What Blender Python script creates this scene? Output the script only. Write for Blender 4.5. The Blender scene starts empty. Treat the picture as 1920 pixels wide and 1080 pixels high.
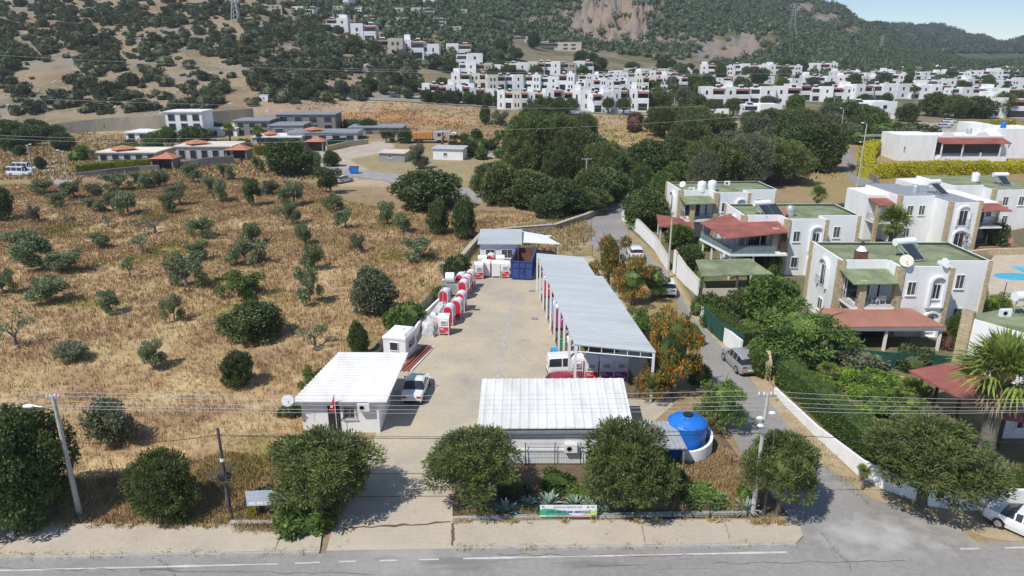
import bpy, math, random
import numpy as np
from mathutils import Vector, Matrix
R = math.radians
scene = bpy.context.scene
COL = scene.collection
# ---------------------------------------------------------------- camera
TH = R(18.5); F = 1331.0; H = 26.0
ct, st = math.cos(TH), math.sin(TH)
cam = bpy.data.cameras.new('camera'); camo = bpy.data.objects.new('camera', cam); COL.objects.link(camo)
camo.location = (0, 0, H); camo.rotation_euler = (R(90) - TH, 0, 0)
cam.sensor_width = 36; cam.lens = 36 * F / 1920; cam.clip_start = .5; cam.clip_end = 9000
scene.camera = camo
# ---------------------------------------------------------------- sky and sun
SUN_EL = R(54); SDX, SDY = 0.74, 0.67          # shadows fall towards +x +y
w = bpy.data.worlds.new("World"); scene.world = w; w.use_nodes = True
nt = w.node_tree; sky = nt.nodes.new('ShaderNodeTexSky'); sky.sky_type = 'NISHITA'; sky.sun_disc = False
sky.sun_elevation = SUN_EL; sky.sun_rotation = math.atan2(-SDX, -SDY)
sky.air_density = 1.0; sky.dust_density = .1; sky.ozone_density = 3; sky.altitude = 2500
bg = nt.nodes['Background']; nt.links.new(sky.outputs[0], bg.inputs[0]); bg.inputs[1].default_value = .14
sl = bpy.data.lights.new('sun', 'SUN'); so = bpy.data.objects.new('sun', sl); COL.objects.link(so)
sl.energy = 4.4; sl.angle = R(.5); sl.color = (1, .955, .89)
so.rotation_euler = Vector((SDX * math.cos(SUN_EL), SDY * math.cos(SUN_EL), -math.sin(SUN_EL))).to_track_quat('-Z', 'Y').to_euler()
scene.view_settings.view_transform = 'Standard'; scene.view_settings.look = 'None'
scene.view_settings.exposure = 0.08; scene.view_settings.gamma = 1
scene.cycles.max_bounces = 6; scene.cycles.diffuse_bounces = 3; scene.cycles.transparent_max_bounces = 8
# ---------------------------------------------------------------- pixels to places
def ray(px, py):
    a = (px - 960) / F; b = (540 - py) / F
    return np.array([a, ct + b * st, -st + b * ct])
def W(px, py, z=0.0):
    d = ray(px, py); t = (z - H) / d[2]
    return (d[0] * t, d[1] * t)
def depth(X, Y, Z): return Y * ct - (Z - H) * st
def ppm(X, Y, Z): return F / depth(X, Y, Z)      # photo pixels per metre there
def vz(Y, py):                                   # height seen at photo row py at distance Y
    return H - Y * math.tan(TH - math.atan((540 - py) / F))
# ---------------------------------------------------------------- terrain: heights
_cols = [
 (-700, [(200,260,1),(235,242,1),(420,20,1),(620,-130,1),(900,-150,1),(3000,-60,1)]),
 (0,    [(200,270,0),(240,240,1),(450,0,1),(640,-130,1),(900,-150,1),(3000,-60,1)]),
 (450,  [(200,270,0),(260,215,1),(470,0,1),(660,-130,1),(900,-150,1),(3000,-60,1)]),
 (700,  [(200,270,0),(290,197,1),(430,85,1),(640,-20,1),(900,-110,1),(3000,-60,1)]),
 (900,  [(200,270,0),(300,198,1),(400,142,1),(500,85,1),(720,10,1),(1100,-90,1),(3000,-60,1)]),
 (1050, [(190,270,0),(285,205,1),(400,150,1),(520,105,1),(640,85,1),(900,-10,1),(1200,-110,1),(3000,-60,1)]),
 (1250, [(190,270,0),(280,212,1),(400,160,1),(560,118,1),(700,95,1),(950,0,1),(1200,-90,1),(3000,-60,1)]),
 (1400, [(190,270,0),(290,218,1),(400,178,1),(540,145,1),(680,122,1),(860,60,1),(1080,0,1),(1300,-60,1),(3000,20,1)]),
 (1540, [(190,270,0),(300,215,1),(420,175,1),(560,148,1),(720,125,1),(960,60,1),(1200,7,1),(1400,50,1),(2500,54,1),(3500,90,1)]),
 (1610, [(190,270,0),(300,215,1),(420,175,1),(560,150,1),(720,128,1),(960,85,1),(1200,48,1),(1400,80,1),(2500,49,1),(3500,90,1)]),
 (1720, [(190,270,0),(300,215,1),(420,178,1),(560,152,1),(760,130,1),(960,118,1),(1150,100,1),(1350,112,1),(2500,52,1),(3500,90,1)]),
 (1820, [(190,270,0),(300,215,1),(420,178,1),(560,152,1),(760,132,1),(960,125,1),(1300,118,1),(2500,74,1),(3500,90,1)]),
 (1855, [(190,270,0),(300,215,1),(420,178,1),(560,152,1),(760,132,1),(960,125,1),(1300,118,1),(2500,86,1),(3500,95,1)]),
 (1920, [(190,270,0),(300,215,1),(420,178,1),(560,152,1),(760,132,1),(960,125,1),(1300,115,1),(2500,70,1),(3500,95,1)]),
 (2500, [(190,270,0),(300,215,1),(420,178,1),(560,152,1),(760,132,1),(960,125,1),(1300,105,1),(2500,20,1),(3500,60,1)]),
]
_tabs = []
for pc, kn in _cols:
    ys = [0, 175]; zs = [0, 0]
    for (Y, p, k) in kn:
        z = vz(Y, p)
        if k == 0: z = max(0, min(z, .5)) if Y < 210 else z
        ys.append(Y); zs.append(z)
    ys.append(9000); zs.append(zs[-1])
    _tabs.append((np.array(ys, float), np.array(zs, float)))
_pc = np.array([c[0] for c in _cols], float)
_rs = np.random.RandomState(5)
_g = _rs.rand(64, 64)
def vnoise(x, y):
    xi = np.floor(x).astype(int); yi = np.floor(y).astype(int); fx = x - xi; fy = y - yi
    fx = fx * fx * (3 - 2 * fx); fy = fy * fy * (3 - 2 * fy)
    a = _g[xi % 64, yi % 64]; b = _g[(xi + 1) % 64, yi % 64]; c = _g[xi % 64, (yi + 1) % 64]; d = _g[(xi + 1) % 64, (yi + 1) % 64]
    return (a * (1 - fx) + b * fx) * (1 - fy) + (c * (1 - fx) + d * fx) * fy - .5
def fbm(x, y, o=4):
    s = 0; a = 1
    for i in range(o):
        s = s + a * vnoise(x + 17 * i, y + 9 * i); x = x * 2.03; y = y * 2.03; a *= .5
    return s
def colpx(X, Y):      # photo column of a horizontal ground line of sight
    return 960 + F * (X / np.maximum(Y, 1)) / ct * .98
def hts(X, Y):
    X = np.asarray(X, float); Y = np.asarray(Y, float)
    c = np.clip(colpx(X, Y), -699, 2499)
    zz = np.stack([np.interp(Y, t[0], t[1]) for t in _tabs])
    i = np.clip(np.searchsorted(_pc, c) - 1, 0, len(_pc) - 2)
    f = (c - _pc[i]) / (_pc[i + 1] - _pc[i]); f = f * f * (3 - 2 * f)
    z = np.take_along_axis(zz, i[None], 0)[0] * (1 - f) + np.take_along_axis(zz, i[None] + 1, 0)[0] * f
    amp = np.clip((Y - 240) / 160, 0, 1)
    hilly = np.clip((z - 12) / 30, 0, 1)
    z = z + amp * (.5 + hilly * 5.5 * np.clip(Y / 800, .3, 2.2)) * fbm(X / 60, Y / 60, 5)
    crag = np.abs(fbm(X / 9 + 3, Y / 22, 5)) * 2
    cl = np.exp(-((c - 1150) / 95) ** 2 - ((Y - 830) / 130) ** 2) + .35 * np.exp(-((c - 1420) / 120) ** 2 - ((Y - 800) / 90) ** 2)
    z = z + cl * (26 * crag - 4)
    return z
def hz(X, Y): return float(hts(np.array([X]), np.array([Y]))[0])
def hit(px, py):
    d = ray(px, py); Y = np.concatenate([np.arange(20, 240, .5), np.arange(240, 3500, 1.5)]); t = Y / d[1]
    X = d[0] * t; Z = H + d[2] * t; g = hts(X, Y)
    k = np.argmax(Z <= g)
    if not (Z[k] <= g[k]): k = len(Y) - 1
    return (float(X[k]), float(Y[k]), float(g[k]))
# ---------------------------------------------------------------- materials
def mat(name, col, rough=.8, var=.15, scale=3.0, col2=None, bump=0.0, bscale=None, metal=0.0, spec=None, obj=True, rand=0.0, fine=0.0, stretch=None, contrast=(.35, .65)):
    m = bpy.data.materials.new(name); m.use_nodes = True
    n = m.node_tree.nodes; l = m.node_tree.links; b = n['Principled BSDF']
    b.inputs['Roughness'].default_value = rough; b.inputs['Metallic'].default_value = metal
    if spec is not None: b.inputs['Specular IOR Level'].default_value = spec
    tc = n.new('ShaderNodeTexCoord'); out = tc.outputs['Object'] if obj else None
    if not obj:
        g = n.new('ShaderNodeNewGeometry'); out = g.outputs['Position']
    mp = n.new('ShaderNodeMapping'); l.new(out, mp.inputs[0])
    if stretch: mp.inputs['Scale'].default_value = stretch
    no = n.new('ShaderNodeTexNoise'); no.inputs['Scale'].default_value = scale; no.inputs['Detail'].default_value = 7; no.inputs['Roughness'].default_value = .62
    l.new(mp.outputs[0], no.inputs['Vector'])
    r = n.new('ShaderNodeValToRGB'); l.new(no.outputs[0], r.inputs[0])
    c2 = col2 if col2 else tuple(min(1, c * (1 - var)) for c in col); c1 = col if col2 else tuple(min(1, c * (1 + var * .6)) for c in col)
    r.color_ramp.elements[0].position = contrast[0]; r.color_ramp.elements[1].position = contrast[1]
    r.color_ramp.elements[0].color = (*c2, 1); r.color_ramp.elements[1].color = (*c1, 1)
    last = r.outputs[0]
    if fine:
        n2 = n.new('ShaderNodeTexNoise'); n2.inputs['Scale'].default_value = scale * 14; n2.inputs['Detail'].default_value = 3; l.new(mp.outputs[0], n2.inputs['Vector'])
        mr = n.new('ShaderNodeMapRange'); mr.inputs['From Min'].default_value = .3; mr.inputs['From Max'].default_value = .7; mr.inputs['To Min'].default_value = 1 - fine; mr.inputs['To Max'].default_value = 1 + fine; l.new(n2.outputs[0], mr.inputs[0])
        mx = n.new('ShaderNodeVectorMath'); mx.operation = 'SCALE'; l.new(last, mx.inputs[0]); l.new(mr.outputs[0], mx.inputs['Scale']); last = mx.outputs[0]
    if rand:
        oi = n.new('ShaderNodeObjectInfo'); mr = n.new('ShaderNodeMapRange'); mr.inputs['To Min'].default_value = 1 - rand; mr.inputs['To Max'].default_value = 1 + rand; l.new(oi.outputs['Random'], mr.inputs[0])
        mx = n.new('ShaderNodeVectorMath'); mx.operation = 'SCALE'; l.new(last, mx.inputs[0]); l.new(mr.outputs[0], mx.inputs['Scale']); last = mx.outputs[0]
    l.new(last, b.inputs['Base Color'])
    if bump:
        bn = n.new('ShaderNodeBump'); bn.inputs['Strength'].default_value = bump; bn.inputs['Distance'].default_value = .05
        n3 = n.new('ShaderNodeTexNoise'); n3.inputs['Scale'].default_value = bscale or scale * 6; n3.inputs['Detail'].default_value = 4; l.new(mp.outputs[0], n3.inputs['Vector'])
        l.new(n3.outputs[0], bn.inputs['Height']); l.new(bn.outputs[0], b.inputs['Normal'])
    return m
def leafmat(name, col, col2, rand=.18, isl=.35, trans=.22, tip=None, tipf=.0):
    m = bpy.data.materials.new(name); m.use_nodes = True
    n = m.node_tree.nodes; l = m.node_tree.links; b = n['Principled BSDF']; b.inputs['Roughness'].default_value = .55; b.inputs['Specular IOR Level'].default_value = .25
    g = n.new('ShaderNodeNewGeometry'); oi = n.new('ShaderNodeObjectInfo'); tc = n.new('ShaderNodeTexCoord')
    no = n.new('ShaderNodeTexNoise'); no.inputs['Scale'].default_value = 3.2; no.inputs['Detail'].default_value = 3; l.new(tc.outputs['Object'], no.inputs['Vector'])
    r = n.new('ShaderNodeValToRGB'); l.new(no.outputs[0], r.inputs[0]); r.color_ramp.elements[0].position = .35; r.color_ramp.elements[1].position = .65
    r.color_ramp.elements[0].color = (*col2, 1); r.color_ramp.elements[1].color = (*col, 1); last = r.outputs[0]
    if tip:
        mt = n.new('ShaderNodeMath'); mt.operation = 'LESS_THAN'; mt.inputs[1].default_value = tipf; l.new(g.outputs['Random Per Island'], mt.inputs[0])
        mm = n.new('ShaderNodeMix'); mm.data_type = 'RGBA'; l.new(mt.outputs[0], mm.inputs[0]); l.new(last, mm.inputs[6]); mm.inputs[7].default_value = (*tip, 1); last = mm.outputs[2]
    for src, a in ((g.outputs['Random Per Island'], isl), (oi.outputs['Random'], rand)):
        mr = n.new('ShaderNodeMapRange'); mr.inputs['To Min'].default_value = 1 - a; mr.inputs['To Max'].default_value = 1 + a; l.new(src, mr.inputs[0])
        mx = n.new('ShaderNodeVectorMath'); mx.operation = 'SCALE'; l.new(last, mx.inputs[0]); l.new(mr.outputs[0], mx.inputs['Scale']); last = mx.outputs[0]
    l.new(last, b.inputs['Base Color'])
    tr = n.new('ShaderNodeBsdfTranslucent'); l.new(last, tr.inputs[0]); mi = n.new('ShaderNodeMixShader'); mi.inputs[0].default_value = trans
    l.new(b.outputs[0], mi.inputs[1]); l.new(tr.outputs[0], mi.inputs[2]); l.new(mi.outputs[0], n['Material Output'].inputs[0])
    return m
def dusty(m, cx, cy, rad, col):      # pale dust worn into the asphalt around one spot
    n = m.node_tree.nodes; l = m.node_tree.links; b = n['Principled BSDF']; src = b.inputs['Base Color'].links[0].from_socket
    g = n.new('ShaderNodeNewGeometry'); vs = n.new('ShaderNodeVectorMath'); vs.operation = 'SUBTRACT'; l.new(g.outputs['Position'], vs.inputs[0]); vs.inputs[1].default_value = (cx, cy, 0)
    sc = n.new('ShaderNodeVectorMath'); sc.operation = 'MULTIPLY'; l.new(vs.outputs[0], sc.inputs[0]); sc.inputs[1].default_value = (1 / rad, 2.2 / rad, 0)
    ln = n.new('ShaderNodeVectorMath'); ln.operation = 'LENGTH'; l.new(sc.outputs[0], ln.inputs[0])
    no = n.new('ShaderNodeTexNoise'); no.inputs['Scale'].default_value = .9; no.inputs['Detail'].default_value = 7; l.new(g.outputs['Position'], no.inputs['Vector'])
    ma = n.new('ShaderNodeMath'); ma.operation = 'MULTIPLY_ADD'; l.new(no.outputs[0], ma.inputs[0]); ma.inputs[1].default_value = 2.2; ma.inputs[2].default_value = -.6
    su = n.new('ShaderNodeMath'); su.operation = 'SUBTRACT'; l.new(ma.outputs[0], su.inputs[0]); l.new(ln.outputs['Value'], su.inputs[1])
    mr = n.new('ShaderNodeMapRange'); mr.inputs['From Min'].default_value = -.5; mr.inputs['From Max'].default_value = .5; l.new(su.outputs[0], mr.inputs[0])
    mm = n.new('ShaderNodeMix'); mm.data_type = 'RGBA'; l.new(mr.outputs[0], mm.inputs[0]); l.new(src, mm.inputs[6]); mm.inputs[7].default_value = (*col, 1); l.new(mm.outputs[2], b.inputs['Base Color'])
def rustmat(name, col, rust, thr=.62):
    return mat(name, rust, .75, col2=col, scale=1.3, contrast=(thr, thr + .08), fine=.08)
M = {}
M['white'] = mat('white_paint', (.80, .80, .79), .6, .06, .8, fine=.02)
M['render'] = mat('white_render', (.82, .82, .80), .85, col2=(.68, .67, .64), scale=.9, fine=.03, bump=.1, bscale=20, stretch=(1, 1, .25), contrast=(.22, .52))
M['white_far'] = mat('white_render_far', (.84, .83, .81), .85, .10, .3, rand=.07)
M['cream'] = mat('cream_render', (.70, .66, .56), .85, .1, .3, rand=.1)
M['greyside'] = mat('grey_render', (.45, .45, .45), .85, .1, .5)
M['beige'] = mat('beige_render', (.55, .49, .40), .85, .1, .3, rand=.1)
M['glass'] = mat('dark_glass', (.035, .045, .055), .12, .3, .6)
M['glasscur'] = mat('curtained_glass', (.16, .15, .13), .2, .5, 2.5, col2=(.04, .045, .05))
M['brownglass'] = mat('brown_shutter', (.09, .05, .035), .5, .2, 2)
M['dark'] = mat('dark_interior', (.03, .03, .03), .9, .3, 1)
M['blackmetal'] = mat('black_metal', (.03, .03, .03), .5, .2, 3)
M['greymetal'] = mat('grey_metal', (.38, .39, .40), .4, .15, 2, metal=.3)
M['galv'] = mat('galvanised', (.50, .51, .52), .45, .15, 2, metal=.4)
M['concrete'] = mat('pole_concrete', (.48, .45, .40), .9, .2, 2, fine=.08)
M['woodpole'] = mat('dark_timber', (.10, .085, .065), .9, .3, 2)
M['greenfelt'] = mat('green_roof_felt', (.215, .25, .14), .95, .35, .5, fine=.08)
M['greenfelt2'] = mat('green_parapet', (.055, .10, .045), .9, .2, .7)
M['redfelt'] = mat('red_roof_felt', (.29, .095, .075), .9, .3, .5, fine=.08)
M['brownfelt'] = mat('brown_red_roof_felt', (.36, .17, .12), .9, .15, .5, fine=.06)
M['awning'] = mat('terrace_awning', (.24, .09, .06), .9, .3, 1, rand=.35)
M['tile'] = mat('orange_tiles', (.50, .20, .11), .85, .25, 3, fine=.15)
M['tyre'] = mat('tyre_rubber', (.02, .02, .02), .8, .2, 3)
M['rim'] = mat('rim_metal', (.45, .45, .46), .35, .1, 3, metal=.6)
M['blue'] = mat('blue_plastic', (.015, .17, .62), .4, .15, 1.2, fine=.04)
M['blackp'] = mat('black_plastic', (.02, .02, .02), .5, .1, 3)
M['redlight'] = mat('red_lens', (.5, .02, .02), .25, .1, 3)
M['lens'] = mat('clear_lens', (.7, .72, .75), .15, .05, 3)
M['asphalt'] = mat('old_asphalt', (.30, .285, .265), .92, obj=False, scale=.25, col2=(.25, .238, .222), fine=.10, bump=.25, bscale=30)
M['asphalt2'] = mat('street_asphalt', (.29, .275, .255), .92, obj=False, scale=.2, col2=(.24, .228, .212), fine=.10)
M['asphalt2'] = M['asphalt2']
for k_ in ('asphalt', 'asphalt2'): dusty(M[k_], 20.5, 33.5, 4.5, (.42, .41, .385)); dusty(M[k_], 28, 34.5, 5.0, (.38, .33, .25)); dusty(M[k_], -6.0, 31.9, 4.0, (.36, .34, .31))
M['patch'] = mat('dusty_patch', (.36, .35, .33), .92, obj=False, scale=.5, col2=(.27, .26, .25), fine=.08)
M['slab'] = mat('yard_concrete', (.50, .425, .30), .9, obj=False, scale=.22, col2=(.37, .335, .27), fine=.07, bump=.15, bscale=20)
M['walk'] = mat('pavement_concrete', (.50, .43, .33), .9, obj=False, scale=.35, col2=(.42, .365, .29), fine=.06)
M['kerb'] = mat('kerb_concrete', (.42, .40, .36), .9, .2, 1.5, fine=.08, obj=False)
M['mark'] = mat('road_paint', (.62, .61, .58), .8, obj=False, scale=2.5, col2=(.45, .44, .42), fine=.1)
M['crack'] = mat('crack_dirt', (.13, .10, .06), .95, .3, 3, obj=False)
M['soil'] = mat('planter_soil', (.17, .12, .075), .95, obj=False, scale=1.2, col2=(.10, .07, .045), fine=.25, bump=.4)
M['dust'] = mat('dusty_verge', (.42, .33, .21), .95, obj=False, scale=.6, col2=(.33, .26, .16), fine=.15)
M['lawn'] = mat('lawn', (.08, .16, .03), .95, .3, 2, obj=False, fine=.2)
M['garden'] = mat('garden_earth', (.20, .15, .09), .95, obj=False, scale=.8, col2=(.09, .11, .04), fine=.25)
M['water'] = mat('pool_water', (.04, .42, .60), .08, .1, 1)
M['paving'] = mat('pool_paving', (.50, .42, .32), .9, .12, .8, fine=.05)
M['rock'] = mat('grey_rock', (.40, .37, .33), .95, .35, 1.5, fine=.2, bump=.5)
M['bark'] = mat('bark', (.13, .10, .075), .95, .3, 4, fine=.2)
M['barkg'] = mat('grey_bark', (.20, .17, .14), .95, .3, 4, fine=.2)
def stonemat(name, c1, c2, mortar, sc=2.6):
    m = bpy.data.materials.new(name); m.use_nodes = True; n = m.node_tree.nodes; l = m.node_tree.links; b = n['Principled BSDF']; b.inputs['Roughness'].default_value = .9
    tc = n.new('ShaderNodeTexCoord'); sx = n.new('ShaderNodeSeparateXYZ'); l.new(tc.outputs['Object'], sx.inputs[0])
    ad = n.new('ShaderNodeMath'); ad.operation = 'ADD'; l.new(sx.outputs[0], ad.inputs[0]); l.new(sx.outputs[1], ad.inputs[1])
    cx = n.new('ShaderNodeCombineXYZ'); l.new(ad.outputs[0], cx.inputs[0]); l.new(sx.outputs[2], cx.inputs[1])
    br = n.new('ShaderNodeTexBrick'); l.new(cx.outputs[0], br.inputs[0]); br.inputs['Scale'].default_value = sc
    br.inputs['Color1'].default_value = (*c1, 1); br.inputs['Color2'].default_value = (*c2, 1); br.inputs['Mortar'].default_value = (*mortar, 1)
    br.inputs['Mortar Size'].default_value = .025; br.inputs['Brick Width'].default_value = .62; br.inputs['Row Height'].default_value = .42
    no = n.new('ShaderNodeTexNoise'); no.inputs['Scale'].default_value = 3; l.new(tc.outputs['Object'], no.inputs['Vector'])
    mr = n.new('ShaderNodeMapRange'); mr.inputs['To Min'].default_value = .7; mr.inputs['To Max'].default_value = 1.3; l.new(no.outputs[0], mr.inputs[0])
    mx = n.new('ShaderNodeVectorMath'); mx.operation = 'SCALE'; l.new(br.outputs[0], mx.inputs[0]); l.new(mr.outputs[0], mx.inputs['Scale']); l.new(mx.outputs[0], b.inputs['Base Color'])
    return m
M['stone'] = stonemat('beige_stone', (.60, .47, .29), (.42, .33, .20), (.30, .25, .18), 3.2)
M['stoneg'] = stonemat('grey_stone', (.30, .27, .24), (.20, .18, .16), (.12, .11, .10), 3)
M['drystone'] = stonemat('dry_stone', (.46, .40, .32), (.28, .25, .21), (.08, .07, .06), 5)
def ribmat(name, col, col2, period, axis=0, depthb=.5, stain=None):
    m = mat(name, col, .6, col2=col2, scale=.55, contrast=(.28, .62), fine=.05, stretch=(1.6, .5, 1))
    n = m.node_tree.nodes; l = m.node_tree.links; b = n['Principled BSDF']
    return m
M['tin_white'] = ribmat('white_sheet_metal', (.78, .78, .76), (.58, .565, .52), .25)
M['tin_grey'] = mat('weathered_sheet_metal', (.40, .435, .445), .5, col2=(.50, .53, .53), scale=.45, contrast=(.3, .7), fine=.06, stretch=(.3, 1.8, 1))
def stain(m, col, scale, stretch, thr, soft=.06):      # weathering with a shape of its own
    n = m.node_tree.nodes; l = m.node_tree.links; b = n['Principled BSDF']; src = b.inputs['Base Color'].links[0].from_socket
    tc = n.new('ShaderNodeTexCoord'); mp = n.new('ShaderNodeMapping'); mp.inputs['Scale'].default_value = stretch; l.new(tc.outputs['Object'], mp.inputs[0])
    no = n.new('ShaderNodeTexNoise'); no.inputs['Scale'].default_value = scale; no.inputs['Detail'].default_value = 6; no.inputs['Roughness'].default_value = .65; l.new(mp.outputs[0], no.inputs['Vector'])
    mr = n.new('ShaderNodeMapRange'); mr.inputs['From Min'].default_value = thr; mr.inputs['From Max'].default_value = thr + soft; mr.inputs['To Max'].default_value = .8; l.new(no.outputs[0], mr.inputs[0])
    mm = n.new('ShaderNodeMix'); mm.data_type = 'RGBA'; l.new(mr.outputs[0], mm.inputs[0]); l.new(src, mm.inputs[6]); mm.inputs[7].default_value = (*col, 1); l.new(mm.outputs[2], b.inputs['Base Color'])
stain(M['tin_grey'], (.26, .15, .10), .7, (.5, 3.5, 1), .66); stain(M['tin_white'], (.42, .36, .29), .6, (.6, 2, 1), .63, .1); stain(M['greenfelt'], (.12, .14, .08), .8, (1, 1, 1), .58, .12)
stain(M['redfelt'], (.18, .07, .055), .9, (1, 1, 1), .58, .12); stain(M['render'], (.52, .49, .44), 1.2, (1.5, 1.5, .2), .64, .1); stain(M['blue'], (.05, .22, .55), 1.5, (1, 1, .5), .55, .15)
stain(M['slab'], (.30, .27, .22), .35, (1, 1, 1), .60, .1); stain(M['slab'], (.20, .18, .15), 1.1, (1, 1, 1), .70, .03); stain(M['asphalt'], (.19, .18, .17), .25, (.4, 2, 1), .58, .08); stain(M['walk'], (.30, .25, .18), .8, (1, 1, 1), .63, .06)
M['red'] = mat('red_panel', (.62, .025, .06), .5, .15, 2)
M['pink'] = mat('magenta_panel', (.42, .06, .28), .5, .15, 2)
M['skin'] = mat('skin', (.45, .28, .2), .6, .05, 3)
# ---------------------------------------------------------------- mesh builder
class MB:
    def __init__(s): s.v = []; s.f = []; s.m = []; s.mi = 0
    def mt(s, i): s.mi = i; return s
    def poly(s, pts):
        k = len(s.v); s.v += [tuple(map(float, p)) for p in pts]; s.f.append(tuple(range(k, k + len(pts)))); s.m.append(s.mi); return s
    def hexa(s, p):      # 8 pts: bottom 4 ccw, top 4 ccw
        k = len(s.v); s.v += [tuple(map(float, q)) for q in p]
        for f in ((3, 2, 1, 0), (4, 5, 6, 7), (0, 1, 5, 4), (1, 2, 6, 5), (2, 3, 7, 6), (3, 0, 4, 7)):
            s.f.append(tuple(k + i for i in f)); s.m.append(s.mi)
        return s
    def box(s, x0, y0, z0, x1, y1, z1):
        return s.hexa([(x0, y0, z0), (x1, y0, z0), (x1, y1, z0), (x0, y1, z0), (x0, y0, z1), (x1, y0, z1), (x1, y1, z1), (x0, y1, z1)])
    def prism(s, pts, z0, z1):
        n = len(pts); k = len(s.v)
        s.v += [(p[0], p[1], z0) for p in pts] + [(p[0], p[1], z1) for p in pts]
        s.f.append(tuple(range(k + n - 1, k - 1, -1))); s.f.append(tuple(range(k + n, k + 2 * n))); s.m += [s.mi, s.mi]
        for i in range(n):
            j = (i + 1) % n; s.f.append((k + i, k + j, k + n + j, k + n + i)); s.m.append(s.mi)
        return s
    def slab(s, top, th):   # 4 or n top points (3d), thickness downwards
        n = len(top); k = len(s.v); s.v += [tuple(map(float, p)) for p in top] + [(p[0], p[1], p[2] - th) for p in top]
        s.f.append(tuple(range(k, k + n))); s.f.append(tuple(range(k + 2 * n - 1, k + n - 1, -1))); s.m += [s.mi, s.mi]
        for i in range(n):
            j = (i + 1) % n; s.f.append((k + j, k + i, k + n + i, k + n + j)); s.m.append(s.mi)
        return s
    def tube(s, a, b, r0, r1=None, n=8, caps=True):
        r1 = r0 if r1 is None else r1; a = Vector(a); b = Vector(b); d = (b - a).normalized()
        u = d.orthogonal().normalized(); v = d.cross(u); k = len(s.v)
        for c, r in ((a, r0), (b, r1)):
            for i in range(n):
                t = 2 * math.pi * i / n; s.v.append(tuple(c + (u * math.cos(t) + v * math.sin(t)) * r))
        for i in range(n):
            j = (i + 1) % n; s.f.append((k + i, k + j, k + n + j, k + n + i)); s.m.append(s.mi)
        if caps: s.f.append(tuple(range(k + n - 1, k - 1, -1))); s.f.append(tuple(range(k + n, k + 2 * n))); s.m += [s.mi, s.mi]
        return s
    def path(s, pts, r, n=6):
        rr = r if isinstance(r, (list, tuple)) else [r] * len(pts)
        for i in range(len(pts) - 1): s.tube(pts[i], pts[i + 1], rr[i], rr[i + 1], n, caps=(i in (0, len(pts) - 2)))
        return s
    def lathe(s, prof, n=16, c=(0, 0)):
        k = len(s.v); m = len(prof)
        for (r, z) in prof:
            for i in range(n):
                t = 2 * math.pi * i / n; s.v.append((c[0] + r * math.cos(t), c[1] + r * math.sin(t), z))
        for q in range(m - 1):
            for i in range(n):
                j = (i + 1) % n; s.f.append((k + q * n + i, k + q * n + j, k + (q + 1) * n + j, k + (q + 1) * n + i)); s.m.append(s.mi)
        s.f.append(tuple(range(k + (m - 1) * n, k + m * n))); s.m.append(s.mi); s.f.append(tuple(range(k + n - 1, k - 1, -1))); s.m.append(s.mi)
        return s
    def ball(s, c, r, n=8, sc=(1, 1, 1)):
        m = max(4, n // 2); k = len(s.v)
        for q in range(m + 1):
            ph = math.pi * q / m
            for i in range(n):
                t = 2 * math.pi * i / n
                s.v.append((c[0] + r * sc[0] * math.sin(ph) * math.cos(t), c[1] + r * sc[1] * math.sin(ph) * math.sin(t), c[2] + r * sc[2] * math.cos(ph)))
        for q in range(m):
            for i in range(n):
                j = (i + 1) % n; s.f.append((k + (q + 1) * n + i, k + (q + 1) * n + j, k + q * n + j, k + q * n + i)); s.m.append(s.mi)
        return s
    def mesh(s, name, mats, smooth=False):
        me = bpy.data.meshes.new(name); me.from_pydata(s.v, [], s.f)
        for m in (mats if isinstance(mats, (list, tuple)) else [mats]): me.materials.append(M[m] if isinstance(m, str) else m)
        me.polygons.foreach_set('material_index', s.m)
        if smooth: me.polygons.foreach_set('use_smooth', [True] * len(s.f)); me.set_sharp_from_angle(angle=R(38))
        me.update(); return me
def link(name, data, parent=None):
    o = bpy.data.objects.new(name, data); COL.objects.link(o)
    if parent is not None: o.parent = parent
    return o
def tag(o, label=None, cat=None, group=None, kind=None):
    if label: o['label'] = label
    if cat: o['category'] = cat
    if group: o['group'] = group
    if kind: o['kind'] = kind
    return o
def thing(name, label, cat, loc=(0, 0, 0), rz=0, group=None, sc=None):
    o = link(name, None); o.location = loc; o.rotation_euler = (0, 0, rz); o.empty_display_size = .3
    if sc: o.scale = sc if isinstance(sc, tuple) else (sc,) * 3
    return tag(o, label, cat, group)
def part(mb, name, mats, parent, label=None, smooth=False):
    o = link(name, mb.mesh(name, mats, smooth), parent)
    if label: o['label'] = label
    return o
def single(mb, name, mats, label, cat, loc=(0, 0, 0), rz=0, group=None, smooth=False):
    o = link(name, mb.mesh(name, mats, smooth)); o.location = loc; o.rotation_euler = (0, 0, rz)
    return tag(o, label, cat, group)
def struct(mb, name, mats, smooth=False):
    o = link(name, mb.mesh(name, mats, smooth)); o['kind'] = 'structure'; return o
KIDS = {}
def dup(o, loc, rz=0, sc=None, label=None, group=None, parent=None):
    def cp(a, p):
        c = a.copy(); COL.objects.link(c); c.parent = p
        for ch in a.children: cp(ch, c)
        return c
    c = cp(o, parent); c.location = loc; c.rotation_euler = (0, 0, rz)
    if sc: c.scale = sc if isinstance(sc, tuple) else (sc,) * 3
    if label: c['label'] = label
    if group: c['group'] = group
    return c
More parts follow.
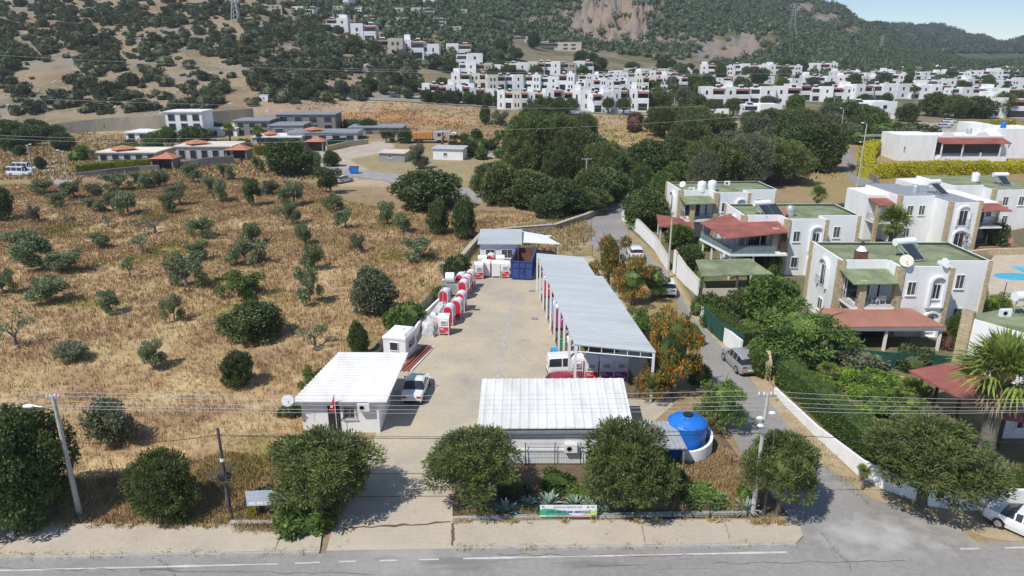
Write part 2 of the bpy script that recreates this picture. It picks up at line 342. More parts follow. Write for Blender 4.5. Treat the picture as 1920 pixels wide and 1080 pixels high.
def quadmesh(name, V, mats, mi=None, smooth=False):   # V: (N,4,3)
    n = len(V); me = bpy.data.meshes.new(name); me.vertices.add(n * 4); me.vertices.foreach_set('co', np.asarray(V, np.float32).ravel())
    me.loops.add(n * 4); me.loops.foreach_set('vertex_index', np.arange(n * 4, dtype=np.int32))
    me.polygons.add(n); me.polygons.foreach_set('loop_start', np.arange(0, n * 4, 4, dtype=np.int32)); me.polygons.foreach_set('loop_total', np.full(n, 4, np.int32))
    for m in (mats if isinstance(mats, (list, tuple)) else [mats]): me.materials.append(M[m] if isinstance(m, str) else m)
    if mi is not None: me.polygons.foreach_set('material_index', np.asarray(mi, np.int32))
    me.update(calc_edges=True); me.validate(); return me
def inpoly(x, y, poly):
    x = np.asarray(x); y = np.asarray(y); r = np.zeros(x.shape, bool); n = len(poly); j = n - 1
    for i in range(n):
        xi, yi = poly[i]; xj, yj = poly[j]
        c = ((yi > y) != (yj > y)) & (x < (xj - xi) * (y - yi) / ((yj - yi) or 1e-9) + xi); r ^= c; j = i
    return r
def projpx(X, Y, Z):
    zc = Y * ct - (Z - H) * st; yc = Y * st + (Z - H) * ct
    return 960 + F * X / zc, 540 - F * yc / zc
# ---------------------------------------------------------------- terrain mesh
us = np.concatenate([np.linspace(-2.2, -.86, 12), np.arange(-.85, .86, .0036), np.linspace(.87, 2.2, 12)])
Ys = [4, 12, 20]; y = 26.
while y < 6500:
    Ys.append(y); y *= 1.03 if y < 150 else (1.009 if y < 1500 else 1.03)
Ys = np.array(Ys); UU, YY = np.meshgrid(us, Ys); XX = UU * YY; ZZ = hts(XX, YY)
nr, nc = XX.shape
PX, PY = projpx(XX, YY, ZZ)
def n2(sx, sy=None, o=4): return fbm(XX / sx + 31, YY / (sy or sx) + 7, o)
S = np.zeros((nr, nc, 4)); S[..., 3] = 1
S[..., :3] = (.345, .25, .145)                       # dry straw meadow
def mixin(mask, col):
    k = np.clip(mask, 0, 1)[..., None]; S[..., :3] = S[..., :3] * (1 - k) + np.array(col) * k
mixin((n2(14) > .12) * .5 * (YY < 240), (.29, .20, .12)); mixin(np.clip(n2(30) * 3, 0, 1) * .5, (.30, .25, .10))
hillA = np.clip((YY - 236) / 15, 0, 1) * np.clip((800 - PX) / 60, 0, 1)
mixin(hillA, (.33, .255, .165)); mixin(hillA * np.clip((n2(22) + .05) * 4, 0, 1) * .65, (.27, .25, .225)); mixin(hillA * np.clip((n2(35, 20) - .1) * 4, 0, 1) * .7, (.26, .17, .10)); mixin(hillA * np.clip((n2(12) - .15) * 6, 0, 1) * .5, (.15, .15, .08))
town = np.clip((YY - 255) / 30, 0, 1) * np.clip((PX - 760) / 60, 0, 1); mixin(town, (.24, .20, .13)); mixin(town * (n2(20) > 0), (.15, .15, .07))
hillB = np.clip((YY - 600 - 60 * n2(60)) / 60, 0, 1) * np.clip((PX - 800) / 60, 0, 1); mixin(hillB, (.115, .125, .065))
def blob(px, py, rx, ry): return np.exp(-((PX - px) / rx) ** 2 - ((PY - py) / ry) ** 2)
rk = blob(1130, 50, 75, 55) + blob(1180, 20, 60, 40) + .9 * blob(1380, 85, 90, 28) + .8 * blob(1500, 12, 40, 12) + .9 * blob(1545, 35, 38, 14) + .8 * blob(1595, 58, 22, 10) + .8 * blob(1330, 112, 70, 14) + .8 * blob(1490, 117, 45, 8) + .9 * blob(980, 42, 60, 18) + .7 * blob(1080, 75, 50, 18) + .7 * blob(900, 12, 40, 12) + .8 * blob(1250, 80, 60, 16)
mixin(hillB * np.clip((rk * 1.3 + n2(18) * 1.3 - .55) * 3, 0, 1), (.255, .225, .20)); mixin(hillB * np.clip((rk + n2(9) * 1.6 - .7) * 3, 0, 1) * .7, (.33, .24, .16))
far = np.clip((YY - 1300) / 200, 0, 1); mixin(far, (.07, .095, .055)); mixin(far * np.clip(n2(120) * 3, 0, 1), (.10, .12, .065))
def zone(poly, col, soft=0, k=1.0):
    mixin(inpoly(PX + n2(6) * 14, PY + n2(4) * 4, poly) * (YY < 520) * k, col)
zone([(610, 188), (760, 186), (905, 205), (900, 232), (790, 240), (640, 236), (540, 215), (500, 200)], (.44, .32, .19))
zone([(640, 212), (740, 205), (870, 228), (860, 240), (700, 232), (640, 226)], (.47, .26, .125))
zone([(630, 222), (800, 222), (800, 229), (640, 232)], (.42, .21, .10))
zone([(470, 190), (640, 182), (640, 218), (480, 215)], (.38, .27, .19))
zone([(0, 235), (110, 228), (120, 240), (90, 262), (0, 262)], (.33, .25, .13))
zone([(160, 236), (330, 222), (480, 226), (480, 240), (330, 255), (180, 258)], (.44, .35, .21))
zone([(0, 262), (200, 250), (330, 250), (330, 300), (150, 310), (60, 330), (0, 350)], (.31, .245, .115))
zone([(60, 268), (140, 262), (140, 290), (50, 300)], (.16, .17, .06), k=.5)
zone([(590, 286), (690, 266), (720, 262), (740, 275), (690, 300), (740, 316), (660, 322), (600, 318)], (.46, .40, .32))
zone([(650, 328), (745, 340), (740, 352), (640, 350)], (.47, .37, .26))
zone([(755, 283), (900, 285), (930, 300), (930, 340), (870, 350), (690, 318), (660, 300)], (.34, .275, .155))
zone([(1090, 228), (1240, 218), (1250, 250), (1180, 278), (1080, 262)], (.40, .32, .15))
zone([(1070, 212), (1240, 205), (1240, 228), (1080, 235)], (.42, .33, .18))
zone([(1170, 325), (1250, 320), (1280, 340), (1260, 372), (1170, 392), (1150, 372)], (.45, .39, .33))
zone([(1500, 318), (1590, 325), (1625, 360), (1560, 372), (1500, 360)], (.33, .26, .12))
zone([(990, 420), (1090, 405), (1115, 440), (1080, 475), (990, 468), (960, 450)], (.42, .32, .19))
zone([(840, 420), (1000, 408), (1000, 460), (890, 480)], (.28, .24, .10))
zone([(1700, 230), (1860, 230), (1850, 260), (1760, 262)], (.42, .38, .33))
sc_ = np.clip((YY - 30) / 1e9, 0, 1)
me = bpy.data.meshes.new('ground')
idx = np.arange(nr * nc).reshape(nr, nc)
fc = np.stack([idx[:-1, :-1], idx[:-1, 1:], idx[1:, 1:], idx[1:, :-1]], -1).reshape(-1, 4)
me.vertices.add(nr * nc); me.vertices.foreach_set('co', np.stack([XX, YY, ZZ], -1).astype(np.float32).ravel())
me.loops.add(fc.size); me.loops.foreach_set('vertex_index', fc.astype(np.int32).ravel())
me.polygons.add(len(fc)); me.polygons.foreach_set('loop_start', np.arange(0, fc.size, 4, dtype=np.int32)); me.polygons.foreach_set('loop_total', np.full(len(fc), 4, np.int32))
me.polygons.foreach_set('use_smooth', np.ones(len(fc), bool)); me.update(calc_edges=True)
ca = me.color_attributes.new('Soil', 'FLOAT_COLOR', 'POINT'); ca.data.foreach_set('color', S.astype(np.float32).ravel())
def groundmat(name, attr=True):
    m = bpy.data.materials.new(name); m.use_nodes = True; n = m.node_tree.nodes; l = m.node_tree.links; b = n['Principled BSDF']; b.inputs['Roughness'].default_value = .95; b.inputs['Specular IOR Level'].default_value = .1
    g = n.new('ShaderNodeNewGeometry'); pos = g.outputs['Position']
    if attr:
        a = n.new('ShaderNodeVertexColor'); a.layer_name = 'Soil'; last = a.outputs[0]
    else:
        # straw colours shared by the grass blades: patches in world space
        no = n.new('ShaderNodeTexNoise'); no.inputs['Scale'].default_value = .16; no.inputs['Detail'].default_value = 6; no.inputs['Roughness'].default_value = .65; l.new(pos, no.inputs['Vector'])
        r = n.new('ShaderNodeValToRGB'); l.new(no.outputs[0], r.inputs[0]); e = r.color_ramp.elements
        e[0].position = .34; e[0].color = (.29, .185, .105, 1); e[1].position = .64; e[1].color = (.50, .38, .205, 1)
        q = e.new(.47); q.color = (.40, .275, .148, 1); last = r.outputs[0]
        n4 = n.new('ShaderNodeTexNoise'); n4.inputs['Scale'].default_value = .09; n4.inputs['Detail'].default_value = 4; l.new(pos, n4.inputs['Vector'])
        r4 = n.new('ShaderNodeMapRange'); r4.inputs['From Min'].default_value = .54; r4.inputs['From Max'].default_value = .66; l.new(n4.outputs[0], r4.inputs[0])
        mm = n.new('ShaderNodeMix'); mm.data_type = 'RGBA'; l.new(r4.outputs[0], mm.inputs[0]); l.new(last, mm.inputs[6]); mm.inputs[7].default_value = (.30, .24, .085, 1); last = mm.outputs[2]
    for sc, a0 in ((.55, .15), (3.0, .18), (.12, .10)):
        no = n.new('ShaderNodeTexNoise'); no.inputs['Scale'].default_value = sc; no.inputs['Detail'].default_value = 6; no.inputs['Roughness'].default_value = .7; l.new(pos, no.inputs['Vector'])
        mr = n.new('ShaderNodeMapRange'); mr.inputs['From Min'].default_value = .3; mr.inputs['From Max'].default_value = .7; mr.inputs['To Min'].default_value = 1 - a0; mr.inputs['To Max'].default_value = 1 + a0; l.new(no.outputs[0], mr.inputs[0])
        mx = n.new('ShaderNodeVectorMath'); mx.operation = 'SCALE'; l.new(last, mx.inputs[0]); l.new(mr.outputs[0], mx.inputs['Scale']); last = mx.outputs[0]
    if not attr:
        mr = n.new('ShaderNodeMapRange'); mr.inputs['To Min'].default_value = .85; mr.inputs['To Max'].default_value = 1.15; l.new(g.outputs['Random Per Island'], mr.inputs[0])
        mx = n.new('ShaderNodeVectorMath'); mx.operation = 'SCALE'; l.new(last, mx.inputs[0]); l.new(mr.outputs[0], mx.inputs['Scale']); last = mx.outputs[0]
    l.new(last, b.inputs['Base Color'])
    if attr:
        bn = n.new('ShaderNodeBump'); bn.inputs['Strength'].default_value = .7; bn.inputs['Distance'].default_value = .5
        vo = n.new('ShaderNodeTexNoise'); vo.inputs['Scale'].default_value = .8; vo.inputs['Detail'].default_value = 6; vo.inputs['Roughness'].default_value = .75; l.new(pos, vo.inputs['Vector']); l.new(vo.outputs[0], bn.inputs['Height']); l.new(bn.outputs[0], b.inputs['Normal'])
    return m
M['ground'] = groundmat('ground_soil'); M['straw'] = groundmat('dry_straw', False)
me.materials.append(M['ground'])
tag(link('ground', me), kind='structure')
# ---------------------------------------------------------------- flat sheets: roads, pavements, yard
def sheet(name, px, z, m, world=None, z3=None):
    pts = world or [W(p[0], p[1]) for p in px]
    return struct(MB().poly([(x, y, z) for x, y in pts]), name, m)
def drape(name, px, m, off=.12, n=24):       # px: list of (left px,py,right px,py) rungs over rolling ground
    mb = MB(); rows = []
    for i in range(len(px) - 1):
        for k in range(n // 3):
            t = k / (n // 3); q = [px[i][j] * (1 - t) + px[i + 1][j] * t for j in range(4)]; rows.append(q)
    rows.append(px[-1])
    P = []
    for q in rows:
        a = hit(q[0], q[1]); b = hit(q[2], q[3]); r = []
        for k in range(5):
            t = k / 4; X = a[0] * (1 - t) + b[0] * t; Y = a[1] * (1 - t) + b[1] * t; r.append((X, Y, hz(X, Y) + off))
        P.append(r)
    for i in range(len(P) - 1):
        for k in range(4): mb.poly([P[i][k], P[i][k + 1], P[i + 1][k + 1], P[i + 1][k]])
    return struct(mb, name, m, True)
meadow_px = [(-300, 1000), (0, 984), (430, 990), (560, 985), (640, 900), (600, 760), (690, 655), (800, 560), (880, 480), (925, 434), (1010, 412), (985, 398), (720, 392), (640, 375), (590, 345), (470, 330), (330, 334), (140, 346), (-300, 352)]
sheet('meadow', meadow_px, .02, 'straw')
sheet('main_road', None, .012, 'asphalt', [(-80, 4), (90, 4), (90, 33.6), (17.0, 32.95), (-80, 31.3)][::1])
sheet('street', [(1640, 1032), (1480, 1030), (1470, 985), (1420, 900), (1375, 820), (1345, 770), (1330, 700), (1295, 620), (1258, 545), (1225, 503), (1170, 485), (1120, 470), (1094, 442), (1096, 420), (1118, 402), (1132, 384), (1166, 384), (1166, 412), (1186, 452), (1250, 508), (1300, 592), (1370, 665), (1415, 722), (1467, 787), (1533, 863), (1630, 933), (1720, 966), (1790, 985), (1850, 1030)], .018, 'asphalt2')
sheet('verge', [(1790, 985), (1720, 966), (1630, 933), (1533, 863), (1467, 787), (1415, 722), (1400, 700), (1440, 715), (1500, 790), (1600, 890), (1720, 948), (2300, 975), (2300, 1018), (1900, 1016), (1850, 1010)], .024, 'dust')
sheet('verge', [(1250, 508), (1262, 515), (1312, 596), (1385, 668), (1370, 668), (1296, 592)], .03, 'dust')
sheet('garden_ground', [(1258, 500), (1330, 612), (1395, 690), (1446, 712), (1600, 880), (1722, 946), (2300, 962), (2300, 560), (1900, 420), (1700, 380), (1166, 384), (1180, 430)], .008, 'garden')
yard_px = [(645, 940), (705, 815), (700, 700), (758, 640), (843, 545), (885, 490), (1110, 480), (1230, 660), (1262, 760), (1180, 830), (1000, 870), (850, 860), (845, 945)]
sheet('yard', yard_px, .022, 'slab')
sheet('driveway', [(612, 1033), (850, 1029), (849, 945), (645, 940), (625, 985)], .019, 'walk')
sheet('planter_bed', [(850, 975), (1408, 971), (1480, 968), (1380, 850), (1345, 800), (1000, 862), (850, 860)], .028, 'soil')
sheet('verge', [(430, 985), (620, 985), (648, 920), (600, 905), (520, 920), (450, 940)], .03, 'dust')
# joints and cracks in the concrete
def strip(name, a, b, wd, z, m, jit=0, seg=1):
    A = Vector(W(*a)); B = Vector(W(*b)); d = (B - A).normalized(); nrm = Vector((-d.y, d.x)); mb = MB(); rr = random.Random(int(a[0] * 7 + b[1])); pts = []
    for i in range(seg + 1):
        p = A.lerp(B, i / seg) + nrm * rr.uniform(-jit, jit); pts.append((p, wd * (rr.uniform(.4, 1.3) if jit else 1)))
    for i in range(seg):
        p, w0 = pts[i]; q, w1 = pts[i + 1]
        mb.poly([(*(p - nrm * w0 / 2), z), (*(q - nrm * w1 / 2), z), (*(q + nrm * w1 / 2), z), (*(p + nrm * w0 / 2), z)])
    return struct(mb, name, m)
strip('drain_channel', (930, 722), (965, 552), .28, .03, 'kerb')
strip('expansion_joint', (672, 889), (838, 888), .07, .03, 'crack'); strip('expansion_joint', (655, 932), (846, 931), .06, .03, 'crack')
strip('expansion_joint', (635, 992), (846, 980), .16, .03, 'crack', .08, 14)
strip('expansion_joint', (705, 815), (860, 826), .03, .03, 'kerb')
strip('expansion_joint', (770, 640), (1000, 640), .03, .03, 'kerb'); strip('expansion_joint', (860, 560), (1050, 560), .03, .03, 'kerb')
for a, b in (((-60, 1072), (522, 1058)), ((868, 1048), (1476, 1036))): strip('edge_line', a, b, .14, .026, 'mark', .004, 20)
for a, b in (((553, 1057), (600, 1055)), ((635, 1054), (667, 1053)), ((712, 1052), (745, 1051)), ((785, 1050), (823, 1049.5)), ((1800, 1030), (1836, 1029)), ((1884, 1028), (1930, 1027))): strip('edge_line', a, b, .12, .026, 'mark')
def walkway(name, outer, inner, gaps, ends=None):
    o = [W(*p) for p in outer]; i = [W(*p) for p in inner]
    mb = MB(); mb.prism(o + i[::-1], -.05, .13); mb2 = mb
    w_ = struct(mb, name, 'walk')
    # kerb stones along the road side
    k = MB(); rr = random.Random(3); A = Vector(o[0]); B = Vector(o[-1]); n = int((B - A).length / 1.0); d = (B - A) / n; nn = Vector((d.y, -d.x)).normalized()
    for q in range(n):
        p = A + d * q + nn * rr.uniform(0, .015); e = p + d * .985; z = .128 + rr.uniform(-.012, .012)
        k.hexa([(*(p + nn * .17), -.05), (*(e + nn * .17), -.05), (*(e + nn * .012), -.05), (*(p + nn * .012), -.05), (*(p + nn * .15), z), (*(e + nn * .15), z), (*(e + nn * .012), z), (*(p + nn * .012), z)])
    struct(k, 'kerb', 'kerb')
walkway('pavement', [(-260, 1050), (600, 1035)], [(-260, 982), (0, 984), (430, 987), (604, 1003)], [])
walkway('pavement', [(850, 1028), (1492, 1021)], [(850, 980), (1408, 977), (1500, 990), (1505, 1008)], [])
strip('expansion_joint', (0, 1034), (64, 984), .05, .136, 'crack', .03, 10); strip('expansion_joint', (515, 1035), (530, 999), .06, .136, 'crack', .03, 8)
strip('expansion_joint', (848, 1026), (850, 985), .16, .136, 'crack', .05, 8); strip('expansion_joint', (1208, 1020), (1203, 980), .04, .136, 'crack', .05, 8); strip('expansion_joint', (1368, 1018), (1360, 985), .04, .136, 'crack', .05, 8)
for a, b in (((-20, 1066), (700, 1076)), ((1100, 1060), (1700, 1052)), ((1540, 1000), (1600, 1070)), ((300, 1048), (330, 1080)), ((930, 1040), (1300, 1042))): strip('expansion_joint', a, b, .035, .0265, 'crack', .12, 26)
sheet('worn_patch', [(1210, 1052), (1330, 1050), (1340, 1066), (1216, 1069)], .0275, 'asphalt2'); sheet('worn_patch', [(150, 1072), (260, 1068), (270, 1085), (150, 1090)], .0275, 'asphalt2')
for a, b in (((950, 600), (1030, 590)), ((900, 640), (1040, 648)), ((980, 560), (1020, 640))): strip('expansion_joint', a, b, .05, .031, 'kerb', .12, 18)
# far lanes
drape('lane', [(1130, 388, 1166, 388), (1120, 372, 1170, 372), (1110, 360, 1160, 358)], 'asphalt2', .04)
drape('lane', [(1650, 382, 1730, 378), (1612, 362, 1660, 352), (1590, 335, 1632, 328), (1575, 300, 1600, 294), (1560, 270, 1582, 264), (1545, 240, 1560, 238)], 'asphalt2', .06)
drape('lane', [(905, 383, 900, 370), (880, 374, 885, 356), (800, 352, 800, 337), (735, 342, 740, 326), (655, 330, 655, 318), (600, 322, 600, 312)], 'patch', .06)
drape('lane', [(150, 352, 110, 352), (128, 330, 92, 334), (112, 312, 78, 316), (100, 296, 88, 300)], 'patch', .06)
drape('hilltop_road', [(650, 184, 650, 189), (760, 187, 760, 192), (880, 195, 880, 200), (1000, 202, 1000, 208), (1090, 206, 1090, 212), (1160, 211, 1160, 217), (1240, 212, 1240, 218)], 'asphalt2', .25)
# ---------------------------------------------------------------- plants: shared crown meshes of unit radius
rng = np.random.RandomState(11)
def unit(n): v = rng.normal(size=(n, 3)); return v / np.linalg.norm(v, axis=1, keepdims=True)
def leaves(P, Nrm, ln, wd, up=0.0, jit=.8):
    n = len(P); d = Nrm + rng.normal(size=(n, 3)) * jit * .5; d[:, 2] += up; d /= np.linalg.norm(d, axis=1, keepdims=True)
    s = np.cross(d, unit(n)); s /= np.linalg.norm(s, axis=1, keepdims=True) + 1e-9
    L = ln * rng.uniform(.6, 1.3, (n, 1)); Wd = wd * rng.uniform(.6, 1.3, (n, 1))
    return np.stack([P - d * L * .3 - s * Wd * .15, P + d * L * .25 - s * Wd * .5, P + d * L * .8, P + d * L * .25 + s * Wd * .5], 1)
def lump(c, r, sc=(1, 1, 1), seed=0, n=10):
    m = MB(); m.ball((0, 0, 0), 1, n); V = np.array(m.v); k = 1 + .25 * fbm(V[:, 0] * 2.2 + seed * 3.1, V[:, 1] * 2.2 + V[:, 2] * 2.7, 3)
    V = V * k[:, None] * np.array(sc) * r + np.array(c); F_ = np.array([f for f in m.f])
    return V[F_]
def crown(kind, seed):
    global rng; rng = np.random.RandomState(seed * 77 + 5); Q = []
    if kind == 'pine':          # dense clipped umbrella-like pine, z from 0 (crown bottom) to ~1.5
        lob = []
        for i in range(38):
            e = math.asin(-.75 + 1.72 * (i + .5) / 38); t = i * 2.39996 + rng.uniform(-.3, .3); rr = rng.uniform(.5, .84)
            lob.append((rr * math.cos(t) * math.cos(e), rr * math.sin(t) * math.cos(e), .70 + .62 * math.sin(e) * rng.uniform(.85, 1.1), rng.uniform(.2, .36)))
        per, ln, wd, up, js = 600, .085, .026, .35, .75
        Q.append(lump((0, 0, .70), .52, (1, 1, .85), seed, 14))
    elif kind == 'oak':
        lob = []
        for i in range(36):
            e = math.asin(-.8 + 1.77 * (i + .5) / 36); t = i * 2.39996 + rng.uniform(-.35, .35); rr = rng.uniform(.42, .78)
            lob.append((rr * math.cos(t) * math.cos(e), rr * math.sin(t) * math.cos(e), .68 + .62 * math.sin(e) * rng.uniform(.85, 1.1), rng.uniform(.22, .40)))
        per, ln, wd, up, js = 260, .10, .06, .15, 1.3; Q.append(lump((0, 0, .66), .46, (1, 1, .85), seed, 12))
    elif kind == 'bigoak':
        lob = []
        for i in range(60):
            e = math.asin(-.8 + 1.77 * (i + .5) / 60); t = i * 2.39996 + rng.uniform(-.35, .35); rr = rng.uniform(.5, .86)
            lob.append((rr * math.cos(t) * math.cos(e), rr * math.sin(t) * math.cos(e), .68 + .62 * math.sin(e) * rng.uniform(.85, 1.1), rng.uniform(.14, .30)))
        per, ln, wd, up, js = 1100, .05, .03, .15, 1.3; Q.append(lump((0, 0, .66), .5, (1, 1, .85), seed, 14))
    elif kind == 'olive':
        lob = []
        for i in range(rng.randint(12, 16)):
            t = rng.uniform(0, 6.283); rr = rng.uniform(.15, .8); lob.append((rr * math.cos(t), rr * math.sin(t), rng.uniform(.35, 1.15) - .25 * rr, rng.uniform(.2, .36)))
        per, ln, wd, up, js = 260, .13, .05, .1, 1.6
        for c in lob: Q.append(lump(c[:3], c[3] * .42, (1, 1, .8), seed, 7))
    elif kind == 'sparse':
        lob = []
        for i in range(8):
            t = rng.uniform(0, 6.283); rr = rng.uniform(.35, .85); lob.append((rr * math.cos(t), rr * math.sin(t), rng.uniform(.4, .95), rng.uniform(.14, .24)))
        per, ln, wd, up, js = 150, .14, .045, .1, 1.6
    elif kind == 'bush':
        lob = []
        for i in range(13):
            t = rng.uniform(0, 6.283); rr = rng.uniform(.1, .65); lob.append((rr * math.cos(t), rr * math.sin(t), rng.uniform(.25, .75) - .2 * rr, rng.uniform(.28, .42)))
        per, ln, wd, up, js = 170, .15, .085, .25, 1.3; Q.append(lump((0, 0, .4), .62, (1, 1, .7), seed, 10))
    elif kind == 'shrub':       # small far shrub, few faces
        lob = []
        for i in range(6):
            t = rng.uniform(0, 6.283); rr = rng.uniform(.1, .6); lob.append((rr * math.cos(t), rr * math.sin(t), rng.uniform(.3, .7), rng.uniform(.35, .48)))
        per, ln, wd, up, js = 70, .2, .13, .15, 1.2; Q.append(lump((0, 0, .4), .66, (1, 1, .75), seed, 9))
    elif kind == 'feathery':    # airy green tree (pinnate leaves) with flat layered sprays
        lob = []
        for i in range(26):
            t = rng.uniform(0, 6.283); rr = rng.uniform(.1, .85); lob.append((rr * math.cos(t), rr * math.sin(t), rng.uniform(.3, 1.3) - .3 * rr, rng.uniform(.18, .32)))
        per, ln, wd, up, js = 300, .10, .03, .05, 1.8
        Q.append(lump((0, 0, .65), .5, (1, 1, .8), seed, 10))
    NC = sum(len(q) for q in Q)
    for (x, y, z, r) in lob:
        n = int(per * (r / .3) ** 2); N = unit(n); flat = .75 if kind != 'feathery' else .45
        rad = r * rng.uniform(.55, 1.08, (n, 1)); P = np.array([x, y, z]) + N * rad * np.array([1, 1, flat])
        Q.append(leaves(P, N, ln, wd, up, js))
    V = np.concatenate(Q); V[..., 2] = np.maximum(V[..., 2], -.02); return V, NC
M['L_pine'] = leafmat('pine_needles', (.150, .190, .055), (.075, .105, .034), isl=.5, tip=(.34, .33, .12), tipf=.16)
M['L_oak'] = leafmat('evergreen_leaves', (0.130, 0.166, 0.055), (0.068, 0.101, 0.034), isl=.45)
M['L_olive'] = leafmat('olive_leaves', (.255, .30, .15), (.15, .19, .09), isl=.45, rand=.15)
M['L_green'] = leafmat('fresh_leaves', (.15, .22, .05), (.08, .135, .03), isl=.4)
M['L_bright'] = leafmat('bright_leaves', (.21, .31, .05), (.12, .21, .035), isl=.4)
M['L_flower'] = leafmat('orange_blossom_leaves', (.125, .175, .045), (.07, .11, .03), isl=.4, tip=(.85, .30, .03), tipf=.34)
M['L_fcore'] = leafmat('inner_leaves', (.125, .175, .045), (.07, .11, .03), isl=.1); M['L_pcore'] = leafmat('inner_needles', (0.140, 0.176, 0.049), (0.072, 0.111, 0.029), isl=.1)
M['L_shrub'] = leafmat('maquis_leaves', (0.143, 0.153, 0.075), (0.081, 0.098, 0.047), rand=.32, isl=.35)
M['L_far'] = leafmat('forest_leaves', (0.111, 0.137, 0.062), (0.058, 0.083, 0.039), rand=.2, isl=.5, trans=.1)
M['L_yellow'] = leafmat('golden_hedge_leaves', (.58, .50, .03), (.26, .27, .03), isl=.4)
M['L_ygreen'] = leafmat('green_gold_hedge_leaves', (.30, .32, .04), (.12, .16, .03), isl=.4, tip=(.5, .45, .04), tipf=.2)
M['L_hedge'] = leafmat('clipped_hedge_leaves', (0.098, 0.150, 0.039), (0.046, 0.078, 0.019), isl=.4)
M['L_red'] = leafmat('reddish_leaves', (.20, .10, .07), (.12, .07, .05), isl=.4)
M['L_grey'] = leafmat('grey_green_leaves', (0.195, 0.208, 0.124), (0.111, 0.130, 0.072), isl=.4)
M['L_agave'] = mat('agave_leaf', (.26, .34, .27), .5, .25, 4)
M['L_palm'] = leafmat('palm_leaves', (.26, .31, .075), (.13, .18, .04), isl=.35)
M['L_dead'] = leafmat('dead_fronds', (.30, .22, .11), (.16, .11, .06), isl=.4)
LIB = {}
def crownmesh(kind, m, seed):
    k = (kind, m, seed)
    if k not in LIB:
        V, nc_ = crown(kind, seed); LIB[k] = quadmesh(kind + '_crown', V, [m, {'L_flower': 'L_fcore', 'L_pine': 'L_pcore'}.get(m, m)], [1] * nc_ + [0] * (len(V) - nc_))
    return LIB[k]
def limbs(kind, seed):
    k = ('limbs', kind, seed)
    if k in LIB: return LIB[k]
    rr = random.Random(seed * 13 + len(kind)); mb = MB()
    if kind in ('pine', 'oak', 'bigoak', 'feathery'):
        mb.path([(0, 0, -.25), (.03, .02, .1), (0, .03, .5), (.02, 0, .9)], [.085, .07, .055, .03], 8)
        for i in range(7):
            t = i * .9 + rr.random(); z = rr.uniform(.15, .5); mb.path([(0, 0, z), (.3 * math.cos(t), .3 * math.sin(t), z + .25), (.62 * math.cos(t), .62 * math.sin(t), z + .45)], [.035, .024, .01], 6)
    else:
        mb.path([(0, 0, -.1), (.04, .0, .12), (.02, .03, .3)], [.085, .065, .055], 7)
        for i in range(6):
            t = i * 1.05 + rr.random(); q = rr.uniform(.5, .8); z = rr.uniform(.2, .3)
            mb.path([(.02, .02, z), (.25 * math.cos(t), .25 * math.sin(t), z + .25), (q * math.cos(t + .2), q * math.sin(t + .2), z + .45)], [.045, .03, .012], 6)
            mb.path([(.25 * math.cos(t), .25 * math.sin(t), z + .25), (.35 * math.cos(t - .5), .35 * math.sin(t - .5), .95)], [.025, .008], 5)
    LIB[k] = mb.mesh('trunk', 'barkg' if kind in ('olive', 'sparse') else 'bark', True); return LIB[k]
HT = dict(pine=1.45, oak=1.4, bigoak=1.4, olive=1.25, sparse=1.1, bush=1.0, shrub=.95, feathery=1.4)
_tr = random.Random(4)
def plant(kind, leaf, px, py, wpx, hpx, label, cat='tree', group=None, name=None, lift=0.0, seed=None, trunk=True, at=None):
    """px,py: photo pixel of the foot; wpx,hpx crown width and whole height in photo pixels."""
    X, Y, Z = at or hit(px, py); k = ppm(X, Y, Z); r = wpx / k / 2 * .95
    h = (hpx * 1.0) / k; el = math.atan2(H - Z, Y); h = max(.5 * r, (h - 2 * r * math.sin(el) * .55) / math.cos(el))
    lf = lift * h; sd = seed if seed is not None else _tr.randint(1, 3)
    nm = name or {'bush': 'bush', 'shrub': 'shrub', 'olive': 'olive_tree', 'sparse': 'olive_tree', 'pine': 'pine_tree', 'oak': 'evergreen_tree', 'bigoak': 'evergreen_tree', 'feathery': 'leafy_tree'}[kind]
    rz = _tr.uniform(0, 6.28); sz = (h - lf) / HT[kind]
    if not trunk:
        o = link(nm, crownmesh(kind, leaf, sd)); o.location = (X, Y, Z); o.rotation_euler = (0, 0, rz); o.scale = (r, r, sz); return tag(o, label, cat, group)
    root = thing(nm, label, cat, (X, Y, Z - .03), rz, group)
    c = link('crown', crownmesh(kind, leaf, sd), root); c.scale = (r, r, sz); c.location = (0, 0, lf)
    t = link('trunk', limbs(kind, sd), root); s2 = min(r, 1.3 * h) if kind in ('pine', 'oak', 'bigoak', 'feathery') else r
    t.scale = (s2, s2, max(sz * .9, .1) if not lf else (h * .8)); t.location = (0, 0, lf * (.25 if lf else 0))
    if lf: t.scale = (s2, s2, (h * .75)); t.location = (0, 0, h * .18)
    return root
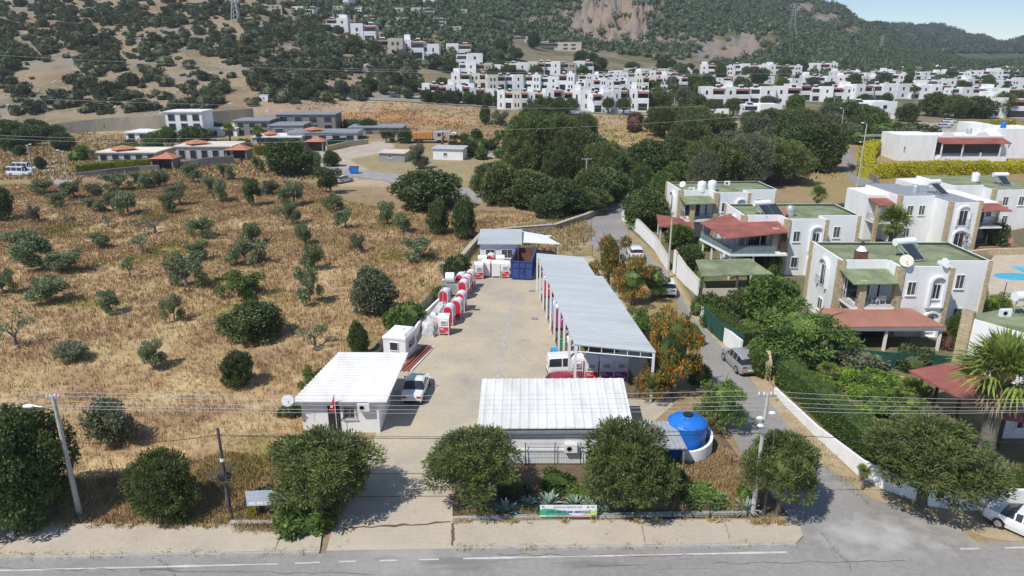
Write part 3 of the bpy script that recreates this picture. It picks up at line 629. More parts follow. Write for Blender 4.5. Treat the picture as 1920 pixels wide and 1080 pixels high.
def hedge(px, h, wd, leaf, label, name='hedge', dens=90, z0=0, lsize=.16, world=None):
    """clipped hedge along a polyline of photo pixels on the ground"""
    global rng; rng = np.random.RandomState(int(abs(px[0][0])) + 1 if px else 3)
    pts = world or [hit(*p) for p in px]; Q = []; core = MB()
    for i in range(len(pts) - 1):
        a = np.array(pts[i], float); b = np.array(pts[i + 1], float); d = b - a; L = np.linalg.norm(d[:2]); d2 = d[:2] / L; nr_ = np.array([-d2[1], d2[0]])
        n = int(L * (2 * h + wd) * dens); t = rng.rand(n); s_ = rng.rand(n) * (2 * h + wd)
        side = np.where(s_ < h, -1, np.where(s_ > h + wd, 1, 0)); zz = np.where(side == 0, h, np.where(side < 0, s_, 2 * h + wd - s_)); oo = np.where(side == 0, (s_ - h) - wd / 2, side * wd / 2)
        bump = 1 + .22 * fbm(t * L * .9 + i * 7, zz * .9, 3); zz = zz * (1 + (bump - 1) * .7); oo = oo * bump
        P = a + t[:, None] * d; P[:, :2] += oo[:, None] * nr_; P[:, 2] += zz + z0
        N = np.zeros((n, 3)); N[:, :2] = nr_ * (oo / wd * 2)[:, None]; N[:, 2] = (zz / h) ** 3
        Q.append(leaves(P, N + 1e-3, lsize, lsize * .6, .15, 1.3))
        e = np.array([*(nr_ * wd * .4), 0]); z = np.array([0, 0, z0]); hh = np.array([0, 0, h * .88])
        core.hexa([a - e + z, b - e + z, b + e + z, a + e + z, a - e + z + hh, b - e + z + hh, b + e + z + hh, a + e + z + hh])
    CV = np.array(core.v)[np.array(core.f)]
    V = np.concatenate(Q + [CV]); c = np.array(pts[0]); o = link(name, quadmesh(name, V - c, leaf)); o.location = tuple(c); return tag(o, label, 'hedge')
def palm(px, py, toppy, rpx, label, name='fan_palm', n=34, X=None):
    P = X or hit(px, py); k = ppm(*P); h = (py - toppy) / k * 1.03; r = rpx / k
    root = thing(name, label, 'palm', P, _tr.uniform(0, 6))
    root_h = h
    mb = MB(); mb.path([(0, 0, -.2), (0, 0, h * .3), (.05, 0, h * .75), (.03, 0, h)], [r * .17, r * .14, r * .12, r * .13], 10); part(mb, 'trunk', 'barkg', root, smooth=True)
    def fronds(cnt, e0, e1, L, droop, seed):
        rr = np.random.RandomState(seed); Q = []
        for i in range(cnt):
            t = i * 2.4 + rr.uniform(-.2, .2); e = rr.uniform(e0, e1); d = np.array([math.cos(t) * math.cos(e), math.sin(t) * math.cos(e), math.sin(e)])
            side = np.cross(d, [0, 0, 1.]); side /= np.linalg.norm(side); up = np.cross(side, d); st_ = d * L * .27; base = np.array([0, 0, h])
            Q.append([base - side * .03, base + side * .03, base + st_ + side * .02, base + st_ - side * .02])
            m = 15
            for q in range(m):
                a = (q / (m - 1) - .5) * 2.5; dd = d * math.cos(a) + side * math.sin(a) + up * .12 * math.cos(a * 2); ll = L * .78 * (1 - .22 * abs(a)) * rr.uniform(.9, 1.08)
                w_ = L * .05; s2 = side * math.cos(a) - d * math.sin(a); p0 = base + st_; p1 = p0 + dd * ll * .6; p2 = p0 + dd * ll; p2[2] -= droop * L * rr.uniform(.6, 1.3)
                Q.append([p0, p1 - s2 * w_ * .5, p2, p1 + s2 * w_ * .5])
        return np.array(Q)
    link('crown', quadmesh('palm_crown', fronds(int(n * 1.4), -.35, 1.4, r, .14, 3), 'L_palm'), root)
    m = MB(); m.ball((0, 0, h + r * .05), r * .2, 10); part(m, 'heart', 'L_dead', root)
    link('dead_fronds', quadmesh('dead_fronds', fronds(int(n * .6), -1.45, -.75, r * .72, .1, 5), 'L_dead'), root)
    return root
# dry grass of the meadow
def grass(n, poly_px, seed, ymax, label, hgt=(.18, .42), bl=.035, name='dry_grass', excl=(), m='straw', tint=None, per=4):
    rs = np.random.RandomState(seed); wp = [W(*p) for p in poly_px]; xs = [p[0] for p in wp]; ys = [p[1] for p in wp]; out = []
    # denser close to the camera
    X = rs.uniform(min(xs), max(xs), n * 6); Y = rs.uniform(min(ys), min(max(ys), ymax), n * 6)
    px_, _ = projpx(X, Y, 0); ok = inpoly(X, Y, wp) & (px_ > -60) & (px_ < 1980)
    for e in excl: ok &= ~inpoly(X, Y, [W(*p) for p in e])
    ok &= (fbm(X / 5, Y / 5, 3) > rs.uniform(-.75, .15, len(X)))
    X = X[ok][:n]; Y = Y[ok][:n]; n = len(X)
    X = np.repeat(X, per) + rs.normal(0, .16, n * per); Y = np.repeat(Y, per) + rs.normal(0, .16, n * per); m_ = len(X)
    sc = np.clip(Y / 40, .9, 3.0); h = rs.uniform(*hgt, m_) * (1 + .5 * fbm(X / 7, Y / 7, 2)); w_ = bl * sc * rs.uniform(.6, 1.3, m_)
    t = rs.uniform(0, 6.283, m_); ln = rs.uniform(.1, .55, m_) * h; t2 = rs.uniform(0, 6.283, m_)
    b = np.stack([X, Y, np.zeros(m_)], 1); s_ = np.stack([np.cos(t), np.sin(t), np.zeros(m_)], 1) * w_[:, None]; tp = b + np.stack([np.cos(t2) * ln, np.sin(t2) * ln, h], 1)
    V = np.stack([b - s_ * .5, b + s_ * .5, tp + s_ * .3, tp - s_ * .3], 1)
    return tag(link(name, quadmesh(name, V, m)), label, None, None, 'stuff')
grass(56000, meadow_px, 3, 175, None)
M['weed'] = leafmat('verge_weeds', (.50, .38, .21), (.30, .25, .10), isl=.4)
grass(6500, [(-60, 984), (430, 988), (640, 970), (560, 860), (420, 850), (200, 900), (-60, 900)], 5, 60, None, (.12, .4), .04, 'verge_grass', m='straw')
grass(5200, [(1270, 960), (1405, 962), (1375, 860), (1330, 835), (1275, 850)], 6, 60, None, (.2, .6), .045, 'verge_grass', m='straw')
grass(1500, [(600, 1000), (655, 940), (640, 925), (560, 975), (440, 985), (440, 1000)], 7, 60, None, (.1, .4), .04, 'verge_grass', m='weed')
grass(1500, [(930, 430), (1090, 405), (1115, 440), (1080, 475), (980, 470), (880, 480)], 8, 120, None, (.2, .5), .04, 'verge_grass', m='weed')
grass(500, [(1440, 715), (1500, 790), (1600, 890), (1660, 975), (1575, 905), (1515, 850), (1455, 768)], 9, 70, None, (.04, .16), .04, 'verge_grass', m='weed')
grass(900, [(860, 975), (1010, 972), (1010, 955), (860, 955)], 12, 60, None, (.05, .2), .04, 'verge_grass', m='weed')

def far_grass(n, poly, seed, name='dry_grass'):
    rs = np.random.RandomState(seed); Y = rs.uniform(150, 330, n * 3); X = rs.uniform(-.75, .62, n * 3) * Y; Z = hts(X, Y); px, py = projpx(X, Y, Z); ok = inpoly(px, py, poly) & (fbm(X / 9, Y / 9, 3) > rs.uniform(-.6, .2, len(X))); X, Y, Z = X[ok], Y[ok], Z[ok]
    X = np.repeat(X, 4) + rs.normal(0, .5, len(X) * 4); Y = np.repeat(Y, 4) + rs.normal(0, .5, len(Y) * 4); Z = hts(X, Y); m_ = len(X); h = rs.uniform(.2, .6, m_); t = rs.uniform(0, 6.28, m_); w_ = rs.uniform(.08, .25, m_)
    b = np.stack([X, Y, Z], 1); s_ = np.stack([np.cos(t), np.sin(t), t * 0], 1) * w_[:, None]; tp = b + np.stack([rs.normal(0, .2, m_), rs.normal(0, .2, m_), h], 1)
    return tag(link(name, quadmesh(name, np.stack([b - s_, b + s_, tp + s_ * .4, tp - s_ * .4], 1), 'straw')), kind='stuff')
far_grass(26000, [(-40, 352), (-40, 255), (90, 255), (330, 262), (480, 262), (480, 310), (590, 300), (600, 340), (640, 352), (640, 378), (590, 345), (470, 330), (330, 334), (140, 346)], 3)
far_grass(14000, [(520, 190), (760, 192), (1000, 212), (1240, 222), (1250, 262), (1180, 290), (1060, 262), (900, 300), (860, 250), (640, 238)], 4)
far_grass(5000, [(1500, 318), (1590, 320), (1620, 360), (1560, 385), (1490, 370)], 5); far_grass(5000, [(-40, 250), (100, 232), (480, 240), (470, 250), (330, 262), (90, 262)], 6)
# ================================================================ recycling yard
def ang(a, b):            # heading of the ground line from pixel a to pixel b
    A = W(*a); B = W(*b); return math.atan2(B[1] - A[1], B[0] - A[0])
def corr_roof(mb, c, period, amp, th=.05):
    """corrugated sheet: c = 4 top corners (p00,p10,p11,p01); ribs run from p00 to p01"""
    p = [Vector(q) for q in c]; n = max(2, int((p[1] - p[0]).length / period)); prev = None
    for i in range(n):
        for t0, t1, h0, h1 in ((0, .3, 0, 0), (.3, .42, 0, amp), (.42, .58, amp, amp), (.58, .7, amp, 0), (.7, 1, 0, 0)):
            a = (i + t0) / n; b = (i + t1) / n; z0 = Vector((0, 0, h0)); z1 = Vector((0, 0, h1))
            A = p[0].lerp(p[1], a) + z0; B = p[0].lerp(p[1], b) + z1; Cc = p[3].lerp(p[2], b) + z1; D_ = p[3].lerp(p[2], a) + z0
            mb.poly([A, B, Cc, D_])
    mb.slab([v + Vector((0, 0, -.012)) for v in p], th)
def window(parent, x, z, w_, h_, y=0, ax='x', bars=False, glass='glasscur', frame='white', mull=1, dirn=-1, sill=True, fw=.06):
    """window on a wall in the parent's frame: ax 'x' -> wall runs along x at depth y facing dirn along y; ax 'y' -> runs along y"""
    def bx(m, a0, b0, a1, b1, d0, d1):
        d0, d1 = sorted((y + dirn * d0, y + dirn * d1))
        if ax == 'x': m.box(x + a0, d0, z + b0, x + a1, d1, z + b1)
        else: m.box(d0, x + a0, z + b0, d1, x + a1, z + b1)
    f = MB(); bx(f, 0, 0, w_, fw, .002, .07); bx(f, 0, h_ - fw, w_, h_, .002, .07); bx(f, 0, fw, fw, h_ - fw, .002, .07); bx(f, w_ - fw, fw, w_, h_ - fw, .002, .07)
    for i in range(mull): c = w_ * (i + 1) / (mull + 1); bx(f, c - fw * .35, fw, c + fw * .35, h_ - fw, .002, .055)
    if sill: bx(f, -.08, -.08, w_ + .08, -.002, .002, .13)
    W_ = part(f, 'window', frame, parent)
    g = MB(); bx(g, fw, fw, w_ - fw, h_ - fw, .001, .02); part(g, 'pane', glass, W_)
    if bars:
        b = MB(); n = max(3, int(w_ / .14))
        for i in range(n + 1): c = w_ * i / n; bx(b, c - .012, 0, c + .012, h_, .10, .12)
        for zz in (0, h_ * .5, h_): bx(b, 0, zz - .012, w_, zz + .012, .10, .12)
        part(b, 'bars', 'blackmetal', W_)
    return W_
def ac_unit(loc, rz, label, group=None):
    r = thing('air_conditioner', label, 'air conditioner', loc, rz, group)
    m = MB(); m.box(-.42, -.3, 0, .42, 0, .58); part(m, 'casing', 'white', r)
    m = MB(); k = []
    for q in range(3): m.lathe([(.2 - .06 * q, 0), (.2 - .06 * q, .012)], 14)
    m.v = [(v[0] - .1, -.305 - v[2], v[1] + .29) for v in m.v]; part(m, 'fan_grille', 'greymetal', r)
    m = MB(); m.box(-.35, -.28, -.06, .35, .02, -.002); part(m, 'bracket', 'greymetal', r); return r
def dish(loc, rz, label, r=.45, m_='white', tilt=.6, group=None, post=.5):
    t = thing('satellite_dish', label, 'satellite dish', loc, rz, group)
    m = MB(); m.lathe([(r * k / 6, .28 * r * (k / 6) ** 2) for k in range(1, 7)], 18)
    ca_, sa_ = math.cos(R(90) - tilt), math.sin(R(90) - tilt)
    m.v = [(v[0], v[1] * ca_ - v[2] * sa_ * 1, v[1] * sa_ + v[2] * ca_ + post) for v in m.v]; part(m, 'reflector', m_, t, smooth=True)
    m = MB(); m.tube((0, 0, -.02), (0, 0.05, post), .025); part(m, 'post', 'greymetal', t)
    m = MB(); m.tube((0, 0, post - r * .6), (0, -r * .95, post + .1), .015); m.ball((0, -r * .95, post + .12), .06, 6); part(m, 'arm', 'greymetal', t); return t
# ---- guard hut
g0 = thing('guard_hut', 'small white guard hut with a ribbed white metal roof, left of the yard gate', 'hut', (-15.0, 45.2, 0))
m = MB(); m.hexa([(0, 0, 0), (5.55, -.2, 0), (5.55, 6.5, 0), (.9, 6.9, 0), (0, 0, 2.5), (5.55, -.2, 2.5), (5.55, 6.5, 2.85), (.9, 6.9, 2.85)]); part(m, 'wall', 'render', g0)
r0 = MB(); corr_roof(r0, [(-.5, -.45, 2.62), (1.1, 7.2, 3.05), (6.7, 7.1, 3.05), (6.2, -.5, 2.62)], .42, .06); part(r0, 'roof', 'tin_white', g0)
m = MB(); m.box(-.45, -.49, 2.40, 6.1, -.46, 2.58); part(m, 'gutter', 'greymetal', g0)
window(g0, 3.0, 1.1, .95, .9, -.115, bars=True, mull=1); 
m = MB(); m.box(1.9, -.14, .05, 2.75, -.075, 2.1); d_ = part(m, 'door', 'dark', g0); m = MB(); m.tube((2.65, -.18, 1.0), (2.65, -.18, 1.2), .02); part(m, 'handle', 'greymetal', d_)
window(g0, 2.2, 1.0, .9, 1.0, 5.555, 'y', glass='glass', dirn=1); window(g0, 4.4, 1.0, .9, 1.0, 5.555, 'y', glass='glass', dirn=1)
ac_unit((-15.0 + 4.55, 45.2 - .28, 1.9), 0, 'air conditioner on the front wall of the guard hut')
dish((-15.75, 44.7, 2.0), .5, 'round white satellite dish at the left corner of the guard hut', .42, post=.7)
fl = thing('flag', 'red flag on a slim pole by the guard hut door', 'flag', (-12.4, 44.55, 0))
m = MB(); m.tube((0, 0, 0), (0, 0, 3.3), .025); part(m, 'pole', 'white', fl)
m = MB(); n = 8
for i in range(n):
    z0 = 3.2 - i * .16; z1 = z0 - .16; a = .04 + .055 * i; b = .04 + .055 * (i + 1)
    m.poly([(0, 0, z0), (0, 0, z1), (-b, .06 * math.sin(i + 1), z1), (-a, .06 * math.sin(i), z0)])
part(m, 'cloth', 'red', fl)
m = MB(); m.lathe([(.1, 0), (.1, .01)], 12); m.v = [(v[0] - .24, v[2] - .05, v[1] + 2.35) for v in m.v]; part(m, 'emblem', 'white', fl)
# ---- office prefab
of = thing('prefab_office', 'long white prefabricated office with a standing seam roof in the middle of the front', 'office', (-1.95, 41.0, 0))
m = MB(); m.box(0, 0, 0, 9.4, 6.0, 2.55); part(m, 'wall', 'render', of)
r0 = MB(); corr_roof(r0, [(-.3, -.35, 2.82), (9.85, -.25, 2.82), (10.15, 6.5, 3.1), (-.25, 6.4, 3.1)], .58, .03); part(r0, 'roof', 'tin_white', of)
m = MB(); m.box(-.28, -.3, 2.42, 9.8, -.02, 2.60); part(m, 'gutter', 'greymetal', of)
m = MB(); m.box(0, -.06, .95, 9.3, -.004, 1.1); part(m, 'trim', 'white', of)
ac_unit((3.85, 40.98, 1.0), 0, 'air conditioner on the front wall of the prefab office')
# lean-to roof beside the office
ln = thing('lean_to', 'grey corrugated lean-to roof between the office and the blue tank', 'lean-to', (8.3, 41.3, 0))
r0 = MB(); corr_roof(r0, [(0, -1.6, 1.95), (2.9, -1.6, 1.9), (2.6, 1.3, 2.25), (.2, 1.3, 2.3)], .3, .04); part(r0, 'roof', 'galv', ln)
for x, y in ((.1, -1.5), (2.7, -1.5), (2.5, 1.2)): m = MB(); m.box(x, y, 0, x + .08, y + .08, 1.95); part(m, 'post', 'greymetal', ln)
m = MB(); m.box(.2, 1.15, 0, 2.5, 1.2, 2.1); part(m, 'wall', 'render', ln)
# ---- water tank in its round wall
tk = thing('water_tank', 'large round blue plastic water tank by the side street', 'water tank', (11.85, 42.6, 0))
prof = [(1.28, 0), (1.32, .3), (1.28, .55), (1.33, .8), (1.28, 1.1), (1.33, 1.4), (1.3, 2.0), (1.32, 2.25), (1.05, 2.5), (.38, 2.72)]
m = MB(); m.lathe(prof, 40); part(m, 'shell', 'blue', tk, smooth=True)
m = MB()
for i in range(10):
    t = i * .6283; u = (math.cos(t), math.sin(t)); v = (-u[1], u[0]); p = lambda r, s, z: (u[0] * r + v[0] * s, u[1] * r + v[1] * s, z)
    m.hexa([p(.4, -.10, 2.68), p(1.3, -.17, 2.22), p(1.3, .17, 2.22), p(.4, .10, 2.68), p(.4, -.10, 2.75), p(1.26, -.17, 2.36), p(1.26, .17, 2.36), p(.4, .10, 2.75)])
part(m, 'rib', 'blue', tk)
m = MB(); m.lathe([(.32, 2.7), (.34, 2.82), (.26, 2.86)], 18); part(m, 'lid', 'blackp', tk, smooth=True)
m = MB(); m.path([(1.36, 0, .1), (1.36, 0, 2.1), (1.2, .1, 2.35)], .04); part(m, 'pipe', 'blackp', tk)
tw = thing('tank_wall', 'curved white wall sweeping round the blue water tank', 'wall', (11.85, 42.6, 0)); m = MB(); N_ = 26
for i in range(N_):
    a0 = -1.95 + 3.6 * i / N_; a1 = -1.95 + 3.6 * (i + 1) / N_; h0 = 1.0 + 1.0 * max(0, (i / N_ - .1)); h1 = 1.0 + 1.0 * max(0, ((i + 1) / N_ - .1))
    q = lambda a, r: (r * math.cos(a), r * 1.05 * math.sin(a))
    A, B, C_, D_ = q(a0, 1.75), q(a1, 1.75), q(a1, 1.57), q(a0, 1.57)
    m.hexa([(*D_, 0), (*A, 0), (*B, 0), (*C_, 0), (*D_, h0), (*A, h0), (*B, h1), (*C_, h1)])
part(m, 'masonry', 'render', tw)
# ---- the long shed
sh = thing('canopy_shed', 'long open shed with a grey metal roof along the right of the yard', 'shed', (0, 0, 0))
m = MB(); L0, L1, R0, R1 = (4.8, 50.3, 4.62), (2.72, 76.6, 4.5), (10.95, 49.6, 4.25), (9.25, 69.0, 4.2)
def lp(a, b, t): return tuple(a[i] * (1 - t) + b[i] * t for i in range(3))
Lm = lp(L0, L1, .70)
corr_roof(m, [L0, Lm, R1, R0], .33, .035, .04); m2 = MB(); corr_roof(m, [(Lm[0], Lm[1], Lm[2]), L1, (7.9, 76.0, 4.2), (8.55, 69.0, 4.2)], .33, .035, .04)
part(m, 'roof', 'tin_grey', sh)
def truss(a, b):
    m = MB(); A = Vector(a); B = Vector(b); dz = Vector((0, 0, -.55)); m.tube(A, B, .045, n=6); m.tube(A + dz, B + dz * .75, .045, n=6)
    n = 6
    for i in range(n + 1): p = A.lerp(B, i / n); q = (A + dz).lerp(B + dz * .75, i / n); m.tube(p, q, .03, n=5)
    return m
for i in range(10):
    t = i / 9; a = lp(L0, L1, t); b = lp(R0, (7.6, 76.0, 4.2), t) if t < .7 else lp(R0, (7.4, 76.0, 4.2), t)
    a = (a[0] + .12, a[1] + .12, a[2] - .1); b = (b[0] - .15, b[1] + .1, b[2] - .1)
    part(truss(a, b), 'truss', 'white', sh)
    m = MB(); m.box(a[0] - .09, a[1] - .09, 0, a[0] + .09, a[1] + .09, a[2] - .02); part(m, 'post', 'white', sh)
    m = MB(); m.tube((a[0] + .05, a[1], 3.0), (a[0] + .9, a[1], 4.0), .035, n=5); part(m, 'brace', 'white', sh)
    if i in (0, 3, 6, 9): m = MB(); m.box(b[0] - .09, b[1] - .09, 0, b[0] + .09, b[1] + .09, b[2] - .02); part(m, 'post', 'white', sh)
# gravel strip under the shed edge
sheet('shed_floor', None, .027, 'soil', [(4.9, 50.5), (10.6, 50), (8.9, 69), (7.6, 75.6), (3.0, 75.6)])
# ---- textile bins
def bin_proto(front='red', side='red', nm=''):
    r = thing('clothes_bin', 'x', 'recycling bin')
    m = MB(); m.box(-.5, -.46, .18, .5, .46, 1.55)
    n = 8                                      # rounded hood running along x
    for i in range(n):
        a0 = math.pi * i / n; a1 = math.pi * (i + 1) / n; p = lambda a: (-.46 * math.cos(a), 1.55 + .36 * math.sin(a))
        (y0, z0), (y1, z1) = p(a0), p(a1); m.poly([(-.53, y0, z0), (-.53, y1, z1), (.53, y1, z1), (.53, y0, z0)][::-1])
    part(m, 'casing', 'white', r)
    for s_ in (-1, 1):
        m = MB(); pts = [(-.4, .24), (.4, .24), (.4, 1.5)] + [(.4 * math.cos(math.pi * k / 8), 1.5 + .3 * math.sin(math.pi * k / 8)) for k in range(1, 8)] + [(-.4, 1.5)]
        x = s_ * .512; m.poly([(x, p[0], p[1]) for p in (pts if s_ > 0 else pts[::-1])]); full = [(-.46, .18), (.46, .18), (.46, 1.55)] + [(.46 * math.cos(math.pi * k / 8), 1.55 + .36 * math.sin(math.pi * k / 8)) for k in range(1, 8)] + [(-.46, 1.55)]
        m.mt(1); x = s_ * .5; m.poly([(x, p[0], p[1]) for p in (full if s_ > 0 else full[::-1])]); part(m, 'side_panel', [side, 'white'], r)
    m = MB(); m.box(-.44, -.475, .24, .44, -.463, .78); m.mt(1); m.box(-.36, -.48, .62, -.05, -.476, .68); m.box(-.36, -.48, .52, .12, -.476, .55); m.box(.22, -.48, .3, .34, -.476, .42); part(m, 'front_panel', [front, 'white'], r)
    m = MB(); m.box(-.3, -.54, 1.05, .3, -.463, 1.42); m.mt(1); m.box(-.22, -.548, 1.1, .22, -.541, 1.34); part(m, 'hatch', ['white', 'greymetal'], r)
    for x in (-.46, .4):
        for y in (-.44, .38): m = MB(); m.box(x, y, 0, x + .06, y + .06, .178); part(m, 'leg', 'white', r)
    return r
b0 = bin_proto(); first = [True]
def put_bin(px, py, rz, label, proto=b0, sc=1.0, at=None, grp='clothes bins in the yard'):
    X, Y = at or W(px, py)
    if proto.get('used'): o = dup(proto, (X, Y, .024), rz, sc)
    else: o = proto; proto['used'] = 1; o.location = (X, Y, .024); o.rotation_euler = (0, 0, rz); o.scale = (sc,) * 3
    o.scale = (sc * 1.02, sc * 1.08, sc * 1.1); o['label'] = label; o['group'] = grp; return o
Q9 = R(90)
put_bin(834, 626, R(-4), 'white clothes bin with a red lower panel, frontmost in the yard, beside the tarpaulined pile')
put_bin(843, 608, R(79), 'clothes bin with its red arched side to us, right behind the frontmost bin')
put_bin(858, 596, R(79), 'clothes bin second from the front of the long row, red arched side showing')
put_bin(865, 582, R(79), 'clothes bin third from the front of the long row, red arched side showing')
put_bin(834, 577, R(79), 'red sided clothes bin against the low wall behind the tarpaulined pile')
put_bin(869, 559, R(79), 'clothes bin just right of the big grey fan unit')
put_bin(875, 549, R(79), 'clothes bin second beyond the grey fan unit')
put_bin(882, 540, R(79), 'clothes bin at the far end of the long row by the low wall')
put_bin(864, 545, R(79), 'red sided clothes bin squeezed between the low wall and the far end of the row')
put_bin(898, 522, R(6), 'clothes bin at the left end of the far row, red lower panel to us')
put_bin(913, 518, R(170), 'white backed clothes bin with a red side, second from the left in the far row')
put_bin(930, 519, R(180), 'all white back of a clothes bin, third in the far row')
put_bin(947, 520, 0, 'clothes bin with red lower panel next to the big blue container')
put_bin(905, 509, R(180), 'clothes bin behind the far row at its left end, only its hood showing')
put_bin(920, 508, R(79), 'clothes bin behind the far row, its red arched side peeping over', sc=1.05)
put_bin(938, 509, R(180), 'clothes bin behind the far row next to the container')
# under-shed bins
pk = bin_proto('pink', 'pink'); 
put_bin(1142, 690, 0, 'magenta clothes bin at the back of the shed, left of its twin', pk, 1.15, (7.75, 53.6), 'bins under the shed')
put_bin(1166, 690, 0, 'magenta clothes bin at the back of the shed, right of its twin', pk, 1.15, (8.95, 53.6), 'bins under the shed')
put_bin(0, 0, 0, 'white clothes bin under the shed, beside the magenta pair', b0, 1.1, (6.5, 53.6), 'bins under the shed')
put_bin(0, 0, 0, 'white clothes bin under the shed behind the white van', b0, 1.1, (5.3, 53.8), 'bins under the shed')
put_bin(0, 0, Q9, 'magenta clothes bin halfway down the left edge of the shed', pk, 1.25, (4.75, 65.0), 'bins under the shed')
put_bin(0, 0, Q9, 'magenta clothes bin behind another at the left edge of the shed', pk, 1.2, (4.7, 66.6), 'bins under the shed')
put_bin(0, 0, Q9, 'red and white clothes bin at the far end under the shed', b0, 1.1, (3.95, 74.5), 'bins under the shed')
put_bin(0, 0, 0, 'white clothes bin under the near left edge of the shed', b0, 1.1, (5.4, 57.5), 'bins under the shed')
m = MB(); m.lathe([(.42, 0), (.5, 1.0), (.46, 1.15), (.5, 1.2), (.3, 1.3)], 20); single(m, 'waste_drum', 'blue', 'tall blue plastic drum under the far part of the shed', 'drum', (4.35, 69.5, .03), smooth=True)
m = MB(); m.hexa([(-.45, -.4, 0), (.45, -.4, 0), (.45, .4, 0), (-.45, .4, 0), (-.55, -.5, 1), (.55, -.5, 1), (.55, .5, 1), (-.55, .5, 1)]); m.box(-.58, -.53, 1.0, .58, .53, 1.08); single(m, 'green_crate', mat('green_plastic', (.02, .35, .12), .5), 'bright green bin with a lid under the shed edge', 'crate', (4.9, 59.5, .03))
be = thing('bench', 'small bright blue bench at the left edge of the shed', 'bench', (*W(1041, 668), .025), R(8))
M['cyan'] = mat('cyan_paint', (.03, .33, .58), .5)
m = MB(); m.box(-.3, -.85, .42, .3, .85, .48); part(m, 'seat', 'cyan', be)
for x in (-.26, .2):
    for y in (-.78, .72): m = MB(); m.box(x, y, 0, x + .06, y + .06, .418); part(m, 'leg', 'blackmetal', be)
for i, (x, y, s_) in enumerate(((8.4, 51.6, .95), (9.6, 51.0, .8), (7.3, 51.2, .5))):
    mm = MB(); mm.ball((0, 0, 0), 1, 16, (1.3, 1, .8)); V = np.array(mm.v); kk = 1 + .35 * fbm(V[:, 0] * 3 + i * 5, V[:, 1] * 3 + V[:, 2], 3); mm.v = [tuple(q) for q in V * kk[:, None] * s_]
    single(mm, 'scrap_pile', 'crack', ('brown heap of scrap in the shade in front of the magenta bins', 'brown heap of scrap by the right front post of the shed', 'low brown heap of scrap just behind the white van')[i], 'pile', (x, y, .1))
# ---- far shed, container
fs = thing('far_hut', 'white hut with a grey roof at the far end of the yard', 'hut', (*W(893, 512), 0), R(-1))
k_ = 1; m = MB(); m.box(.3, 3.2, 0, 5.2, 8.8, 2.9); part(m, 'wall', 'render', fs)
m = MB(); m.slab([(0, 2.8, 3.0), (5.6, 2.8, 3.0), (5.6, 9.2, 3.35), (0, 9.2, 3.35)], .14); part(m, 'roof', 'tin_grey', fs)
window(fs, 1.0, 1.3, 1.2, .9, 3.2, mull=1); window(fs, 3.0, 1.0, 1.5, 1.2, 3.2, mull=1)
tt = thing('white_canopy', 'flat white sheet canopy on poles behind the blue container', 'canopy', (*W(975, 508), 0), 0)
m = MB(); m.slab([(-.2, 3.4, 2.8), (5.2, 3.2, 2.6), (3.2, 8.0, 2.6), (-.4, 9.0, 3.0)], .06); part(m, 'sheet', 'white', tt)
for x, y in ((0, 3.6), (4.9, 3.4), (3.0, 7.6), (-.2, 8.6)): m = MB(); m.tube((x, y, 0), (x, y, 2.58), .04); part(m, 'pole', 'white', tt)
X, Y = W(979, 525); cn = thing('waste_container', 'big open topped blue steel container with a rusty inside', 'container', (X - .1, Y, .03), R(-7))
M['bluesteel'] = rustmat('blue_steel', (.035, .07, .26), (.06, .06, .12), .55); M['rust'] = mat('rusty_steel', (.22, .10, .06), .85, col2=(.12, .06, .04), scale=1.5, fine=.1)
m = MB(); Wd, Ln, Hh = 1.22, 6.2, 2.3
m.box(-Wd, 0, .18, Wd, .1, Hh); m.box(-Wd, Ln - .1, .18, Wd, Ln, Hh); m.box(-Wd, .1, .18, -Wd + .1, Ln - .1, Hh); m.box(Wd - .1, .1, .18, Wd, Ln - .1, Hh); part(m, 'shell', 'bluesteel', cn)
m = MB(); m.box(-Wd + .101, .101, .2, Wd - .101, Ln - .101, .28)
for s_ in (-1, 1): m.box(min(s_ * (Wd - .102), s_ * (Wd - .12)), .12, .3, max(s_ * (Wd - .102), s_ * (Wd - .12)), Ln - .12, Hh - .02)
m.box(-Wd + .12, Ln - .12, .3, Wd - .12, Ln - .102, Hh - .02); part(m, 'lining', 'rust', cn)
m = MB()
for z in (.18, 1.5, 2.2): m.box(-Wd - .06, -.08, z, Wd + .06, -.002, z + .12)
for x in (-Wd - .06, -.42, .30, Wd - .06): m.box(x, -.10, .18, x + .12, -.004, 2.3)
for i in range(9): 
    for s_ in (-1, 1): x = s_ * (Wd + .05); m.box(min(x, s_ * Wd), .3 + i * .68, .2, max(x, s_ * Wd), .4 + i * .68, 2.2)
for s_ in (-1, 1): m.box(min(s_ * (Wd - .02), s_ * (Wd + .08)), -.02, Hh, max(s_ * (Wd - .02), s_ * (Wd + .08)), Ln, Hh + .1)
part(m, 'rib', 'bluesteel', cn)
m = MB(); m.path([(-.25, -.2, 1.6), (-.2, -.26, 1.3), (0, -.28, 1.2), (.2, -.26, 1.3), (.25, -.2, 1.6)], .05); part(m, 'hook', 'blackmetal', cn)
for x in (-.8, .6): m = MB(); m.box(x, -.05, 0, x + .2, Ln, .17); part(m, 'skid', 'blackmetal', cn)
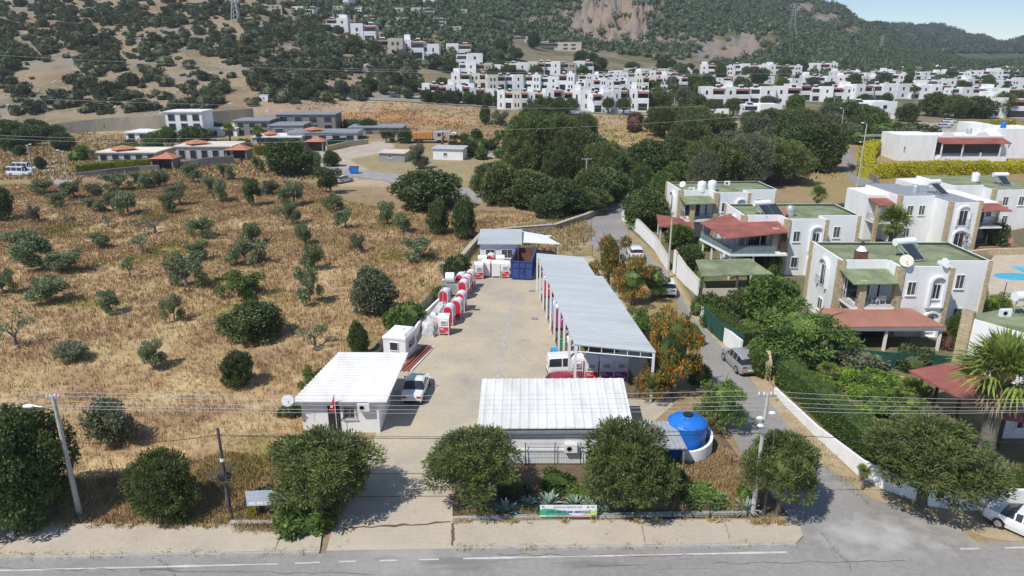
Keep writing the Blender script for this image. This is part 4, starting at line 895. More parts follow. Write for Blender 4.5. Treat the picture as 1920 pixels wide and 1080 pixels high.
# ---- fan unit, covered pile, kiosk, pipes
fu = thing('fan_unit', 'big grey cylindrical fan on a metal cabinet among the clothes bins', 'fan', (*W(848, 556), .03), 0)
m = MB(); m.box(-.9, -.1, .2, .9, 1.9, 1.35); part(m, 'cabinet', 'greymetal', fu)
m = MB(); m.lathe([(.55, 0), (.58, .1), (.58, .95), (.5, 1.0)], 20); m.v = [(v[2] - .75, v[1] + .8, v[0] + 1.95) for v in m.v]; part(m, 'drum', 'white', fu, smooth=True)
for x in (-.85, .75): m = MB(); m.box(x, 0, 0, x + .1, 1.8, .198); part(m, 'foot', 'blackmetal', fu)
M['tarp'] = mat('grey_white_tarpaulin', (.60, .60, .60), .55, .35, 2.5, bump=1.0, bscale=7)
a = W(803, 633); b = W(838, 592); m = MB(); L = math.dist(a, b); ny, nx = 30, 16
pr = [(-.9, 0), (-.95, .35), (-.85, .9), (-.6, 1.35), (-.2, 1.55), (.2, 1.5), (.6, 1.3), (.85, .85), (.95, .3), (.9, 0)]
V = []
for i in range(ny + 1):
    t = i / ny; s_ = (.55 + .45 * min(1, t * 4)) * (.75 + .25 * min(1, (1 - t) * 4)) * (1 + .12 * math.sin(t * 9))
    for (x, z) in pr:
        q = 1 + .3 * float(fbm(np.array([x * 3 + 5]), np.array([t * 14 + z * 2]), 3)[0]) * 2; V.append((x * s_ * q, t * L, z * s_ * q * (1.05 if z else 1)))
n = len(pr); m.v = V
for i in range(ny):
    for j in range(n - 1): m.f.append((i * n + j, i * n + j + 1, (i + 1) * n + j + 1, (i + 1) * n + j)); m.m.append(0)
m.f.append(tuple(range(n - 1, -1, -1))); m.m.append(0); m.f.append(tuple(range(ny * n, ny * n + n))); m.m.append(0)
single(m, 'covered_pile', 'tarp', 'long pile wrapped in a crumpled grey white tarpaulin beside the low wall', 'covered pile', (*a, .03), math.atan2(b[1] - a[1], b[0] - a[0]) - Q9, smooth=True)
ki = thing('kiosk', 'white plastic cabin with rounded roof and dark windows behind the guard hut', 'cabin', (*W(741, 676), .03), R(-14))
m = MB(); m.box(-1.05, 0, .1, 1.05, 2.6, 1.95); part(m, 'wall', 'white', ki)
m = MB(); m.hexa([(-1.1, -.05, 1.952), (1.1, -.05, 1.952), (1.1, 2.65, 1.952), (-1.1, 2.65, 1.952), (-1.1, -.05, 2.15), (1.1, -.05, 2.15), (1.1, 2.65, 2.15), (-1.1, 2.65, 2.15)]); m.hexa([(-1.1, -.05, 2.151), (1.1, -.05, 2.151), (1.1, 2.65, 2.151), (-1.1, 2.65, 2.151), (-.85, .25, 2.38), (.85, .25, 2.38), (.85, 2.35, 2.38), (-.85, 2.35, 2.38)]); m.box(-.3, 1.2, 2.38, .3, 1.8, 2.44); part(m, 'roof', 'white', ki)
window(ki, -.45, .9, .85, .85, 0, glass='glass', mull=0, sill=False); window(ki, .5, .9, 1.6, .8, 1.05, 'y', glass='glass', mull=0, sill=False, dirn=1)
m = MB(); m.box(-1.0, .05, 0, 1.0, 2.5, .1); part(m, 'base', 'greymetal', ki)
a = W(757, 697); b = W(803, 652); an = math.atan2(b[1] - a[1], b[0] - a[0]); L = math.dist(a, b)
M['pipe'] = mat('red_brown_paint', (.36, .11, .075), .6, .2, 1)
rr = random.Random(2)
for i in range(8):
    m = MB(); m.box(0, -.055, 0, L + rr.uniform(-.5, .3), .055, .1)
    o = single(m, 'steel_tube', 'pipe' if i < 7 else 'white', 'white tube at the right edge of the bundle of steel tubes' if i == 7 else 'red brown steel tube lying in the bundle on the yard floor', 'tube', (a[0] + i * .16 - .5, a[1] + (i % 3) * .05 - .05, .03 + (.105 if i in (2, 4) else 0)), an + rr.uniform(-.015, .015), 'bundle of steel tubes' if i < 7 else None)
for i, (px, py) in enumerate(((1003, 598), (998, 546))):
    m = MB(); m.lathe([(.36, 0), (.36, .012)], 24); m.mt(1); m.lathe([(.29, .013), (.29, .02)], 24); single(m, 'manhole_cover', ['crack', 'greymetal'], ('round manhole cover nearer to us in the yard floor', 'round manhole cover farther back in the yard floor')[i], 'manhole', (*W(px, py), .024))
# ---- low walls and fences
def wall_run(name, px, h, th, m_, label, cat='wall', base=None, capm=None, world=None, drop=.1, lean=0):
    P = world or [hit(*p) for p in px]; hs = h if isinstance(h, (list, tuple)) else [h] * len(P); c = P[0]
    root = thing(name, label, cat, c); b = MB(); k = MB()
    for i in range(len(P) - 1):
        a = Vector((P[i][0] - c[0], P[i][1] - c[1], P[i][2] - c[2] if len(P[i]) > 2 else 0)); e = Vector((P[i + 1][0] - c[0], P[i + 1][1] - c[1], P[i + 1][2] - c[2] if len(P[i]) > 2 else 0)); d = (e - a); d.z = 0; d.normalize(); n = Vector((-d.y, d.x, 0)) * th / 2
        z = Vector((0, 0, 1)); b.hexa([a - n - z * drop, e - n - z * drop, e + n - z * drop, a + n - z * drop, a - n + z * hs[i], e - n + z * hs[i + 1], e + n + z * hs[i + 1], a + n + z * hs[i]])
        if capm: q = n * 1.25; k.hexa([a - q + z * (hs[i] + .003), e - q + z * (hs[i + 1] + .003), e + q + z * (hs[i + 1] + .003), a + q + z * (hs[i] + .003), a - q + z * (hs[i] + .07), e - q + z * (hs[i + 1] + .07), e + q + z * (hs[i + 1] + .07), a + q + z * (hs[i] + .07)])
    part(b, 'masonry', m_, root)
    if capm: part(k, 'coping', capm, root)
    return root
wall_run('low_wall', [(762, 662), (800, 600), (845, 557), (873, 520)], [1.0, 1.0, .95, .9], .22, 'render', 'low rendered wall along the left side of the yard')
wall_run('dry_stone_wall', [(698, 672), (730, 632), (770, 600), (812, 560)], .5, .5, 'drystone', 'short rubble wall in the straw beside the low yard wall')
wall_run('dry_stone_wall', [(866, 492), (905, 446), (960, 438), (1040, 432), (1100, 412), (1128, 398)], .9, .5, 'drystone', 'long dry stone wall bending from behind the far hut to the lane', capm='walk')
def mesh_fence(px, h, label, step=2.4, name='mesh_fence', m_='greenwire', rails=4, world=None, wires=.25, base=0):
    P = world or [(*W(*p), 0) for p in px]; c = Vector(P[0]); root = thing(name, label, 'fence', tuple(c)); w_ = MB()
    for i in range(len(P) - 1):
        a = Vector(P[i]) - c; e = Vector(P[i + 1]) - c; L = (e - a).length; n = max(1, round(L / step))
        for k in range(n + (i == len(P) - 2)):
            p = a.lerp(e, k / n); m = MB(); m.tube(p + Vector((0, 0, base)), p + Vector((0, 0, h + .08)), .03, n=6); part(m, 'post', m_, root)
        for k in range(rails + 1): z = Vector((0, 0, base + .05 + (h - base - .05) * k / rails)); w_.tube(a + z, e + z, .009, n=4, caps=False)
        q = int(L / wires)
        for k in range(q): p = a.lerp(e, k / q); w_.tube(p + Vector((0, 0, base + .05)), p + Vector((0, 0, h)), .0045, n=3, caps=False)
    part(w_, 'wire_mesh', m_, root); return root
M['greenwire'] = mat('dark_green_wire', (.02, .06, .04), .6)
mesh_fence([(722, 668), (800, 592), (850, 540), (885, 488), (905, 458), (1010, 470), (1110, 484)], 1.7, 'dark green wire fence running round the left and far end of the yard')
mesh_fence([(850, 974), (1010, 973), (1118, 972), (1260, 972), (1400, 970)], .95, 'low dark wire fence in front of the planting bed by the road', 2.6)
mesh_fence([(850, 974), (862, 950)], .95, 'short return of low wire fence beside the driveway', 1.5)
wall_run('kerb_wall', [(849, 978), (1415, 975)], .24, .25, 'kerb', 'low concrete edging of the planting bed along the pavement')
wall_run('kerb_wall', [(432, 988), (540, 988)], .28, .3, 'kerb', 'short concrete block edging below the grey notice board')
mesh_fence([(985, 872), (1040, 872), (1088, 872)], 1.6, 'black metal fence in front of the prefab office', 1.8, 'metal_fence', 'blackmetal', 2, wires=.11)
wall_run('gate_pillar', [(668, 900), (660, 918)], 1.9, .4, 'blackmetal', 'dark gate leaf folded back beside the left pine at the drive', 'gate')
# ---- signs
def textpart(s_, size, loc, m_, parent, name='lettering', bold=.0):
    cu = bpy.data.curves.new('t', 'FONT'); cu.body = s_; cu.size = size; cu.align_x = 'CENTER'; cu.offset = bold; cu.extrude = .003
    tmp = bpy.data.objects.new('t', cu); COL.objects.link(tmp); bpy.context.view_layer.update(); dg = bpy.context.evaluated_depsgraph_get()
    me = bpy.data.meshes.new_from_object(tmp.evaluated_get(dg)); COL.objects.unlink(tmp); bpy.data.objects.remove(tmp)
    me.materials.clear(); me.materials.append(M[m_] if isinstance(m_, str) else m_); o = link(name, me, parent); o.location = loc; o.rotation_euler = (Q9, 0, 0); return o
M['navy'] = mat('navy_print', (.04, .05, .30), .6); M['bannergreen'] = mat('green_print', (.05, .42, .16), .6); M['lime'] = mat('lime_print', (.55, .72, .22), .6); M['gold'] = mat('gold_print', (.35, .28, .12), .6); M['greyprint'] = mat('grey_print', (.25, .25, .32), .6)
bn_ = thing('banner_sign', 'wide white and green banner with blue lettering on the low fence', 'sign', (*W(1012, 976), .27), 0); bw = 3.3
m = MB(); m.box(0, -.02, 0, bw, .0, .8); part(m, 'board', 'white', bn_)
m = MB(); top = [(0, .5), (.35, .56), (.8, .54), (1.3, .42), (1.7, .2), (1.9, .11)]
m.poly([(x, -.0225, z) for x, z in [(0, .11), (1.9, .11)] + top[::-1]]); part(m, 'green_wave', 'bannergreen', bn_)
m = MB(); m.poly([(x, -.0225, z) for x, z in [(2.3, .11), (bw, .11), (bw, .48), (3.0, .38)]]); part(m, 'lime_wave', 'lime', bn_)
textpart('BODRUM BELEDİYESİ', .17, (1.62, -.028, .60), 'greyprint', bn_); textpart('ATIK GETİRME MERKEZİ', .235, (1.66, -.03, .26), 'navy', bn_, bold=.006)
pc = [(.8, .85, .3), (.2, .6, .5), (.3, .7, .3), (.8, .2, .25), (.85, .3, .3), (.85, .4, .4), (.8, .25, .3), (.85, .35, .3), (.8, .3, .5), (.85, .4, .2), (.1, .1, .1)]
for i, c_ in enumerate(pc): m = MB(); x = .05 + i * .295; m.box(x, -.026, .02, x + .27, -.0205, .105); part(m, 'colour_square', mat('print_%d' % i, c_, .6), bn_)
m = MB(); m.lathe([(.075, 0), (.075, .006)], 16); m.v = [(v[0] + 2.78, -.021 - v[2], v[1] + .66) for v in m.v]; part(m, 'round_emblem', 'gold', bn_)
m = MB(); m.box(.12, -.026, .6, .26, -.0205, .73); m.mt(1); m.box(.15, -.03, .63, .23, -.0265, .69); part(m, 'square_emblem', ['navy', 'white'], bn_)
m = MB(); m.box(2.95, -.026, .68, 3.2, -.0205, .72); m.box(2.95, -.026, .61, 3.15, -.0205, .64); part(m, 'small_print', 'greyprint', bn_)
nb = thing('notice_board', 'pale grey notice board with white writing, half hidden by a green bush', 'sign', (*W(467, 976), .0), R(4))
m = MB(); m.box(0, -.03, 1.0, 2.35, 0, 2.0); part(m, 'board', mat('grey_board', (.50, .54, .60), .5, .1, 1), nb)
for x in (.5, 1.9): m = MB(); m.tube((x, .04, 0), (x, .04, 1.9), .035); part(m, 'post', 'blackmetal', nb)
for s_, z, x in (('T.C.', 1.72, .35), ('BODRUM BELEDİYESİ', 1.56, .82), ('BAŞKANLIĞI', 1.42, .55)): textpart(s_, .15, (x, -.036, z), 'white', nb)
m = MB(); 
for i in range(5): m.box(.12 + i * .45, -.036, 1.08, .5 + i * .45, -.031, 1.26)
part(m, 'small_print', 'white', nb)
bo = thing('bollard', 'short dark bollard beside the leaning timber pole', 'bollard', (*W(437, 978), 0)); m = MB(); m.tube((0, 0, 0), (0, 0, .85), .05); m.ball((0, 0, .88), .075, 8); part(m, 'post', 'blackmetal', bo)
# ---- cars
PAINT = {}
def paint(c, rough=.25):
    if c not in PAINT: PAINT[c] = mat('car_paint', c, rough, .03, .5); PAINT[c].node_tree.nodes['Principled BSDF'].inputs['Coat Weight'].default_value = .6
    return PAINT[c]
STY = {   # x, belt z, roof z (0 = none), half width ; rear at x=0 -> front at x=1 (fractions of length)
 'sedan': (1.42, [(0, .70, 0, .80), (.025, .90, 0, .90), (.19, .93, 0, .96), (.35, .90, .97, .98), (.44, .90, 1, 1), (.56, .88, .98, 1), (.72, .87, .0, 1), (.82, .80, 0, .98), (.95, .68, 0, .92), (1, .52, 0, .78)]),
 'hatch': (1.48, [(0, .80, 0, .86), (.015, .97, 0, .93), (.09, .97, .93, .96), (.25, .96, 1, 1), (.42, .95, 1.01, 1), (.58, .93, .97, 1), (.72, .93, 0, 1), (.80, .88, 0, .98), (.95, .74, 0, .92), (1, .58, 0, .78)]),
 'suv': (1.65, [(0, .9, 0, .88), (.015, 1.08, 0, .94), (.07, 1.08, .93, .97), (.25, 1.07, 1, 1), (.42, 1.05, 1.01, 1), (.58, 1.03, .97, 1), (.70, 1.02, 0, 1), (.80, .98, 0, .98), (.95, .86, 0, .93), (1, .65, 0, .8)]),
 'van': (1.86, [(0, 1.05, 0, .92), (.012, 1.1, .96, .95), (.04, 1.1, .99, .97), (.25, 1.1, 1, 1), (.5, 1.08, 1.0, 1), (.62, 1.05, .97, 1), (.77, 1.02, 0, 1), (.88, .93, 0, .98), (.97, .78, 0, .92), (1, .6, 0, .8)]),
 'bus': (2.6, [(0, 1.4, 0, .94), (.01, 1.5, .97, .96), (.03, 1.5, .99, .98), (.25, 1.5, 1, 1), (.5, 1.48, 1.0, 1), (.74, 1.42, .98, 1), (.86, 1.3, 0, 1), (.93, 1.12, 0, .98), (.98, .95, 0, .92), (1, .7, 0, .8)])}
def car(style, loc, rz, colour, label, L=4.4, Wd=1.8, Hm=None, group=None, name='parked_car', cat='car'):
    H0, stn = STY[style]; Hm = Hm or H0; hw = Wd / 2; r = thing(name, label, cat, loc, rz, group); k = Hm / H0
    body = MB(); glass = MB(); rows = []
    for (x, b, t, w_) in stn:
        X = (x - .5) * L; b = b * k; hwx = hw * w_; roof = t * Hm if t else b + .03
        zlo = .2 if .06 < x < .96 else .32
        prof = [(hwx * .93, zlo), (hwx, .48), (hwx, b * .8), (hwx * .95, b)]
        top = [(hwx * (.80 if t else .86), roof - (.07 if t else .01)), (hwx * .62, roof)] if t else [(hwx * .86, b + .015), (hwx * .6, b + .03)]
        rows.append((X, prof + top + [(0, roof + (.02 if t else .015))], t))
    for i in range(len(rows) - 1):
        (x0, p0, t0), (x1, p1, t1) = rows[i], rows[i + 1]; n = len(p0)
        for s_ in (-1, 1):
            for j in range(n - 1):
                q = [(x0, s_ * p0[j][0], p0[j][1]), (x1, s_ * p1[j][0], p1[j][1]), (x1, s_ * p1[j + 1][0], p1[j + 1][1]), (x0, s_ * p0[j + 1][0], p0[j + 1][1])]
                if s_ > 0: q = q[::-1]
                isg = (j == 3 and (t0 or t1)) or (j >= 4 and (bool(t0) != bool(t1)) and style != 'van0')
                if style in ('van', 'bus') and j >= 4 and t1 and not t0: isg = False
                (glass if isg else body).poly(q)
    for (X, pr_, t), d in ((rows[0], 1), (rows[-1], -1)):
        q = [(X, p[0], p[1]) for p in pr_] + [(X, -p[0], p[1]) for p in pr_[::-1]]; body.poly(q if d > 0 else q[::-1])
    bo_ = part(body, 'body', paint(colour), r, smooth=True); gl = part(glass, 'windows', 'glass', r, smooth=True)
    pl = MB()                                   # door pillars
    for (x, b, t, w_) in stn[3:-3]:
        X = (x - .5) * L; pl
        for s_ in (-1, 1): pl.hexa([(X - .045, s_ * hw * w_ * .945, b * k + .0), (X + .045, s_ * hw * w_ * .945, b * k), (X + .045, s_ * hw * w_ * .965, b * k), (X - .045, s_ * hw * w_ * .965, b * k), (X - .04, s_ * hw * w_ * .79, Hm * max(t, .9) - .07), (X + .04, s_ * hw * w_ * .79, Hm * max(t, .9) - .07), (X + .04, s_ * hw * w_ * .825, Hm * max(t, .9) - .07), (X - .04, s_ * hw * w_ * .825, Hm * max(t, .9) - .07)])
    part(pl, 'pillar', paint(colour), r)
    wr = .32 if style in ('sedan', 'hatch') else .35
    for fx in (-.30, .31):
        for s_ in (-1, 1):
            m = MB(); y = s_ * (hw - .1); m.tube((fx * L, y - .11, wr), (fx * L, y + .115, wr), wr, n=18); wh = part(m, 'wheel', 'tyre', r, smooth=True)
            m = MB(); yy = y + s_ * .118; m.tube((fx * L, yy - .008, wr), (fx * L, yy + .008, wr), wr * .62, n=12); part(m, 'rim', 'rim', wh)
    for s_ in (-1, 1):
        zz = stn[1][1] * k - .16; m = MB(); m.box(-L / 2 - .012, s_ * hw * .62 - .16, zz - .1, -L / 2 + .18, s_ * hw * .62 + .16, zz + .05); part(m, 'tail_light', 'redlight', r)
        m = MB(); m.box(L / 2 - .25, s_ * hw * .62 - .16, .56 * k, L / 2 - .06, s_ * hw * .62 + .16, .70 * k); part(m, 'headlight', 'lens', r)
        m = MB(); m.box(.16 * L, s_ * (hw + .09) - .08, .92 * k, .16 * L + .1, s_ * (hw + .09) + .08, 1.06 * k); part(m, 'wing_mirror', paint(colour), r)
    m = MB(); m.box(-L / 2 - .02, -.26, .55, -L / 2 + .03, .26, .66); part(m, 'number_plate', 'white', r)
    m = MB(); m.box(-L / 2 - .008, -hw * .72, .28, -L / 2 + .05, hw * .72, .44); part(m, 'bumper', 'blackp', r); return r
WH = (.78, .78, .78)
def carpx(style, rear, front, colour, label, **k):
    A = hit(*rear); B = hit(*front); return car(style, ((A[0] + B[0]) / 2, (A[1] + B[1]) / 2, (A[2] + B[2]) / 2 + .025), math.atan2(B[1] - A[1], B[0] - A[0]), colour, label, **k)
carpx('sedan', (772, 764), (789, 718), WH, 'white saloon car parked in the yard beside the guard hut', L=4.5, Wd=1.8)
carpx('van', (1030, 706), (1118, 703), WH, 'white small van under the front corner of the shed', L=4.4, Wd=1.83, name='small_van', cat='van')
carpx('hatch', (1040, 739), (1102, 736), (.30, .015, .03), 'dark red car mostly hidden behind the prefab office roof', L=4.2)
carpx('hatch', (1196, 492), (1184, 473), WH, 'white hatchback parked up the side street near the bend', L=4.2, Wd=1.8)
carpx('suv', (1254, 562), (1243, 537), WH, 'white sport utility car parked by the street wall beside the orange flowering trees', L=4.3, Wd=1.8)
carpx('suv', (1402, 704), (1370, 672), (.30, .30, .30), 'silver grey car parked at the corner of the green screened garden', L=4.4, Wd=1.8)
carpx('sedan', (1893, 988), (1968, 1018), WH, 'white saloon car at the right edge beside the main road', L=4.5, Wd=1.8)
# ---- person
def person(loc, rz, label, shirt, trousers, hgt=1.75):
    o = thing('person', label, 'person', loc, rz); k = hgt / 1.75
    def skin_mesh(name, J, E_, m_, par):
        me = bpy.data.meshes.new(name); me.from_pydata([tuple(c * k for c in j[0]) for j in J], E_, []); ob = bpy.data.objects.new(name, me); COL.objects.link(ob)
        sk = ob.modifiers.new('s', 'SKIN'); ss = ob.modifiers.new('u', 'SUBSURF'); ss.levels = 1; ss.render_levels = 1
        for v, j in zip(me.skin_vertices[0].data, J): v.radius = (j[1] * k, (j[2] if len(j) > 2 else j[1]) * k)
        me.skin_vertices[0].data[0].use_root = True; bpy.context.view_layer.update()
        dg = bpy.context.evaluated_depsgraph_get(); me2 = bpy.data.meshes.new_from_object(ob.evaluated_get(dg)); bpy.data.objects.remove(ob)
        me2.materials.clear(); me2.materials.append(M[m_]); me2.polygons.foreach_set('use_smooth', [True] * len(me2.polygons)); q = link(name, me2, par); return q
    body = [((0, 0, .95), .13, .10), ((0, 0, 1.15), .13, .1), ((0, 0, 1.38), .16, .10), ((0, 0, 1.5), .06), ((0, .01, 1.62), .09, .1), ((0, .01, 1.72), .07),
            ((-.2, 0, 1.40), .055), ((-.25, .05, 1.13), .045), ((-.18, .25, 1.05), .035), ((-.17, .33, 1.05), .03), ((.2, 0, 1.40), .055), ((.25, .02, 1.13), .045), ((.22, .22, 1.02), .035), ((.21, .3, 1.02), .03),
            ((-.09, 0, .88), .095), ((-.1, .02, .5), .065), ((-.1, -.02, .1), .045), ((-.1, .12, .05), .04), ((.09, 0, .88), .095), ((.12, .05, .5), .065), ((.13, .02, .1), .045), ((.13, .15, .05), .04)]
    skin_mesh('body', body, [(0, 1), (1, 2), (2, 3), (3, 4), (4, 5), (2, 6), (6, 7), (7, 8), (8, 9), (2, 10), (10, 11), (11, 12), (12, 13), (0, 14), (14, 15), (15, 16), (16, 17), (0, 18), (18, 19), (19, 20), (20, 21)], 'skin', o)
    sh_ = [((0, 0, .93), .155, .12), ((0, 0, 1.15), .15, .115), ((0, 0, 1.37), .175, .115), ((0, 0, 1.47), .08), ((-.2, 0, 1.40), .07), ((-.24, .04, 1.2), .062), ((.2, 0, 1.40), .07), ((.24, .02, 1.2), .062)]
    skin_mesh('shirt', sh_, [(0, 1), (1, 2), (2, 3), (2, 4), (4, 5), (2, 6), (6, 7)], shirt, o)
    tr = [((0, 0, .95), .15, .12), ((-.095, 0, .86), .11), ((-.1, .02, .5), .085), ((-.1, -.02, .12), .065), ((.095, 0, .86), .11), ((.12, .05, .5), .085), ((.13, .02, .12), .065)]
    skin_mesh('trousers', tr, [(0, 1), (1, 2), (2, 3), (0, 4), (4, 5), (5, 6)], trousers, o)
    m = MB(); m.ball((0, -.01, 1.69 * k), .105 * k, 10, (.95, 1.05, .85)); part(m, 'hair', 'blackp', o, smooth=True); return o
person((7.0, 50.9, .03), R(150), 'person in a white shirt and dark trousers standing in the shade behind the white van', 'white', 'dark')
# upturned white boat shell on the dry verge
m = MB(); n = 14; rows_ = []
for i in range(n + 1):
    t = i / n; w_ = .75 * (math.sin(math.pi * min(1, t * .85 + .12)) ** .6); rows_.append([( (t - .5) * 5.2, w_ * math.cos(a), .25 + .55 * math.sin(a) * (.6 + .4 * w_)) for a in np.linspace(0, math.pi, 9)])
k = 0; m.v = [p for r_ in rows_ for p in r_]
for i in range(n):
    for j in range(8): m.f.append((i * 9 + j, i * 9 + j + 1, (i + 1) * 9 + j + 1, (i + 1) * 9 + j)); m.m.append(0)
bt = thing('upturned_boat', 'white boat hull lying upside down on the dry ground behind the yard', 'boat', (*W(1006, 455), .15), R(35)); part(m, 'hull', 'white', bt, smooth=True)
for x in (-1.4, 1.4): m = MB(); m.box(x - .1, -.6, -.15, x + .1, .6, .25); part(m, 'trestle', 'crack', bt)
# ================================================================ villas on the right
def arch_bay(root, x, z0, w_, h_, y, proud=.35, win=(.75, 1.5), door=False, dirn=-1, ax='x', rail=False):
    """white projecting bay with an arched recess and a narrow window set back in it"""
    f = lambda a, d, z: (a, y + dirn * d, z) if ax == 'x' else (y + dirn * d, a, z)
    m = MB(); j = .22; r = w_ / 2 - j; cx = x + w_ / 2; zs = z0 + h_ - j - r * .75
    m2 = [(x, x + j), (x + w_ - j, x + w_)]
    def bx(a0, a1, d0, d1, b0, b1):
        m.hexa([f(a0, d0, b0), f(a1, d0, b0), f(a1, d1, b0), f(a0, d1, b0), f(a0, d0, b1), f(a1, d0, b1), f(a1, d1, b1), f(a0, d1, b1)])
    for a0, a1 in m2: bx(a0, a1, 0, proud, z0, zs)
    n = 10
    for i in range(n):
        t0 = math.pi * i / n; t1 = math.pi * (i + 1) / n; p = lambda t, R_: (cx - R_ * math.cos(t), zs + R_ * .75 * math.sin(t))
        (a, b), (c, d) = p(t0, r), p(t1, r); (e, g), (h, k) = p(t0, r + j), p(t1, r + j)
        m.hexa([f(a, 0, b), f(c, 0, d), f(c, proud, d), f(a, proud, b), f(e, 0, g), f(h, 0, k), f(h, proud, k), f(e, proud, g)])
    if not door: bx(x + j, x + w_ - j, 0, proud, z0, z0 + .12)
    part(m, 'arched_bay', 'render', root)
    ww, wh = win; wz = z0 + (.05 if door else (h_ - wh) * .48)
    o = window(root, cx - ww / 2, wz, ww, wh, y, ax, glass='glass', dirn=dirn, mull=1, sill=not door)
    if rail:
        m = MB(); 
        for k in range(9): a = x + w_ * k / 8; bx2 = f(a, proud + .1, z0); m.tube(bx2, f(a, proud + .1, z0 + .95), .012, n=4)
        m.tube(f(x, proud + .1, z0 + .95), f(x + w_, proud + .1, z0 + .95), .02, n=5); part(m, 'railing', 'blackmetal', root)
def pillar(root, x, y, z0, z1, s=.55, s2=None):
    m = MB(); m.box(x, y, z0, x + s, y + (s2 or s), z1); part(m, 'stone_pillar', 'stone', root)
def railing(root, pts, z, h=.95, m_='blackmetal', step=.14, glass=False):
    m = MB(); g = MB()
    for i in range(len(pts) - 1):
        a = Vector((*pts[i], z)); b = Vector((*pts[i + 1], z)); L = (b - a).length; n = int(L / (step if not glass else 1.0)) + 1
        for k in range(n + 1): p = a.lerp(b, k / n); m.tube(p, p + Vector((0, 0, h)), .012 if not glass else .02, n=4)
        m.tube(a + Vector((0, 0, h)), b + Vector((0, 0, h)), .022, n=5); m.tube(a + Vector((0, 0, .08)), b + Vector((0, 0, .08)), .014, n=4)
        if glass: d = (b - a).normalized(); nn = Vector((-d.y, d.x, 0)) * .01; g.hexa([a - nn, b - nn, b + nn, a + nn, a - nn + Vector((0, 0, h * .9)), b - nn + Vector((0, 0, h * .9)), b + nn + Vector((0, 0, h * .9)), a + nn + Vector((0, 0, h * .9))])
    r = part(m, 'railing', m_, root)
    if glass: part(g, 'glass_panel', 'railglass', r)
M['railglass'] = mat('tinted_rail_glass', (.18, .24, .24), .15, .1, 1)
def villa(loc, rz, label, awn='greenfelt', variant='C', sc=1.0):
    v = thing('villa', label, 'villa', loc, rz, None, sc)
    def wall(x0, y0, x1, y1, h, z0=-.2):
        m = MB(); m.box(x0, y0, z0, x1, y1, h); part(m, 'wall', 'render', v)
    wall(.3, 2.4, 4.79, 9.5, 6.55); wall(4.8, .2, 9.69, 9.49, 6.551); wall(9.7, 2.4, 14.7, 9.48, 6.552)
    # roof with parapets
    m = MB(); m.prism([(.5, 2.6), (4.9, 2.6), (4.9, .4), (9.5, .4), (9.5, 2.6), (14.5, 2.6), (14.5, 9.3), (.5, 9.3)], 6.553, 6.66); part(m, 'roof', 'greenfelt', v)
    m = MB(); g = MB(); per = [(.3, 2.4), (4.8, 2.4), (4.8, .2), (9.69, .2), (9.69, 2.4), (14.7, 2.4), (14.7, 9.5), (.3, 9.5)]
    for i in range(8):
        a = Vector(per[i]); b = Vector(per[(i + 1) % 8]); d = (b - a).normalized(); n = Vector((-d.y, d.x)); hh = 7.0 if i < 3 or i > 5 else 6.95
        if i in (4, 5, 6, 3): hh = 6.9
        q0, q1, q2, q3 = a, b - d * .0, b + n * .2 - d * .0, a + n * .2
        m.hexa([(*q0, 6.553), (*q1, 6.553), (*q2, 6.553), (*q3, 6.553), (*q0, hh + i * .002), (*q1, hh + i * .002), (*q2, hh + i * .002), (*q3, hh + i * .002)])
        if i in (5, 6, 7): g.hexa([(*(q3 - n * .01), 6.67), (*(q2 - n * .01), 6.67), (*(q2 + n * .06), 6.67), (*(q3 + n * .06), 6.67), (*(q3 - n * .01), hh + .02), (*(q2 - n * .01), hh + .02), (*(q2 + n * .06), hh + .02), (*(q3 + n * .06), hh + .02)])
    part(m, 'parapet', 'render', v); part(g, 'parapet_felt', 'greenfelt2', v)
    # stone pillars at the corners
    pillar(v, 4.62, .02, 0, 6.96, .62); pillar(v, 9.42, .0, 0, 6.9, .42, .5); pillar(v, 14.38, 2.28, 0, 6.85, .42, .5); pillar(v, .12, 2.28, 0, 7.0, .62, .5); pillar(v, .18, 8.9, 0, 7.0, .2, .65)
    # front windows
    window(v, 5.75, 4.2, .85, 1.35, .2); window(v, 11.6, 4.1, .85, 1.45, 2.4)
    window(v, 5.9, 1.0, .8, 1.3, .2, bars=True); window(v, 12.0, .9, .8, 1.2, 2.4, bars=True)
    arch_bay(v, 7.75, 3.0, 1.6, 3.2, .2, .3); arch_bay(v, 7.75, .0, 1.6, 2.7, .2, .3, win=(.7, 1.5))
    arch_bay(v, 4.6, 3.35, 2.1, 3.0, .3, .3, win=(1.3, 2.2), door=True, ax='y', rail=True); window(v, 5.0, .8, 1.1, 1.3, .3, 'y')
    window(v, 5.5, 3.9, .8, 1.3, 14.7, 'y', dirn=1); window(v, 5.5, .9, .8, 1.3, 14.7, 'y', dirn=1)
    # covered balcony at the front left corner
    big = variant == 'B'
    bx0, by0 = (-2.2, -1.6) if big else (.6, -.3)
    m = MB(); (m.prism([(-2.2, -1.6), (4.6, -1.6), (4.6, 2.38), (.27, 2.38), (.27, 6.0), (-3.8, 6.0)], 2.95, 3.2) if big else m.box(bx0, by0, 2.95, 4.6, 2.38, 3.2)); part(m, 'balcony_floor', 'render', v)
    m = MB(); m.box(1.0, 2.36, 3.25, 4.4, 2.385, 5.7); part(m, 'terrace_doors', 'glass', v)
    m = MB(); m.box(1.1, 2.34, 3.25, 1.2, 2.355, 5.7); m.box(2.6, 2.34, 3.25, 2.75, 2.355, 5.7); m.box(3.4, 2.335, 3.25, 4.2, 2.355, 5.7); part(m, 'door_frame', 'render', v)
